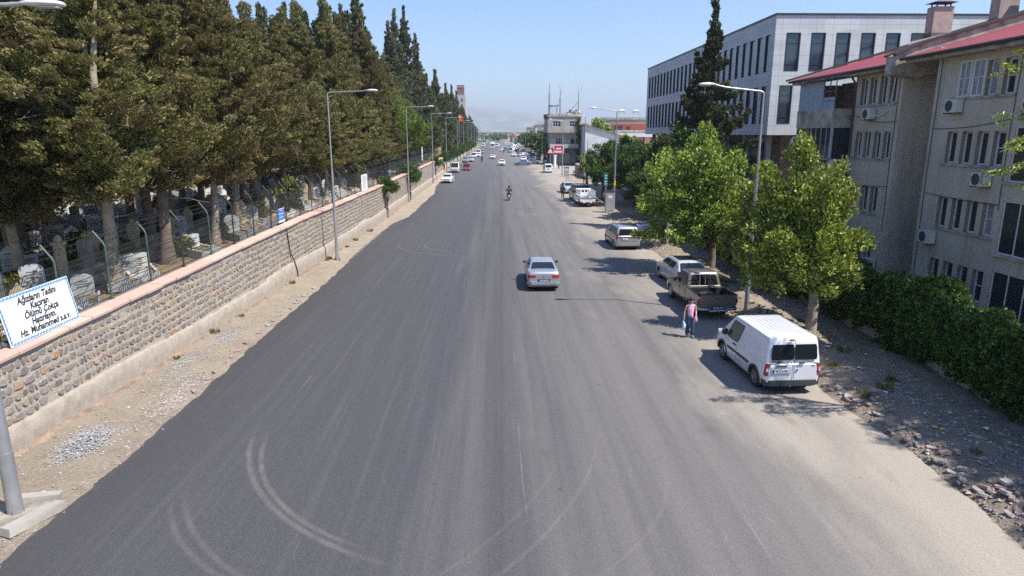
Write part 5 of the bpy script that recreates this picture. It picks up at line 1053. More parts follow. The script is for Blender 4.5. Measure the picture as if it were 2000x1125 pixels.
MID = [paint('mid_blue', (.16, .22, .32), .4), paint('red', (.3, .02, .03)), paint('navy', (.03, .045, .09), .2), paint('graphite', (.05, .05, .055), .3), paint('dark_green', (.03, .07, .06), .2), paint('sky_blue', (.25, .42, .55)), paint('beige_silver', (.38, .36, .32), .4)]
SALW = generic_saloon('saloon_car', 'white saloon facing the camera, first in the parked row on the far left', WHI); SALW.at(-8.3, 111.6, 177)
def cp(src, x, y, rz, lab, mat=None, grp=None, s=None):
    o = copy_thing(src.root, (x, y, .052), R(rz), lab, grp, s)
    if mat:
        for k in o.children:
            if k.name.split('.')[0] in ('body', 'roof', 'door', 'bumper', 'mirror'):
                k.data = recol(k.data, mat)
    return o
RC = {}
def recol(me, mat):
    k = (me.name, mat.name)
    if k not in RC: m = me.copy(); m.materials[0] = mat; RC[k] = m
    return RC[k]
cp(SALW, 1.0, 171.5, 180, 'white saloon coming towards the camera beside the sideways blue saloon')
cp(SALW, -1.6, 215.5, 180, 'white car coming towards the camera behind the nearest dark rider')
cp(SALW, -1.3, 229, 180, 'silver car following close behind the oncoming white car', SIL)
cp(SALW, 2.0, 305, 0, 'white car driving away beyond the small far rider')
MPV = mpv('minivan', 'cream-silver van facing the camera on the far left verge, tallest in its row', paint('cream', (.55, .54, .5), .2), L=4.9, W=1.95, H=2.05); MPV.at(-8.9, 141.5, 178)
b = cp(MPV, -6.75, 148.8, 178, 'small red car parked beside the cream-silver van', MID[1], s=(.85, .82, .72))
cp(SALW, -9.0, 189.5, 178, 'silver car behind the cream-silver van in the left parked row', SIL); cp(SALW, -7.6, 193.5, 175, 'pale blue and white car angled behind the silver parked car', LBL)
cp(MPV, -7.9, 225, 178, 'white minivan midway along the far left parked row', WHI, s=(.92, .9, .85)); cp(SALW, -6.6, 232, 178, 'white saloon beside the white minivan on the far left'); cp(MPV, -7.4, 262, 178, 'white van facing the camera at the far end of the left parked row', WHI, s=(.95, .9, .88)); cp(SALW, -6.2, 275, 176, 'silver saloon half hidden at the end of the left parked row', SIL)
cp(MPV, -8.6, 408, 178, 'distant white van on the left beyond the young trees', WHI); cp(MPV, -.5, 395, 178, 'white van beside the oncoming truck', WHI); cp(SALW, .7, 425, 178, 'tiny distant white car behind the van beside the truck')
cp(MPV, 5.5, 520, 0, 'white minibus driving away near the vanishing point of the road', WHI, s=(1.1, 1.1, 1.15))
cp(SALW, 6.3, 170.7, 93, 'blue saloon turning sideways across the right lane', MID[0])
cp(SALW, 9.6, 177.5, 240, 'beige-silver car nosing out behind the blue sideways saloon', MID[6])
cp(SALW, 9.2, 184, 100, 'navy car parked sideways behind the blue sideways saloon', MID[2])
rowcars = [(7.4, 196, 180, 'white car head-on in the right parked cluster, with a dark grille', WHI, 0), (9.8, 199, 95, 'teal-blue car in the right parked cluster under the trees', MID[4], 0), (8.0, 212, 185, 'pale car in the second rank of the right parked cluster', SIL, 0), (10.4, 216, 110, 'dark blue car in the second rank of the right parked cluster', MID[2], 0),
    (8.8, 232, 120, 'silver car angled towards the road in the third rank at the right', SIL, 0), (10.8, 240, 110, 'blue car angled under the street trees at the right', MID[0], 0), (5.6, 238, 180, 'white car standing nearest the lane in the right parked row', WHI, 0), (7.6, 268, 178, 'black van in the right parked row', MID[3], 1),
    (5.3, 285, 185, 'light blue van in the right parked row', MID[5], 1), (9.9, 290, 120, 'navy car beyond the black van at the right', MID[2], 0), (3.4, 318, 185, 'dark green car at the far edge of the right parked row', MID[4], 0), (7.6, 322, 120, 'white car under the far street trees at the right', WHI, 0),
    (9, 345, 100, 'dark car in the far end of the right parked row', MID[3], 0), (8.3, 372, 110, 'silver car in the far end of the right parked row', SIL, 0), (9, 398, 100, 'blue car in the far end of the right parked row', MID[0], 0), (8.6, 428, 100, 'pale car closing the far right parked row', SIL, 0), (12.6, 206, 95, 'graphite car tucked behind the teal-blue parked car', MID[3], 0)]
for (x, y, rz, lab, m, k) in rowcars: cp(MPV if k else SALW, x, y, rz, lab, m)
cp(SALW, 17.2, 134, 70, 'white car parked up the side street behind the concrete block', WHI)
# oncoming truck
t_ = thing('box_truck', 'white box truck coming towards the camera in the far distance', 'truck'); b = MB(); b.box(-1.2, 1.2, -4.2, 1.9, 1.0, 3.5); b.build('cargo_box', WHI, t_)
b = MB(); b.loft([[(x, y, z) for y, z in ((2.0, .5), (3.7, .5), (3.8, 1.5), (3.4, 2.7), (2.0, 2.8))] for x in (-1.1, 1.1)]); b.build('cab', WHI, t_, None, True)
b = MB(); b.quad((-.98, 3.79, 1.6), (.98, 3.79, 1.6), (.95, 3.46, 2.55), (-.95, 3.46, 2.55)); b.build('windscreen', GLS, t_); box_part('bumper', WHI, t_, (0, 3.82, .65, 2.2, .2, .4)); box_part('grille', PLA, t_, (0, 3.8, 1.1, 1.2, .05, .3))
for sd in (-1, 1): box_part('headlamp', HL, t_, (sd * .85, 3.83, .98, .3, .05, .2)); box_part('mirror', PLA, t_, (sd * 1.3, 3.4, 2.0, .2, .1, .5))
for (x, y) in ((-1, -2.6), (1, -2.6), (-1, 2.8), (1, 2.8)): link('wheel', wm, t_, (x, y, .45)).scale = (1.4, 1.5, 1.5)
t_.location = (-2.6, 355, .05); t_.rotation_euler = (0, 0, PI)
# ---------------------------------------------------------------- people
def skin_obj(nm, V, E, rads, mat, parent=None, sub=1, root=0, smooth=True):
    me = bpy.data.meshes.new(nm); me.from_pydata([tuple(v) for v in V], E, []); o = bpy.data.objects.new(nm, me); COL.objects.link(o)
    m = o.modifiers.new('s', 'SKIN'); m.use_smooth_shade = True
    for i, r in enumerate(rads): q = me.skin_vertices[0].data[i]; q.radius = r if isinstance(r, tuple) else (r, r); q.use_root = (i == root)
    if sub: o.modifiers.new('d', 'SUBSURF').levels = sub
    dg = bpy.context.evaluated_depsgraph_get(); dg.update(); nm_ = bpy.data.meshes.new_from_object(o.evaluated_get(dg)); nm_.materials.clear(); nm_.materials.append(mat)
    for p in nm_.polygons: p.use_smooth = True
    bpy.data.objects.remove(o); bpy.data.meshes.remove(me); return link(nm, nm_, parent)
SKN = M('skin', (.5, .3, .21), .6, var=.05); HAIR = M('hair_dark', (.02, .014, .012), .6); JEAN = M('denim', (.035, .07, .14), .85, 0, .2, 12); PINK = M('pink_cloth', (.72, .42, .56), .8, 0, .08, 15); BLKC = M('black_cloth', (.02, .02, .024), .8); NAVY = M('navy_cloth', (.05, .07, .12), .85); SHOE = M('shoe_grey', (.32, .3, .29), .8)
def chain(*idx): return [(a, b) for a, b in zip(idx, idx[1:])]
def figure(nm, lab, J, mats, h=1.65, top='tank', hand=True):
    """J joints (front = -Y): pelvis, waist, chest, neck, head, shL elL wrL, shR elR wrR, hipL knL anL toL, hipR knR anR toR"""
    o = thing(nm, lab, 'person'); k = h / 1.65
    n = ['pelvis', 'waist', 'chest', 'neck', 'jaw', 'head', 'crown', 'shL', 'elL', 'wrL', 'paL', 'shR', 'elR', 'wrR', 'paR', 'hipL', 'knL', 'anL', 'toL', 'hipR', 'knR', 'anR', 'toR']
    ix = {a: i for i, a in enumerate(n)}; V = [Vector(J[a]) for a in n]
    rad = dict(pelvis=(.11, .08), waist=(.08, .06), chest=(.085, .06), neck=.05, jaw=.062, head=.092, crown=.07, shL=.05, elL=.038, wrL=.027, paL=.03, shR=.05, elR=.038, wrR=.027, paR=.03, hipL=.09, knL=.06, anL=.04, toL=.035, hipR=.09, knR=.06, anR=.04, toR=.035)
    E = chain(0, 1, 2, 3, 4, 5, 6) + chain(2, 7, 8, 9, 10) + chain(2, 11, 12, 13, 14) + chain(0, 15, 16, 17, 18) + chain(0, 19, 20, 21, 22)
    body = skin_obj('body', V, E, [rad[a] if isinstance(rad[a], tuple) else rad[a] * 1 for a in n], SKN, o, 1)
    # fingers
    for sd in ('L', 'R'):
        w_, p_ = Vector(J['wr' + sd]), Vector(J['pa' + sd]); d = (p_ - w_).normalized(); side = d.cross(Vector((0, 1, 0))).normalized() * .0 + Vector((0, -1, 0)) ; side = (side - d * side.dot(d)).normalized(); nn = d.cross(side)
        vs = []; es = []; rr = []
        for f_ in range(4):
            b0 = p_ + side * (.027 - .018 * f_); L_ = (.055, .063, .058, .045)[f_]; i0 = len(vs); vs += [b0, b0 + d * L_ * .5 + nn * .006, b0 + d * L_ * .85 + nn * .022]; es += [(i0, i0 + 1), (i0 + 1, i0 + 2)]; rr += [.009, .008, .007]
        i0 = len(vs); vs += [w_ + d * .03 + side * .02, w_ + d * .05 + side * .05, w_ + d * .08 + side * .06]; es += [(i0, i0 + 1), (i0 + 1, i0 + 2)]; rr += [.011, .009, .008]
        for a in range(5): pass
        b = MB()
        for a, c_ in es: b.tube([vs[a], vs[c_]], [rr[a], rr[c_]], 5)
        b.build('fingers', SKN, body, 80)
    infl = lambda names, add, sc=1: [((rad[a][0] + add, rad[a][1] + add) if isinstance(rad[a], tuple) else rad[a] + add) for a in names]
    # trousers
    T = ['pelvis', 'waist', 'hipL', 'knL', 'anL', 'hipR', 'knR', 'anR']; Vt = [Vector(J[a]) for a in T]; Vt[1] = Vt[0].lerp(Vt[1], .45)
    fl = .06 if top == 'tank' else .02
    skin_obj('trousers', Vt, [(0, 1), (0, 2), (2, 3), (3, 4), (0, 5), (5, 6), (6, 7)], [(.145, .115), (.115, .09), .095, .068, .042 + fl, .095, .068, .042 + fl], mats[1], o, 1)
    S = ['waist', 'chest', 'shL', 'shR']; Vs = [Vector(J['pelvis']).lerp(Vector(J['waist']), -.05), Vector(J['waist']), Vector(J['chest']), Vector(J['shL']).lerp(Vector(J['chest']), .35), Vector(J['shR']).lerp(Vector(J['chest']), .35)]
    es = [(0, 1), (1, 2), (2, 3), (2, 4)]; rs_ = [(.155, .12), (.122, .1), (.15, .115), .062, .062]
    if top == 'tank':
        for q_ in (-.085, .085): Vs.append(Vector(J['neck']) + Vector((q_, 0, -.02))); es.append((2, len(Vs) - 1)); rs_.append(.03)
    if top != 'tank':
        Vs[3], Vs[4] = Vector(J['shL']), Vector(J['shR']); Vs += [Vector(J['elL']), Vector(J['wrL']), Vector(J['elR']), Vector(J['wrR'])]; es += [(3, 5), (5, 6), (4, 7), (7, 8)]; rs_[3] = rs_[4] = .085; rs_ += [.068, .05, .068, .05]
    skin_obj('shirt', Vs, es, rs_, mats[0], o, 1, 1)
    for sd in ('L', 'R'): a, t_2 = Vector(J['an' + sd]), Vector(J['to' + sd]); m = MB(); d = (t_2 - a); d.z = 0; m.tube([a + Vector((0, 0, -.03)) - d * .35, a - Vector((0, 0, .035)) + d * .2, t_2 + d * .35], [.045, .05, .035], 8); m.build('shoe', SHOE, o, 60)
    hp = Vector(J['head']); b = MB(); 
    if top != 'helmet':
        b.lathe([(.001, -.05), (.06, -.045), (.098, .0), (.102, .05), (.085, .1), (.05, .128), (.001, .135)], n=12, c=(hp.x, hp.y + .022, hp.z)); b.build('hair', HAIR, o, 80)
        fd = Vector(J.get('face', (0, -1, 0))); b = MB(); f0 = hp + fd * .09; sdv = fd.cross(Vector((0, 0, 1)))
        b.tube([f0 + Vector((0, 0, .02)), f0 + fd * .024 - Vector((0, 0, .02)), f0 - Vector((0, 0, .03))], [.008, .014, .006], 5); b.build('nose', SKN, body)
        b = MB()
        for s_ in (-1, 1): b.cbox(*(f0 + sdv * .034 * s_ + Vector((0, 0, .02)) + fd * .004), .024, .012, .012)
        b.build('eyes', HAIR, body); b = MB(); b.cbox(*(f0 - Vector((0, 0, .052))), .04, .014, .012); b.build('mouth', M('lips', (.4, .12, .12), .6), body)
        b = MB()
        for s_ in (-1, 1): b.cbox(*(hp + sdv * .094 * s_ + Vector((0, 0, -.005))), .016, .03, .05)
        b.build('ears', SKN, body)
    else:
        b.lathe([(.09, -.12), (.125, -.08), (.14, 0), (.13, .08), (.08, .13), (.001, .145)], n=14, c=tuple(hp + Vector((0, 0, .02)))); b.build('helmet', BLKC, o, 80)
    return o
J = dict(pelvis=(0, 0, .88), waist=(0, 0, 1.05), chest=(0, -.01, 1.25), neck=(0, -.01, 1.39), jaw=(.0, -.04, 1.45), head=(.0, -.035, 1.52), crown=(0, -.01, 1.575), shL=(.17, -.01, 1.32), elL=(.22, -.02, 1.07), wrL=(.16, -.17, .93), paL=(.13, -.22, .90),
         shR=(-.17, 0, 1.32), elR=(-.24, .03, 1.06), wrR=(-.27, -.02, .82), paR=(-.275, -.03, .75), hipL=(.085, 0, .82), knL=(.09, -.09, .46), anL=(.08, -.05, .09), toL=(.09, -.2, .04), hipR=(-.085, 0, .82), knR=(-.07, .0, .46), anR=(-.06, .12, .1), toR=(-.06, -.01, .04), face=(.0, -1, -.15))
wo = figure('person', 'woman in pink sleeveless top and flared jeans walking beside the pickup with a white bag', J, (PINK, JEAN)); wo.location = (7.62, 25.35, .05); wo.rotation_euler = (0, 0, R(8))
b = MB(); hp = Vector(J['crown']); b.tube([(0, .09, 1.56), (0, .13, 1.5), (0, .1, 1.42)], [.05, .045, .02], 7); b.build('hair_bun', HAIR, wo, 80)
def bag(nm, lab, pts, rs_, mat, loc, rz): b = MB(); b.tube(pts, rs_, 9); o = b.build(nm, mat, None, 70); o.location = loc; o.rotation_euler = (0, 0, rz); tag(o, lab, 'bag'); return o
bag('plastic_bag', 'white and pale blue plastic bag hanging from the walking woman\'s hand', [(0, 0, .0), (-.02, -.02, -.06), (.0, 0, -.13), (.03, 0, -.24), (.02, .01, -.36), (.0, 0, -.42)], [.012, .025, .04, .065, .07, .02], M('bag_plastic', (.7, .78, .84), .35, var=.1, scale=12, c2=(.35, .55, .75)), (7.62 - .275, 25.35 - .07, .05 + .76), 0)
bag('pink_purse', 'small pink purse held at the walking woman\'s hip', [(0, 0, .06), (0, 0, .03), (0, 0, -.05), (0, 0, -.14), (0, 0, -.17)], [.015, .045, .07, .075, .04], M('purse_pink', (.7, .3, .5), .5), (7.62 + .15, 25.35 - .24, .05 + .86), 0)
J2 = dict(J); J2.update(wrL=(.27, .02, .82), paL=(.275, .03, .75), elL=(.24, .04, 1.06), elR=(-.24, .04, 1.06), wrR=(-.26, .03, .82), face=(0, 1, 0), knR=(-.09, 0, .46), anR=(-.1, .02, .09), toR=(-.1, .16, .04), knL=(.09, 0, .46), anL=(.1, 0, .09), toL=(.1, .14, .04))
q = figure('person', 'man in black clothes standing in the road beside the dark grey minibus', J2, (BLKC, BLKC), top='long'); q.location = (8.05, 83.0, .05); q.scale = (1.06,) * 3
b = MB(); b.lathe([(.11, .0), (.105, .06), (.06, .1), (.001, .11)], n=10, c=(0, 0, 1.53)); b.cbox(0, .12, 1.54, .14, .1, .015); b.build('cap', M('cap_blue', (.1, .16, .3), .8), q, 60)
q2 = copy_thing(q, (-11.9, 151, .03), 2.0, 'pedestrian in a grey-blue shirt standing on the left verge by the yellow kiosk', None, 1.05)
for k in list(q2.children):
    if k.name.startswith('cap'): bpy.data.objects.remove(k)
    elif k.name.startswith('shirt'): k.data = recol(k.data, NAVY)
# motorcycles with riders
mo = thing('motorcycle', 'red-tailed motorcycle ridden away from the camera in the middle of the road', 'motorcycle')
wt_ = MB().lathe([(.2, -.05), (.27, -.055), (.3, 0), (.27, .055), (.2, .05), (.2, -.05)], 'X', n=18, caps=False).mesh('wheel', TYR, 50)
hb_ = MB().lathe([(.2, -.01), (.06, -.03), (.001, -.03)], 'X', n=12); 
for yv_ in (-.6, .65): o = link('wheel', wt_, mo, (0, yv_, .3)); link('rim', hb_.mesh('rim', RIM), o)
b = MB(); b.loft([[(sx * w_, y, z + zz * hh) for sx, zz in ((-1, -1), (1, -1), (1, .6), (.5, 1), (-.5, 1), (-1, .6))] for y, z, w_, hh in ((-.75, .78, .06, .06), (-.5, .72, .12, .12), (-.1, .6, .14, .18), (.2, .66, .15, .2), (.42, .72, .08, .14))]); b.build('frame_body', paint('moto_dark', (.04, .04, .05)), mo, 40)
b = MB(); b.tube([(-.09, .7, .3), (-.09, .55, .95)], .022, 6); b.tube([(.09, .7, .3), (.09, .55, .95)], .022, 6); b.tube([(-.34, .38, 1.0), (-.1, .5, 1.0), (.1, .5, 1.0), (.34, .38, 1.0)], .016, 6); b.build('fork_and_handlebar', PLA, mo, 50)
b = MB(); b.cbox(0, -.3, .8, .26, .75, .08); b.build('saddle', BLKC, mo); box_part('tail_lamp', RL, mo, (0, -.82, .76, .2, .06, .14)); box_part('mudguard', paint('moto_red', (.45, .02, .02)), mo, (0, -.78, .6, .16, .08, .24)); box_part('number_plate', PLT, mo, (0, -.83, .58, .2, .015, .2)); b = MB(); b.cyl((.16, -.8, .35), (.14, -.1, .32), .04, .03, 8); b.build('exhaust', CHR, mo, 50); box_part('mirror', PLA, mo, (-.36, .42, 1.14, .09, .03, .06), (.36, .42, 1.14, .09, .03, .06))
b = MB(); b.cbox(0, 0, .34, .22, .4, .26); b.build('engine', UND, mo)
J3 = dict(pelvis=(0, -.3, .95), waist=(0, -.28, 1.1), chest=(0, -.2, 1.32), neck=(0, -.17, 1.46), jaw=(0, -.15, 1.52), head=(0, -.14, 1.59), crown=(0, -.15, 1.64), shL=(.2, -.18, 1.38), elL=(.34, .05, 1.16), wrL=(.33, .28, 1.04), paL=(.31, .36, 1.02), shR=(-.2, -.18, 1.38), elR=(-.34, .05, 1.16), wrR=(-.33, .28, 1.04), paR=(-.31, .36, 1.02),
          hipL=(.11, -.28, .9), knL=(.24, .14, .8), anL=(.2, -.08, .38), toL=(.2, .08, .32), hipR=(-.11, -.28, .9), knR=(-.24, .14, .8), anR=(-.2, -.08, .38), toR=(-.2, .08, .32))
ri = figure('person', 'rider in black jacket and black helmet on the red-tailed motorcycle', J3, (BLKC, JEAN), top='helmet')
mo.location = (1.35, 81.4, .05); ri.location = (1.35, 81.4, .05)
copy_thing(mo, (-4.5, 191.5, .05), PI, 'dark motorcycle ridden towards the camera on the left side of the road'); copy_thing(ri, (-4.5, 191.5, .05), PI, 'rider in dark clothes coming towards the camera near the left parked row')
copy_thing(mo, (2.3, 272.5, .05), 0, 'tiny motorcycle in the right lane in the far distance'); copy_thing(ri, (2.3, 272.5, .05), 0, 'tiny dark rider in the right lane in the far distance')
# ---------------------------------------------------------------- apartment block with red roof
PL = NT('roughcast'); n1 = PL.noise(.35, 5, None, .6); n2 = PL.noise(11, 4); xx_, yy__, zz_ = PL.xyz()
strk = PL.noise(1, 4, PL.mapping((2.2, 2.2, .18)), .6)
c_ = PL.mix(PL.ramp(n1, [(.35, 0), (.65, 1)]), (.57, .495, .405), (.48, .415, .34)); c_ = PL.mix(PL.math('MULTIPLY', PL.ramp(strk, [(.5, 0), (.72, 1)]), .45), c_, (.22, .19, .165))
PL.fin(c_, .95, 0, .15); PL.bump(PL.noise(18, 5, None, .7), .7, .04); PLAST = PL.m
GLW = M('window_glass', (.03, .035, .045), .12, 0, .1, 1.5, spec=.6); PVC = M('frame_white', (.68, .68, .68), .5, var=.05); REV = M('reveal_plaster', (.3, .25, .205), .95, bump=.4); CURT = M('net_curtain', (.32, .33, .35), .4, 0, .2, 9)
RT = NT('red_sheet_roof'); x_, y_, z_ = RT.xyz(); RT.fin(RT.mix(RT.ramp(RT.noise(.5, 5), [(.4, 0), (.7, 1)]), (.28, .035, .045), (.23, .045, .05)), .55, 0, .4); wv = RT.math('SINE', RT.math('MULTIPLY', y_, 31)); RT.bump(wv, .8, .03); RROOF = RT.m
DRKT = M('roof_trim_dark', (.05, .035, .035), .7); CONC = M('weathered_concrete', (.5, .45, .38), .95, 0, .25, 1.6, .6, 14, c2=(.2, .17, .14))
ap = thing('apartment_block', 'four-storey beige roughcast apartment block with red sheet roof at the right', 'apartment block')
FX = 20.0; ZE = 11.3
def wall_holes(b, X_, y0, y1, z0, z1, holes, mi=0, depth=.28):
    """wall in the plane x = X_ facing -x with real openings and reveals"""
    ysx = sorted({y0, y1} | {h[0] for h in holes} | {h[1] for h in holes}); zs = sorted({z0, z1} | {h[2] for h in holes} | {h[3] for h in holes})
    for a, bb in zip(ysx, ysx[1:]):
        for c0, c1 in zip(zs, zs[1:]):
            my, mz = (a + bb) / 2, (c0 + c1) / 2
            if any(h[0] < my < h[1] and h[2] < mz < h[3] for h in holes): continue
            b.quad((X_, a, c0), (X_, bb, c0), (X_, bb, c1), (X_, a, c1), mi)
    for (a, bb, c0, c1) in holes:
        d = X_ + depth; b.quad((X_, a, c0), (X_, a, c1), (d, a, c1), (d, a, c0), 1); b.quad((X_, bb, c0), (d, bb, c0), (d, bb, c1), (X_, bb, c1), 1); b.quad((X_, a, c0), (d, a, c0), (d, bb, c0), (X_, bb, c0), 1); b.quad((X_, a, c1), (X_, bb, c1), (d, bb, c1), (d, a, c1), 1)
def window_x(par, X_, y0, y1, z0, z1, depth=.2, mull=1, trans=0, gm=None, ft=.075, flush=False):
    d = X_ + (depth if not flush else -.02); o = MB()
    o.box(d - .03, d + .03, y0, y0 + ft, z0, z1); o.box(d - .03, d + .03, y1 - ft, y1, z0, z1); o.box(d - .03, d + .03, y0 + ft, y1 - ft, z0, z0 + ft); o.box(d - .03, d + .03, y0 + ft, y1 - ft, z1 - ft, z1)
    for k in range(1, mull): y = lerp(y0, y1, k / mull); o.box(d - .025, d + .03, y - .02, y + .02, z0 + ft, z1 - ft)
    if trans: z = lerp(z0, z1, trans); o.box(d - .025, d + .03, y0 + ft, y1 - ft, z - .02, z + .02)
    w = o.build('window', PVC, par); g = MB(); g.quad((d + .005, y0 + .02, z0 + .02), (d + .005, y1 - .02, z0 + .02), (d + .005, y1 - .02, z1 - .02), (d + .005, y0 + .02, z1 - .02)); g.build('pane', gm or GLW, w); return w
zs = [1.05, 3.85, 6.7, 9.5]
# left wing
holes = []; wins = []
for i, z in enumerate(zs):
    if i >= 2: ys_ = [(34.35, 34.95), (35.25, 35.85), (36.2, 36.8), (37.1, 37.7)]
    else: ys_ = [(34.9, 35.55), (35.85, 36.5)]
    for (a, b_) in ys_: holes.append((a, b_, z, z + 1.38)); wins.append((a, b_, z, z + 1.38))
b = MB(); wall_holes(b, FX, 33.8, 38.3, -.2, ZE, holes, 0); b.quad((FX, 33.8, -.2), (FX, 33.8, 12.3), (22.6, 33.8, 12.9), (22.6, 33.8, -.2))
b.quad((FX, 33.8, ZE), (FX, 38.3, ZE), (FX, 38.3, ZE + .02), (FX, 33.8, ZE + .02)); b.box(20.0, 36, 43.1, 45.2, -.2, 10.9); b.box(20.02, 36, 38.3, 43.1, -.2, .0); b.quad((21.6, 38.3, -.2), (21.6, 43.1, -.2), (21.6, 43.1, 11), (21.6, 38.3, 11)); b.quad((20, 38.3, -.2), (21.6, 38.3, -.2), (21.6, 38.3, 11.2), (20, 38.3, 11.2))
# stair recess and right wing
rw = [(32.6, 33.2, 9.15, 10.5), (32.6, 33.2, 5.2, 6.9), (32.6, 33.2, 2.2, 3.6)]
wall_holes(b, 21.6, 31.25, 33.8, -.2, 11.8, rw, 0); b.quad((FX, 31.25, -.2), (21.6, 31.25, -.2), (21.6, 31.25, 11.8), (FX, 31.25, 11.8))
rh = []; rwins = []
for i, z in enumerate(zs):
    for k, (a, b_) in enumerate(((29.3, 29.95), (28.35, 29.0), (27.4, 28.05), (26.45, 27.1))):
        if i == 3 and k < 2: a, b_ = ((29.0, 29.75), (28.15, 28.9))[k]
        rh.append((a, b_, z, z + (1.5 if i == 3 and k < 2 else 1.38))); rwins.append((a, b_, z, z + (1.5 if i == 3 and k < 2 else 1.38), i == 3 and k < 2))
for i, z in enumerate(zs):
    rh.append((22.6, 26.0, z - .55, z + 1.55)) if i < 3 else rh.append((24.4, 25.9, z, z + 1.38))
wall_holes(b, FX, 21, 31.25, -.2, ZE + .2, rh, 0)
b.quad((36, 21, -.2), (36, 45.2, -.2), (36, 45.2, 11), (36, 21, 11)); b.quad((FX, 21, -.2), (36, 21, -.2), (36, 21, 11.3), (FX, 21, 11.3))
b.build('wall', [PLAST, REV], ap)
for (a, b_, z0, z1) in wins: window_x(ap, FX, a, b_, z0, z1, .2, 1)
for (a, b_, z0, z1) in rw: window_x(ap, 21.6, a, b_, z0, z1, .15, 1)
for i, (a, b_, z0, z1, cur) in enumerate(rwins): window_x(ap, FX, a, b_, z0, z1, .03 if cur else .2, 2 if cur else 1, .52 if cur or i % 4 == 3 else 0, CURT if cur or i in (12, 14, 7) else None)
for i, z in enumerate(zs):
    if i < 3: window_x(ap, FX, 22.6, 26.0, z - .55, z + 1.55, .06, 4, 0, None, .05)
    else: window_x(ap, FX, 24.4, 25.9, z, z + 1.38, .15, 2, .5, CURT)
b = MB()
for i, z in enumerate(zs):
    b.box(FX - .07, FX + .06, 34.2 if i >= 2 else 34.75, 37.85 if i >= 2 else 36.65, z - .1, z - .002); b.box(FX - .07, FX + .06, 26.3, 30.1, z - .1, z - .002); 
    if i < 3: b.box(FX - .1, FX + .04, 22.4, 26.15, z - .67, z - .56)
b.build('sill', CONC, ap)
# balconies of the left wing
b = MB()
for zf in (8.45, 5.6, 2.75): b.box(18.95, 21.6, 38.35, 43.1, zf - .16, zf)
b.build('balcony_slab', CONC, ap)
b = MB(); b.box(18.95, 19.07, 38.35, 43.1, 8.45, 9.35); b.box(19.07, 20.0, 38.35, 38.47, 8.45, 9.35); b.box(18.95, 19.07, 38.35, 43.1, 2.75, 3.6); b.box(19.07, 20, 38.35, 38.47, 2.75, 3.6); b.build('balcony_parapet', CONC, ap)
bl_ = M('balcony_screen', (.34, .42, .5), .5, 0, .15, 4)
b = MB(); b.box(19.0, 19.03, 39.9, 43.1, 9.35, 10.95); b.box(18.99, 19.02, 38.5, 39.9, 9.35, 10.0); b.build('balcony_screen', bl_, ap)
b = MB(); b.quad((18.7, 38.3, 10.98), (18.7, 43.2, 10.98), (20, 43.2, 11.12), (20, 38.3, 11.12)); b.quad((18.7, 38.3, 10.94), (20, 38.3, 11.08), (20, 43.2, 11.08), (18.7, 43.2, 10.94)); b.build('awning', M('awning_grey', (.5, .5, .5), .6), ap)
b = MB(); 
for y in (38.5, 39.2, 39.9): b.box(18.98, 19.03, y - .02, y + .02, 9.35, 10.95)
for z in (9.8, 10.3): b.box(18.98, 19.02, 38.5, 39.9, z, z + .03)
b.build('balcony_frame', M('iron', (.2, .2, .22), .6, .3), ap)
b = MB(); b.box(19.0, 19.03, 38.45, 43.05, 6.55, 8.27); b.box(19.03, 20, 38.42, 38.45, 5.62, 8.27); b.build('balcony_glazing', GLW, ap)
b = MB()
for k in range(8): y = 38.45 + k * .65; b.box(18.97, 19.0, y - .02, y + .02, 6.5, 8.28)
b.box(18.9, 19.02, 38.35, 38.45, 5.6, 8.28); b.box(18.9, 18.96, 38.35, 43.1, 6.5, 6.56); b.box(18.9, 18.96, 38.35, 43.1, 6.2, 6.25)
for k in range(16): b.box(18.92, 18.94, 38.4 + k * .3, 38.42 + k * .3, 5.7, 6.5)
b.build('balcony_rail', M('rail_grey', (.55, .56, .57), .5, .2), ap)
b = MB(); b.box(19.04, 19.06, 38.47, 43.1, 5.65, 6.2); b.build('balcony_panel', M('panel_dull', (.3, .3, .3), .8), ap)
# roof
ss = .283
def zr(x, e=0): return ZE + .05 + e + ss * (x - 19.35)
for (y0, y1, e) in ((34.0, 45.4, 0), (20.5, 32.95, .18)):
    b = MB(); b.add([(19.3, y0, zr(19.3, e)), (19.3, y1, zr(19.3, e)), (36.5, y1, zr(36.5, e)), (36.5, y0, zr(36.5, e)), (19.3, y0, zr(19.3, e) - .07), (19.3, y1, zr(19.3, e) - .07), (36.5, y1, zr(36.5, e) - .07), (36.5, y0, zr(36.5, e) - .07)], [(0, 3, 2, 1), (4, 5, 6, 7), (0, 1, 5, 4), (1, 2, 6, 5), (3, 0, 4, 7), (2, 3, 7, 6)]); b.build('roof', RROOF, ap)
    b = MB(); b.tube([(19.22, y0, zr(19.3, e) - .1), (19.22, y1, zr(19.3, e) - .1)], .075, 8); b.build('gutter', DRKT, ap, 50)
    b = MB(); b.box(19.35, 20.0, y0 + .1, y1 - .2, zr(19.3, e) - .3, zr(19.3, e) - .14); b.build('eaves', CONC, ap)
b = MB(); b.add([(19.1, 45.4, zr(19.1) + .02), (36.6, 45.4, zr(36.6) + .02), (36.6, 45.4, zr(36.6) + .25), (19.1, 45.4, zr(19.1) + .14), (19.1, 45.65, zr(19.1) + .02), (36.6, 45.65, zr(36.6) + .02), (36.6, 45.65, zr(36.6) + .25), (19.1, 45.65, zr(19.1) + .14)], [(0, 1, 2, 3), (7, 6, 5, 4), (3, 2, 6, 7), (0, 3, 7, 4)])
b.build('verge_board', DRKT, ap)
b = MB(); v = [(19.0, z) for z in (10.75,)]
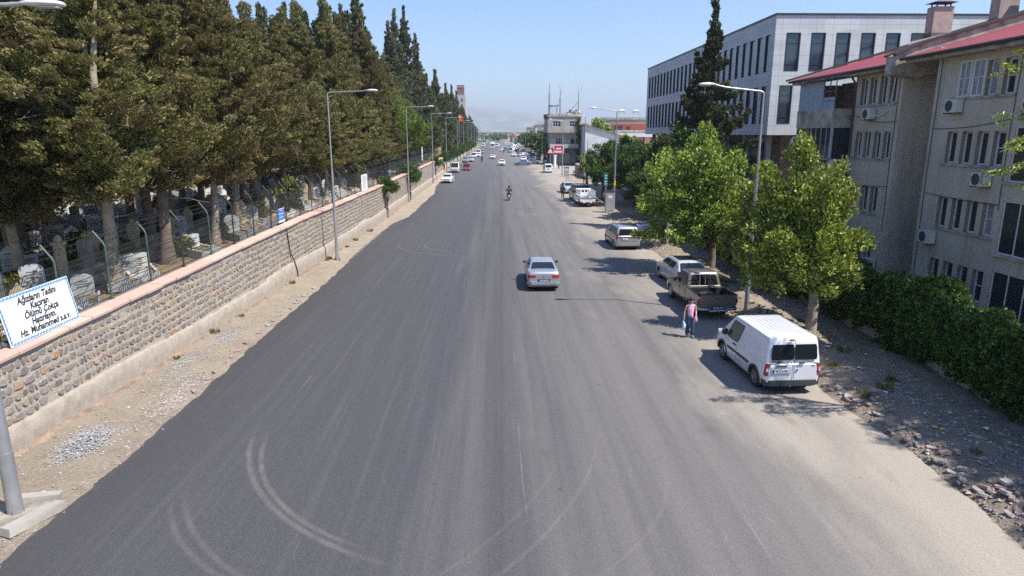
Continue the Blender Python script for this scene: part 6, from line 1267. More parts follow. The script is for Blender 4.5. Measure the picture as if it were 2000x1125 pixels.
pf = [(19.05, 10.75), (20.3, 10.6), (36.5, 14.6), (36.5, zr(36.5) + .55), (20.2, zr(20.2) + .55), (19.05, zr(19.05) + .35)]; b.prism(pf, 33.05, 33.92); b.build('firewall', CONC, ap)
b = MB(); pf = [(18.98, zr(18.98) + .36), (20.2, zr(20.2) + .56), (36.5, zr(36.5) + .56), (36.5, zr(36.5) + .66), (20.2, zr(20.2) + .66), (18.98, zr(18.98) + .45)]; b.prism(pf, 32.95, 33.25); b.prism(pf, 33.75, 34.02); b.build('firewall_cap', DRKT, ap)
for (x, y, w_, t_) in ((25.9, 41, 1.15, 15.15), (25.9, 35.8, 1.0, 14.9), (27.0, 34.75, 1.1, 14.75)):
    b = MB(); b.box(x - w_ / 2, x + w_ / 2, y - .35, y + .35, zr(x) - .3, t_); ch = b.build('chimney', M('chimney_pink', (.44, .37, .31), .9, bump=.3), ap); b = MB(); b.box(x - w_ / 2 - .03, x + w_ / 2 + .03, y - .38, y + .38, zr(x) - .25, zr(x) + .5); b.build('flashing', M('flashing_dark', (.16, .12, .11), .8), ch)
    b = MB(); b.loft([[(x + a, y + c, t_ + .22) for a, c in ((-.7, -.5), (.7, -.5), (.7, .5), (-.7, .5))], [(x + a * .5, y + c * .5, t_ + .33) for a, c in ((-.7, -.5), (.7, -.5), (.7, .5), (-.7, .5))]])
    for a in (-.4, .4):
        for c in (-.25, .25): b.box(x + a - .03, x + a + .03, y + c - .03, y + c + .03, t_, t_ + .23)
    b.build('chimney_cap', DRKT, ch)
b = MB(); b.tube([(19.7, 38.35, 11.1), (19.9, 38.2, 10.7), (19.93, 38.15, 9), (19.93, 38.15, .2)], .06, 7); b.build('downpipe', M('pipe_brown', (.12, .06, .05), .7), ap, 50)
b = MB()
for (ya, za, yb_, zb_2, sg_) in ((38.2, 9.0, 33.9, 8.6, .5), (30.9, 8.2, 25.5, 8.7, .4), (30.9, 5.3, 26.2, 5.2, .12), (38.1, 5.2, 34.0, 5.35, .2)):
    b.tube([(FX - .03, lerp(ya, yb_, k / 8), lerp(za, zb_2, k / 8) - sg_ * (1 - (2 * k / 8 - 1) ** 2) * .4) for k in range(9)], .014, 4)
for (y_, z0_, z1_) in ((30.95, 1.0, 11.2), (34.05, 3.0, 11.0), (26.2, 5.0, 11.3)): b.tube([(FX - .025, y_, z0_), (FX - .03, y_ + .06, (z0_ + z1_) / 2), (FX - .025, y_, z1_)], .016, 4)
b.build('cable', DRKT, ap)
# air conditioners
ACW = M('ac_white', (.6, .6, .58), .5, var=.08); FAN = M('ac_fan', (.05, .05, .055), .6)
ac = thing('air_conditioner', 'air conditioner under the top-floor windows of the left wing of the block', 'air conditioner', (FX - .2, 36.3, 9.0)); b = MB(); b.box(-.15, .15, -.4, .4, -.28, .28); b.build('casing', ACW, ac); b = MB(); b.lathe([(.24, -.156), (.24, -.162), (.03, -.17), (.001, -.17)], 'X', (0, .1, 0), 18); b.build('fan_grille', FAN, ac, 40); b = MB(); b.box(-.18, .2, -.36, -.33, -.33, -.285); b.box(-.18, .2, .33, .36, -.33, -.285); b.build('bracket', DRKT, ac)
b = MB(); b.tube([(.0, -.4, -.1), (.1, -.9, -.12), (.15, -1.5, .1), (.15, -1.75, .9), (.17, -1.85, 1.8)], .025, 5); b.build('pipe', PVC, ac)
acp = ac.children[-1]; acp.parent = None; KIDS.clear()
for (x, y, z, lab) in ((FX - .2, 29.55, 9.15, 'air conditioner under the paired net-curtained windows at the top right'), (FX - .2, 27.2, 6.15, 'air conditioner with red lettering beneath the second-floor windows'), (FX - .2, 30.1, 3.35, 'air conditioner on the wall edge at first-floor height of the right wing'), (FX - .2, 34.6, 1.2, 'lowest air conditioner of the left wing, just above the treetop'), (FX - .25, 25.0, 9.0, 'air conditioner at the right frame edge near the top-floor window')):
    copy_thing(ac, (x, y, z), 0, lab)
for o_ in list(bpy.data.objects):
    if o_.name.startswith('air_conditioner') and abs(o_.location.y - 27.2) < .01: text('VALTUS', .13, RED, o_, Matrix.Translation((-.157, -.24, 0)) @ Matrix.Rotation(-PI / 2, 4, 'X') @ Matrix.Rotation(-PI / 2, 4, 'Z') @ FACE_X if False else Matrix.Translation((-.157, -.27, 0)) @ Matrix.Rotation(PI / 2, 4, 'X') @ Matrix.Rotation(-PI / 2, 4, 'Z') @ RX if False else Matrix.Translation((-.157, -.26, 0)) @ Matrix.Rotation(-PI / 2, 4, 'X') @ Matrix.Rotation(-PI / 2, 4, 'Z') @ RX, shear=.3, off=.004, sx=.8)
acp.parent = ac
copy_thing(ac, (19.45, 38.1, 6.2), R(90), 'air conditioner on the end of the glazed balcony', None, 1.25)
sd_ = thing('satellite_dish', 'round grey satellite dish fixed beside the glazed balcony', 'satellite dish', (18.85, 42.9, 7.4), R(200)); b = MB(); b.lathe([(.001, .08), (.2, .06), (.4, -.02), (.41, -.02), (.2, .04), (.001, .06)], 'X', n=20); b.build('dish', ACW, sd_, 60); b = MB(); b.tube([(0, 0, 0), (-.15, 0, -.2), (-.15, 0, -1.0)], .03, 6); b.tube([(.05, 0, -.3), (.45, 0, -.05)], .012, 5); b.build('mount', DRKT, sd_)
for (y, lab) in ((39.3, 'larger terracotta pot on the top balcony ledge'), (39.0, 'smaller terracotta pot on the top balcony ledge')): 
    q = thing('flower_pot', lab, 'flower pot', (19.2, y, 9.36)); b = MB(); b.lathe([(.001, 0), (.1, 0), (.14, .24), (.001, .24)], n=10); b.build('pot', M('terracotta', (.35, .14, .07), .9), q); link('plant', SH, q, (0, 0, .4)).scale = (.4, .4, .35)
# ---------------------------------------------------------------- white office building
OF = NT('stone_panels'); gx, gy, gz = OF.xyz(); xy = OF.math('ADD', gx, gy)
def seamf(v, p, w_): return OF.ramp(OF.math('ABSOLUTE', OF.math('SUBTRACT', OF.math('FRACT', OF.math('DIVIDE', v, p)), .5)), [(.5 - w_ / p, 0), (.5 - w_ / p * .4, 1)])
jn = OF.math('MAXIMUM', seamf(OF.math('ADD', xy, .35), 1.35, .018), seamf(gz, .78, .018))
cb1 = OF.n.new('ShaderNodeCombineXYZ'); OF.lk(OF.math('FLOOR', OF.math('ADD', OF.math('DIVIDE', OF.math('ADD', xy, .35), 1.35), .5)), cb1.inputs[0]); OF.lk(OF.math('FLOOR', OF.math('ADD', OF.math('DIVIDE', gz, .78), .5)), cb1.inputs[1])
wnz = OF.n.new('ShaderNodeTexWhiteNoise'); OF.lk(cb1.outputs[0], wnz.inputs[0])
c_ = OF.mix(wnz.outputs[0], (.60, .60, .595), (.50, .505, .51)); c_ = OF.mix(OF.math('MULTIPLY', OF.ramp(OF.noise(3.5, 5, None, .65), [(.4, 0), (.7, 1)]), .35), c_, (.44, .45, .46)); c_ = OF.mix(OF.math('MULTIPLY', jn, .75), c_, (.2, .2, .21)); OF.fin(c_, .6); OPAN = OF.m
of = thing('office_building', 'pale stone-clad office building with tall dark slot windows behind the apartments', 'office building')
OX0, OX1, OY0, OY1, OZ0, OZ1 = 22.0, 62.0, 55.4, 101.5, 7.85, 17.05
fw = []; x = 24.25 - 1.0
for k in range(18):
    x0 = 22.95 + k * 2.0
    if x0 > 60: break
    fw.append((x0, x0 + 1.08, 12.85, 15.75))
fw += [(22.75 + 2.0 * k, 23.75 + 2.0 * k, 8.75, 11.75) for k in range(10)]
sw = []; y = 56.3
for row in ((12.85, 15.75), (8.75, 11.75)):
    y = 56.3
    while y < OY1 - 1.5: sw.append((y, y + .98, row[0], row[1])); y += 1.72
b = MB(); wall_holes(b, OX0, OY0, OY1, OZ0, OZ1, sw, 0, .25)
# front wall facing the camera: build in the x plane then turn
fb = MB(); wall_holes(fb, 0, OX0, OX1, OZ0, OZ1, [(a, c, d, e) for a, c, d, e in fw], 0, .25)
b.add([(p[1], OY0 + p[0], p[2]) for p in fb.v], [tuple(reversed(f)) for f in fb.f], 0); b.m[-len(fb.m):] = fb.m
b.quad((OX0, OY0, OZ0), (OX1, OY0, OZ0), (OX1, OY1, OZ0), (OX0, OY1, OZ0)); b.quad((OX0, OY0, OZ1 - .3), (OX1, OY0, OZ1 - .3), (OX1, OY1, OZ1 - .3), (OX0, OY1, OZ1 - .3)); b.quad((OX0, OY1, OZ0), (OX1, OY1, OZ0), (OX1, OY1, OZ1), (OX0, OY1, OZ1)); b.quad((OX1, OY0, OZ0), (OX1, OY1, OZ0), (OX1, OY1, OZ1), (OX1, OY0, OZ1))
AL = M('anodised_dark', (.035, .045, .065), .45, .3)
b.build('wall', [OPAN, AL], of)
OG = M('office_glass', (.035, .05, .075), .07, 0, .1, 1, spec=.8)
for (a, c, d, e) in sw:
    o = MB(); X_ = OX0 + .12; o.box(X_ - .04, X_ + .04, a, a + .06, d, e); o.box(X_ - .04, X_ + .04, c - .06, c, d, e); o.box(X_ - .04, X_ + .04, a + .06, c - .06, e - .06, e); o.box(X_ - .04, X_ + .04, a + .06, c - .06, d, d + .06)
    w = o.build('window', AL, of); g = MB(); g.quad((X_, a, d), (X_, c, d), (X_, c, e), (X_, a, e)); g.build('pane', OG, w)
for (a, c, d, e) in fw:
    o = MB(); Y_ = OY0 + .1; o.box(a - .03, a + .06, Y_ - .12, Y_ + .04, d, e); o.box(c - .06, c + .03, Y_ - .12, Y_ + .04, d, e); o.box(a + .06, c - .06, Y_ - .12, Y_ + .04, e - .06, e); o.box(a + .06, c - .06, Y_ - .12, Y_ + .04, d, d + .06); o.box(a + .06, c - .06, Y_ - .03, Y_ + .03, d + .5, d + .55); o.box(a + .06, c - .06, Y_ - .03, Y_ + .03, e - .8, e - .76)
    w = o.build('window', AL, of); g = MB(); g.quad((a, Y_, d), (c, Y_, d), (c, Y_, e), (a, Y_, e)); g.build('pane', OG, w)
b = MB(); b.box(OX0 - .08, OX1, OY0 - .08, OY0 + .3, OZ1 + .002, OZ1 + .14); b.box(OX0 - .08, OX0 + .3, OY0 + .3, OY1, OZ1 + .002, OZ1 + .14); b.box(OX0 + 9, OX1, OY0 + 3, OY0 + 12, OZ1 + .15, OZ1 + .55); b.build('parapet_cap', AL, of)
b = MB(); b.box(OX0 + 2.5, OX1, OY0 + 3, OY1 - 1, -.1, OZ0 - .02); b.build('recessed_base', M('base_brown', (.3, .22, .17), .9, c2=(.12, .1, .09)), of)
b = MB()
for y in [OY0 + .6 + 5.2 * k for k in range(9)]: b.box(OX0 + .3, OX0 + .7, y, y + .4, -.1, OZ0 - .02)
for x in [OX0 + 4 + 4.5 * k for k in range(8)]: b.box(x, x + .4, OY0 + .4, OY0 + .8, -.1, OZ0 - .02)
b.box(OX0 + .2, OX1, OY0 + .5, OY0 + .75, 3.6, 3.9); b.build('column', M('column_grey', (.3, .27, .25), .9), of)
b = MB()
for k in range(6): b.box(OX0 + 2.44, OX0 + 2.47, OY0 + 5 + 7 * k, OY0 + 10 + 7 * k, .8, 3.2); b.box(OX0 + 2.44, OX0 + 2.47, OY0 + 5 + 7 * k, OY0 + 10 + 7 * k, 4.4, 7.2); 
for k in range(6): b.box(OX0 + 4 + 5 * k, OX0 + 8 + 5 * k, OY0 + 2.94, OY0 + 2.97, .8, 7)
b.build('base_glazing', OG, of)
# yard ground right of the wall, low stone wall
g = MB(); g.grid([[(x, y, .03 + .03 * fnoise(x, y, .3, 8)) for y in (-10, 10, 30, 50, 70, 90, 110, 124)] for x in (15.5, 18, 22, 40, 80)]); struct(g.build('yard_ground', dirt('yard_soil', (.2, .17, .13), (.14, .13, .09), (.26, .23, .18), 3)))
lw = thing('low_wall', 'low dark stone wall with pale coping in front of the office yard', 'wall'); b = MB(); P = []
y = 46.2
while y < 90: x = HB(y) + .3; P.append([(x, y, -.1), (x, y, .95), (x + .35, y, .95), (x + .35, y, -.1)]); y += 1
b.grid(P); b.build('wall', M('dark_rubble', (.22, .19, .16), .95, 0, .3, 3, .9, 6, c2=(.1, .085, .075)), lw); b = MB(); P = []; y = 46.2
while y < 90: x = HB(y) + .25; P.append([(x, y, .955), (x, y, 1.06), (x + .45, y, 1.06), (x + .45, y, .955)]); y += 1
b.grid(P); b.build('coping', CONC, lw)
fc2 = thing('yard_fence', 'pale blue-grey corrugated sheet fence behind the low wall', 'fence'); b = MB(); P = []
for i in range(160): y = 47 + i * .25; P.append([(HB(y) + 1.1 + .03 * (i % 2), y, 0), (HB(y) + 1.1 + .03 * (i % 2), y, 1.9)])
b.grid(P); b.build('sheet', M('sheet_grey', (.4, .44, .48), .6), fc2)
# grey electrical cabinet and notice
cbn = thing('electrical_cabinet', 'tall narrow grey electrical cabinet at the foot of the second right lamp post', 'cabinet', (11.45, 68.2, .03)); b = MB(); b.box(-.42, .42, -.25, .25, .25, 2.15); b.build('cabinet_box', M('cabinet_grey', (.36, .37, .38), .6), cbn); b = MB(); b.box(-.4, .4, -.24, .24, -.05, .25); b.build('plinth', CONC, cbn); b = MB(); b.box(-.45, .45, -.28, .28, 2.15, 2.22); b.build('cabinet_lid', DRKT, cbn); b = MB(); b.box(-.2, .2, -.258, -.252, 1.5, 1.8); b.build('notice', WHT, cbn)
cbn2 = copy_thing(cbn, (12.9, 126.5, .03), 0, 'pale concrete-footed cabinet by the far right lamp post', None, (1.1, 1, .8))
gp = thing('direction_sign', 'small teal sign panel half hidden in leaves above the grey cabinet', 'sign', (11.3, 70.2, .03)); b = MB(); b.box(-.2, .2, -.02, .0, 2.6, 3.9); b.build('panel', M('teal_panel', (.02, .2, .2), .5), gp); b = MB(); b.cyl((0, .03, 0), (0, .03, 3.6), .03, n=6); b.build('post', GALV, gp); b = MB()
for z in (2.75, 3.0, 3.35, 3.6): b.box(-.12, .12, -.026, -.021, z, z + .08)
b.build('marks', WHT, gp)
for (x, y, z, s, lab) in ((13.35, 99.6, 2.5, 1.0, 'bright orange cloth caught in the branches by the side street'), (14.7, 58.2, 1.2, .9, 'orange cloth hanging over the low stone wall')):
    b = MB(); b.grid([[(x + .5 * s * (i / 4 - .5) + .1 * math.sin(i * 2 + j), y + .12 * math.sin(i * 1.7 + j * 1.1), z + 1.3 * s * (j / 5) * (1 - .3 * abs(i - 2) / 2) + .25 * i / 4) for j in range(6)] for i in range(5)]); m_ = b.build('orange_cloth', M('cloth_orange', (.75, .12, .02), .8), None, 80)
    sm_ = m_.modifiers.new('t', 'SOLIDIFY'); sm_.thickness = .02; tag(m_, lab, 'cloth')
# ---------------------------------------------------------------- corner building
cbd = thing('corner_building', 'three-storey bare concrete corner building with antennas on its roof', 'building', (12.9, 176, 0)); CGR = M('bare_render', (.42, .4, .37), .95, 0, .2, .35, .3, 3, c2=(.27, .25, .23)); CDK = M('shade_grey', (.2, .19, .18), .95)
def box_building(par, W_, D_, zb, zt, holes, mat, nm='wall', x0=0, y0=0, rev=None):
    fb = MB(); wall_holes(fb, 0, x0, x0 + W_, zb, zt, holes, 0, .3); b = MB(); b.add([(p[1], y0 + p[0], p[2]) for p in fb.v], [tuple(reversed(f)) for f in fb.f]); b.m[-len(fb.m):] = fb.m
    a, bb, c, d = x0, x0 + W_, y0, y0 + D_
    b.quad((a, c, zb), (a, c, zt), (a, d, zt), (a, d, zb)); b.quad((bb, c, zb), (bb, d, zb), (bb, d, zt), (bb, c, zt)); b.quad((a, d, zb), (a, d, zt), (bb, d, zt), (bb, d, zb)); b.quad((a, c, zt), (bb, c, zt), (bb, d, zt), (a, d, zt)); b.quad((a, c, zb), (a, d, zb), (bb, d, zb), (bb, c, zb))
    o = b.build(nm, [mat, rev or REV], par)
    for (p, q, r_, s) in holes:
        o2 = MB(); Y_ = y0 + .15; t = .09; o2.box(p, p + t, Y_ - .03, Y_ + .03, r_, s); o2.box(q - t, q, Y_ - .03, Y_ + .03, r_, s); o2.box(p + t, q - t, Y_ - .03, Y_ + .03, s - t, s); o2.box(p + t, q - t, Y_ - .03, Y_ + .03, r_, r_ + t)
        if q - p > 1.4:
            for k in (1, 2): xm = lerp(p, q, k / 3); o2.box(xm - .04, xm + .04, Y_ - .03, Y_ + .03, r_ + t, s - t)
            o2.box(p + t, q - t, Y_ - .02, Y_ + .02, lerp(r_, s, .62) - .03, lerp(r_, s, .62) + .03)
        w = o2.build('window', PVC, par); g = MB(); g.quad((p, Y_ + .01, r_), (q, Y_ + .01, r_), (q, Y_ + .01, s), (p, Y_ + .01, s)); g.build('pane', GLW, w)
    return o
box_building(cbd, 8.6, 13, 8.1, 12.1, [(1.3, 3.3, 9.6, 11.0), (5.6, 7.6, 9.6, 11.0)], CGR)
box_building(cbd, 7.6, 12, 4.3, 8.1, [(2.2, 4.2, 5.2, 6.8), (6.0, 7.2, 5.2, 6.8)], CGR, 'middle_storey', .7, 1.0)
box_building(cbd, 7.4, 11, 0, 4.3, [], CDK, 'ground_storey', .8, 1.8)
b = MB(); b.box(-.2, 8.8, -.2, 13.1, 12.1, 12.35); b.box(0, 3, .2, .5, 12.35, 12.8); b.box(3, 8.7, .0, .4, 12.35, 12.9); b.box(8.3, 8.7, .4, 12, 12.35, 12.9); b.build('roof', CONC, cbd); b = MB(); b.box(.6, 7.9, -.3, 1.0, 4.2, 4.4); b.box(.6, 7.9, -.3, -.15, 4.4, 5.2); b.build('balcony', M('balcony_pale', (.55, .53, .5), .9, 0, .2, .8, c2=(.3, .28, .25)), cbd)
b = MB(); b.box(2.6, 6.0, 1.74, 1.79, .2, 2.8); b.build('shopfront', M('shop_yellow', (.45, .4, .28), .8), cbd); b = MB(); b.box(6.2, 7.8, 1.7, 1.78, .2, 3.4); b.build('poster_wall', M('wall_mauve', (.36, .3, .34), .9), cbd); b = MB(); b.box(6.3, 6.8, 1.64, 1.69, 2.0, 3.2); b.build('blue_panel', M('panel_blue'), cbd)
b = MB(); b.box(.4, 2.0, .9, 3.2, 12.36, 14.9); sh_ = b.build('roof_shed', M('shed_blue', (.35, .5, .62), .6, 0, .3, 1.2, c2=(.6, .65, .68)), cbd); b = MB(); b.box(.3, 2.9, .8, 3.3, 14.9, 15.05); b.build('shed_lid', CONC, sh_); b = MB(); b.box(2.0, 2.9, .9, 3.2, 12.36, 14.9); b.build('shed_tarp', WHT, sh_)
b = MB(); rr = random.Random(3)
for k in range(16): b.cbox(5.6 + rr.random() * 2.6, 1.5 + rr.random() * 2, 12.6 + rr.random() * 1.1, rr.uniform(.3, 1.2), .8, rr.uniform(.1, .7), rr.random(), 0, rr.uniform(-.3, .3))
b.build('roof_clutter', CONC, cbd); box_part('roof_sign', M('sign_black', (.03, .03, .03), .6), cbd, (-.5, 0, 12.1, 1.2, .15, 1.2)); 
tube_ivy = leaves(np.random.RandomState(4), np.array([[7.9 + .25 * math.sin(k), -.1 if k > 24 else .6, .8 + k * .23] for k in range(48)]), np.full((48, 3), .42), np.tile([[0, -1, 0.2]], (48, 1)), 40, .3, .2, 0, .5, .6, .3); link('climbing_ivy', npmesh('climbing_ivy', tube_ivy, 4, [IVY]), cbd)
def mast(x, y, z0, z1, lab, panels, brace=None, lat=False):
    m = thing('antenna_mast', lab, 'antenna mast', (x, y, z0)); b = MB(); h = z1 - z0; b.cyl((0, 0, 0), (0, 0, h), .09 if not lat else .05, .06, 6)
    if lat:
        for dx in (-.22, .22): b.cyl((dx, 0, 0), (dx, 0, h * .72), .035, n=4)
        for k in range(int(h * .72 / .45)): b.tube([(-.22, 0, k * .45), (.22, 0, k * .45 + .45)], .025, 4)
    if brace: b.tube([(0, 0, brace[2]), (brace[0], brace[1], 0)], .05, 5)
    b.build('mast', DRKT, m)
    for (dx, dz, l) in panels: box_part('antenna_panel', ACW, m, (dx, -.1, h + dz, .3, .2, l))
mast(13.25, 176.8, 12.4, 20.3, 'thin lattice mast at the left corner of the concrete building roof', [], None, True)
mast(16.0, 176.5, 12.4, 18.5, 'middle antenna mast with one pale panel on the concrete building roof', [(0, .5, 2.0), (.25, -.4, 1.6)], None, True)
mast(20.8, 177, 12.4, 18.6, 'right antenna mast with two pale panels and a diagonal brace', [(-.15, .6, 2.2), (.75, .6, 2.0)], (-3.2, 0, 3.5))
# billboard, warning triangle, column
bb_ = thing('billboard', 'red billboard with white lettering on a dark post before the corner building', 'billboard', (13.95, 154.5, .03)); b = MB(); b.cyl((0, 0, 0), (0, 0, 3.4), .13, n=8); b.build('post', DRKT, bb_); b = MB(); b.box(-1.25, 1.1, -.12, .12, 3.4, 5.3); b.build('board', RED, bb_); b = MB(); 
for (z, l, s) in ((4.55, 1.3, .36), (3.85, 1.9, .42)):
    for k in range(int(l / .27)): b.box(-l / 2 + k * .27, -l / 2 + k * .27 + .2, -.14, -.125, z - s / 2, z + s / 2 * (.7 + .3 * (k % 2)))
b.box(-1.25, 1.1, -.14, -.125, 5.2, 5.3); b.box(-1.25, -1.15, -.14, -.125, 3.4, 5.19); b.box(1.0, 1.1, -.14, -.125, 3.4, 5.19); b.build('lettering', WHT, bb_)
ws = thing('warning_sign', 'triangular red-bordered road warning sign left of the red billboard', 'sign', (12.4, 160, .03)); b = MB(); b.cyl((0, 0, 0), (0, 0, 3.3), .05, n=6); b.build('post', GALV, ws); b = MB(); b.prism([(-.85, 3.3), (.85, 3.3), (0, 4.75)], -.08, -.05); tr_ = b.build('red_border', RED, ws); b = MB(); b.prism([(-.55, 3.46), (.55, 3.46), (0, 4.4)], -.095, -.082); b.build('white_field', WHT, tr_); b = MB(); b.cbox(0, -.1, 3.68, .4, .01, .14); b.build('symbol', BLK, tr_)
pc = thing('stone_column', 'white squat column standing behind the warning sign and billboard', 'column', (13.9, 165, .02)); b = MB(); b.lathe([(.35, 0), (.33, 2.4), (.42, 2.5), (.42, 2.8), (.001, 2.8)], n=10); b.build('shaft', WHT, pc)
lf = thing('lamp_foot', 'pale square concrete block cast round the lamp post left of the corner building', 'block', (11.6, 177.7, 0)); b = MB(); b.box(-.3, .3, -.3, .3, 0, 2.2); b.build('block', M('pale_concrete', (.5, .47, .38), .9), lf)
cbk = thing('retaining_block', 'grey concrete retaining wall end at the mouth of the side street', 'wall'); b = MB(); b.add([(15.2, 118, 0), (17.5, 118, 0), (17.5, 133, 0), (15.2, 133, 0), (15.2, 118, 2.0), (17.5, 118, 2.2), (17.5, 133, 2.4), (15.2, 133, 2.2)], [(4, 5, 6, 7), (0, 1, 5, 4), (1, 2, 6, 5), (2, 3, 7, 6), (3, 0, 4, 7)]); b.build('wall', M('mid_concrete', (.33, .31, .29), .95, bump=.4), cbk)
# shed, red houses
shd = thing('white_shed', 'white corrugated shed with sloping roof beside the corner building', 'shed', (21.6, 168, 0)); b = MB(); b.add([(0, 0, 0), (10, 0, 0), (10, 0, 7.0), (0, 0, 9.8), (0, 14, 0), (10, 14, 0), (10, 14, 7.0), (0, 14, 9.8)], [(0, 1, 2, 3), (1, 5, 6, 2), (4, 0, 3, 7), (5, 4, 7, 6)]); b.build('wall', M('shed_white', (.6, .61, .62), .7, 0, .12, 1), shd); b = MB(); b.add([(-.3, -.4, 9.9), (10.6, -.4, 6.85), (10.6, 14.5, 6.85), (-.3, 14.5, 9.9), (-.3, -.4, 10.1), (10.6, -.4, 7.05), (10.6, 14.5, 7.05), (-.3, 14.5, 10.1)], [(0, 1, 2, 3), (7, 6, 5, 4), (0, 4, 5, 1), (1, 5, 6, 2)]); b.build('roof', M('tile_brown', (.3, .22, .16), .9), shd); b = MB(); b.box(-.05, 10.1, -.08, -.01, 0, 3.9); b.build('base_wall', CGR, shd); b = MB()
for k in range(5): b.tube([(4 + k * .9, -.1, 4.4), (4.6 + k * .9, -.1, 5.6), (5.3 + k * .9, -.1, 4.6)], .06, 4)
b.build('ironwork', DRKT, shd)
REDB = M('wall_red', (.42, .07, .06), .9, 0, .2, .4, c2=(.3, .1, .08)); BUF = M('wall_buff', (.46, .42, .36), .95, 0, .2, .2, c2=(.32, .29, .25)); PNK = M('wall_pink', (.45, .24, .22), .95)
def house(x, y, w_, d, h, mat, lab, hl, nm='house', ex=None, grp=None):
    t = thing(nm, lab, 'house', (x, y, 0)); box_building(t, w_, d, 0, h, hl, mat); b = MB(); b.box(-.3, w_ + .3, -.3, d + .3, h, h + .22); b.box(-.3, w_ + .3, -.3, -.15, h + .22, h + .8); b.build('roof', CONC, t)
    if ex: ex(t)
    return t
def tank(t, x, y, z): 
    b = MB(); b.box(x - 1.0, x - .9, y, y + .1, z, z + .9); b.box(x + .9, x + 1, y, y + .1, z, z + .9); b.build('tank_stand', DRKT, t); b = MB(); b.cyl((x - .9, y, z + 1.3), (x + .9, y, z + 1.3), .5, n=12); b.build('water_tank', ACW, t, 50)
def exA(t): tank(t, 8, 3, 14.4); tank(t, 13, 3, 14.3); q = MB(); q.box(4, 22, -.12, -.02, 9.0, 11.3); q.build('red_storey', REDB, t); q = MB(); q.box(9.2, 10.6, -.2, -.13, 9.0, 10.4); q.box(5, 8, -.2, -.13, 9.0, 10.6); q.box(17, 18.3, -.2, -.13, 9.1, 10.9); q.build('opening', GLW, t)
house(36, 240, 24, 12, 12.6, BUF, 'long buff house with a red upper storey and water tanks behind the shed', [(8, 11, 5.2, 7.0), (17, 20, 5.2, 7.0)], ex=exA)
def exB(t): q = MB(); q.box(0, 12, -1.2, -.02, 6.8, 8.0); q.box(0, 12, -1.2, -.02, 3.2, 3.5); q.build('balcony', PVC, t)
house(38.5, 222, 9, 12, 8.2, PNK, 'pink-walled lower house with a white balcony in front of the red storey', [(3, 5.5, 3.9, 6)], ex=exB)
house(49, 226, 9, 12, 8.4, M('wall_faded_red', (.38, .2, .17), .95), 'faded red house with a white-framed window beside the pink house', [(1.5, 4.5, 4.6, 6.6)])
house(60, 236, 16, 12, 12.3, BUF, 'grey-buff house with a shaded loggia next to the office building', [(3.5, 9, 8.4, 10.6), (2.5, 5, 4.6, 6.4)])
house(75, 250, 8, 10, 18.5, CGR, 'small concrete rooftop tower just left of the office building', [(3, 4.5, 13.5, 15)])
# houses along the right beyond the corner
rr = random.Random(12); hm = [CGR, BUF, PNK, M('wall_cream', (.52, .48, .4), .95), M('wall_brick', (.38, .17, .1), .95), M('wall_white', (.6, .6, .58), .9)]
for i, (x, y, w_, h) in enumerate(((18.5, 205, 10, 9.5), (19, 224, 10, 10.5), (18.5, 248, 9, 9), (19, 270, 10, 11), (18, 300, 9, 9), (18.5, 335, 10, 11.5), (18, 372, 11, 9.5), (18, 410, 12, 11), (32, 285, 10, 11), (34, 330, 12, 10))):
    hl = [(1.2, 2.8, h - 2.6, h - 1.2), (5.5, 7.2, h - 2.6, h - 1.2), (1.2, 2.8, h - 5.6, h - 4.2), (5.5, 7.2, h - 5.6, h - 4.2)]
    house(x, y, w_, 13, h, hm[i % 6], ['grey flat-roofed house behind the street trees with a white water tank', 'buff flat-roofed house behind the street trees', 'pink flat-roofed house behind the street trees', 'cream flat-roofed house behind the street trees', 'brick-red flat-roofed house behind the street trees', 'white flat-roofed house behind the street trees', 'second grey flat-roofed house further along the right side', 'second buff flat-roofed house at the far right end', 'set-back pink house behind the right-hand row', 'set-back cream house behind the right-hand row'][i], hl, ex=(lambda t, z=h: tank(t, 4, 4, z + .2)) if i < 2 else None)
# yellow kiosk at the end of the wall, green fence
ki = thing('kiosk', 'yellow-ochre gatehouse with pillars at the far end of the stone wall', 'gatehouse', (-14.6, 134.5, 0)); YO = M('wall_yellow', (.62, .42, .18), .9); b = MB(); b.box(0, 2.6, 0, 5, 0, 4.6); b.build('wall', YO, ki); b = MB(); b.box(-.2, 2.85, -.2, 5.2, 4.6, 4.95); b.build('roof', M('kiosk_trim', (.5, .3, .2), .9), ki); b = MB(); b.box(2.6, 3.0, .0, .6, 0, 5.2); b.box(2.6, 3.0, 4.4, 5.0, 0, 5.2); b.build('pillar', YO, ki); b = MB(); b.box(.4, 2.2, -.05, -.01, 1.4, 1.6); b.box(.2, 2.4, -.05, -.01, 3.6, 3.75); b.build('string_course', M('kiosk_trim'), ki)
gt = thing('gate_wall', 'ochre wall with a dark gate beyond the yellow gatehouse', 'wall', (-12.4, 140, 0)); b = MB(); b.box(0, .4, 0, 16, 0, 3.4); b.build('wall', YO, gt); b = MB(); b.box(.41, .46, 3, 7, 0, 2.8); b.build('gate', M('gate_dark', (.12, .08, .06), .8), gt)
gf = thing('green_fence', 'green sheeted fence running on beyond the gatehouse along the left row', 'fence', (0, 0, 0)); b = MB()
for i in range(56): y = 157 + 4.5 * i; b.box(-12.3, -12.25, y, y + 4.4, .9, 4.0)
b.build('mesh_panel', M('green_sheet', (.06, .22, .17), .7), gf); b = MB(); b.box(-12.4, -12.1, 157, 420, 0, .9); b.build('base_wall', BUF, gf)
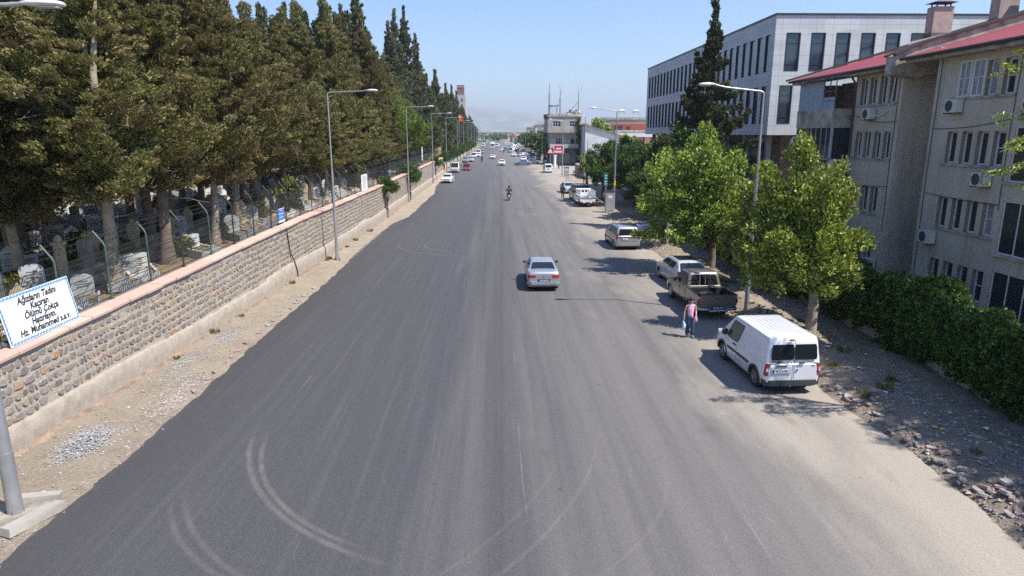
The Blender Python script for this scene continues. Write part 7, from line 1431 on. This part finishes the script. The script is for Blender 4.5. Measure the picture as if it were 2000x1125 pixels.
fl = thing('flag', 'small orange-red flag on a pole above the far left lamp posts', 'flag', (-11.5, 205, 0)); b = MB(); b.cyl((0, 0, 0), (0, 0, 13.6), .06, n=6); b.build('pole', GALV, fl); b = MB(); b.grid([[(.0 + .35 * i, .1 * math.sin(i), 13.5 - .45 * j - .15 * i) for j in range(5)] for i in range(5)]); b.build('cloth', M('cloth_orange'), fl)
tb = thing('tower_block', 'tall grey apartment tower showing behind the left cypresses', 'building', (-27, 392, 0)); box_building(tb, 9, 12, 0, 29, [(2, 3.5, 25, 27), (6, 7.5, 25, 27)], M('tower_grey', (.45, .44, .44), .9)); b = MB(); b.box(4, 8, 1, 7, 29, 34.5); b.build('stair_tower', M('tower_brick', (.22, .12, .1), .9), tb); b = MB(); b.box(3.8, 8.2, .8, 7.2, 33.2, 33.6); b.build('band', M('tower_grey'), tb)
tb2 = thing('tower_block', 'pale pink corner of a tower block among the left cypress tops', 'building', (-33, 262, 0)); box_building(tb2, 9, 9, 0, 25, [(1, 2.5, 21, 23)], M('tower_pink', (.45, .35, .32), .9))
# ---------------------------------------------------------------- far town, woods, hills
rr = random.Random(44); fm = [M('far_white', (.6, .6, .58), .9), M('far_buff', (.45, .42, .36), .9), M('far_grey', (.35, .35, .35), .9), M('far_roof_red', (.35, .14, .1), .9)]
hp = []
for i in range(4):
    t = thing('far_house', ('white', 'buff', 'grey', 'pale')[i] + ' little house in the hazy town beyond the end of the road', 'house', (0, 500 + i, 0)); b = MB(); b.box(-.5, .5, -.5, .5, 0, 1); b.build('wall', fm[i % 3], t)
    b = MB(); b.prism([(-.56, 1.002), (.56, 1.002), (0, 1.3)], -.54, .54); b.build('roof', fm[3] if i in (1, 3) else fm[0], t); hp.append(t)
for i in range(230):
    y = 480 + 1500 * rr.random() ** 1.3; x = rr.uniform(-.13, .5) * y
    if -16 < x < 18 and y < 760: continue
    k = rr.randrange(4); w_ = rr.uniform(8, 18); q = hp[k] if i < 4 else None
    cpy = copy_thing(hp[k], (x, y, 0), rr.uniform(-.3, .3), None, 'little houses of the far town', (w_, rr.uniform(8, 16), rr.uniform(3, 7)))
for i, t in enumerate(hp): t.location = (20 + 30 * i, 560 + 20 * i, 0); t.scale = (12, 10, 6); t['group'] = 'little houses of the far town'
for (x, y, w_, d, h, lab) in ((-48, 900, 50, 20, 6, 'long white warehouse roof left of the vanishing point'), (-16, 800, 26, 20, 5, 'red-roofed hall at the end of the road'), (0, 1700, 150, 60, 11, 'very long pale factory roof in the haze'), (-150, 1300, 100, 40, 12, 'pale factory roof behind the left trees')):
    t = thing('warehouse', lab, 'warehouse', (x, y, 0)); t.scale = (w_, d, h); link('wall', hp[0].children[0].data, t); r_ = link('roof', hp[3 if 'red' in lab else 0].children[1].data, t)
RD = random.Random(5)
wp = []
rs = np.random.RandomState(71); n = 520; yv = 520 + 1900 * rs.rand(n) ** 1.4; xv = (rs.rand(n) * .75 - .2) * yv; m_ = (np.abs(xv) > 17) | (yv > 640); xv, yv = xv[m_], yv[m_]
cen = np.stack([xv, yv, 3 + 2.5 * rs.rand(len(xv))], 1); o = link('woods', npmesh('woods', leaves(rs, cen, np.stack([4 + 6 * rs.rand(len(xv)), 5 + 0 * xv, 2.5 + 2 * rs.rand(len(xv))], 1), np.tile([[0, 0, 1.]], (len(xv), 1)), 60, 2.6, 1.6, .3, .3, .8, .2), 4, [PLD])); tag(o, 'blurred belt of far trees scattered through the hazy town', None, None, 'stuff')
def hills(nm, dist, prof, mat):
    b = MB(); P = []
    for i in range(121):
        t = i / 120; x = lerp(-5200, 5200, t); h = prof(x); P.append([(x, dist - 700, -5), (x, dist - 250, h * .55), (x, dist, h), (x, dist + 900, h * .6)])
    b.grid(P); struct(b.build(nm, mat, None, 80))
nt = NT('hill_soil'); nt.fin(nt.mix(nt.ramp(nt.noise(.003, 6), [(.4, 0), (.6, 1)]), (.3, .25, .18), (.14, .15, .09)), .95)
hills('far_hills', 7200, lambda x: max(15, 245 * math.exp(-((x + 500) / 1500) ** 2) + 22 * fnoise(x, 0, .0012, 4) + 60 * math.exp(-((x - 3000) / 1500) ** 2) + 30), nt.m)
hills('near_rise', 4200, lambda x: max(4, 26 + 18 * fnoise(x, 0, .0011, 9) + 30 * math.exp(-((x - 270) / 60) ** 2) * 1.1), nt.m)
t = thing('castle_mound', 'tiny hazy hilltop block on the plain before the hills', 'castle', (262, 4100, 0)); b = MB(); b.loft([[(120 * math.cos(a), 90 * math.sin(a), 0) for a in [PI * k / 4 for k in range(8)]], [(30 * math.cos(a), 25 * math.sin(a), 62) for a in [PI * k / 4 for k in range(8)]]]); b.build('mound', nt.m, t); b = MB(); b.box(-22, 22, -10, 10, 62, 78); b.build('keep', fm[2], t)
# ---------------------------------------------------------------- haze: one box of even air round everything below the sky
hz = MB(); hz.box(-9500, 9500, -200, 9600, -8, 330); HM = bpy.data.materials.new('haze'); HM.use_nodes = True; hn = HM.node_tree; hn.nodes.remove(hn.nodes['Principled BSDF']); pv = hn.nodes.new('ShaderNodeVolumePrincipled'); pv.inputs['Color'].default_value = (.78, .87, 1, 1); pv.inputs['Density'].default_value = .0002; pv.inputs['Anisotropy'].default_value = .25
hn.links.new(pv.outputs[0], hn.nodes['Material Output'].inputs['Volume']); HM.cycles.homogeneous_volume = True if hasattr(HM, 'cycles') and hasattr(HM.cycles, 'homogeneous_volume') else False
tag(hz.build('haze', HM), 'pale summer haze', None, None, 'stuff')
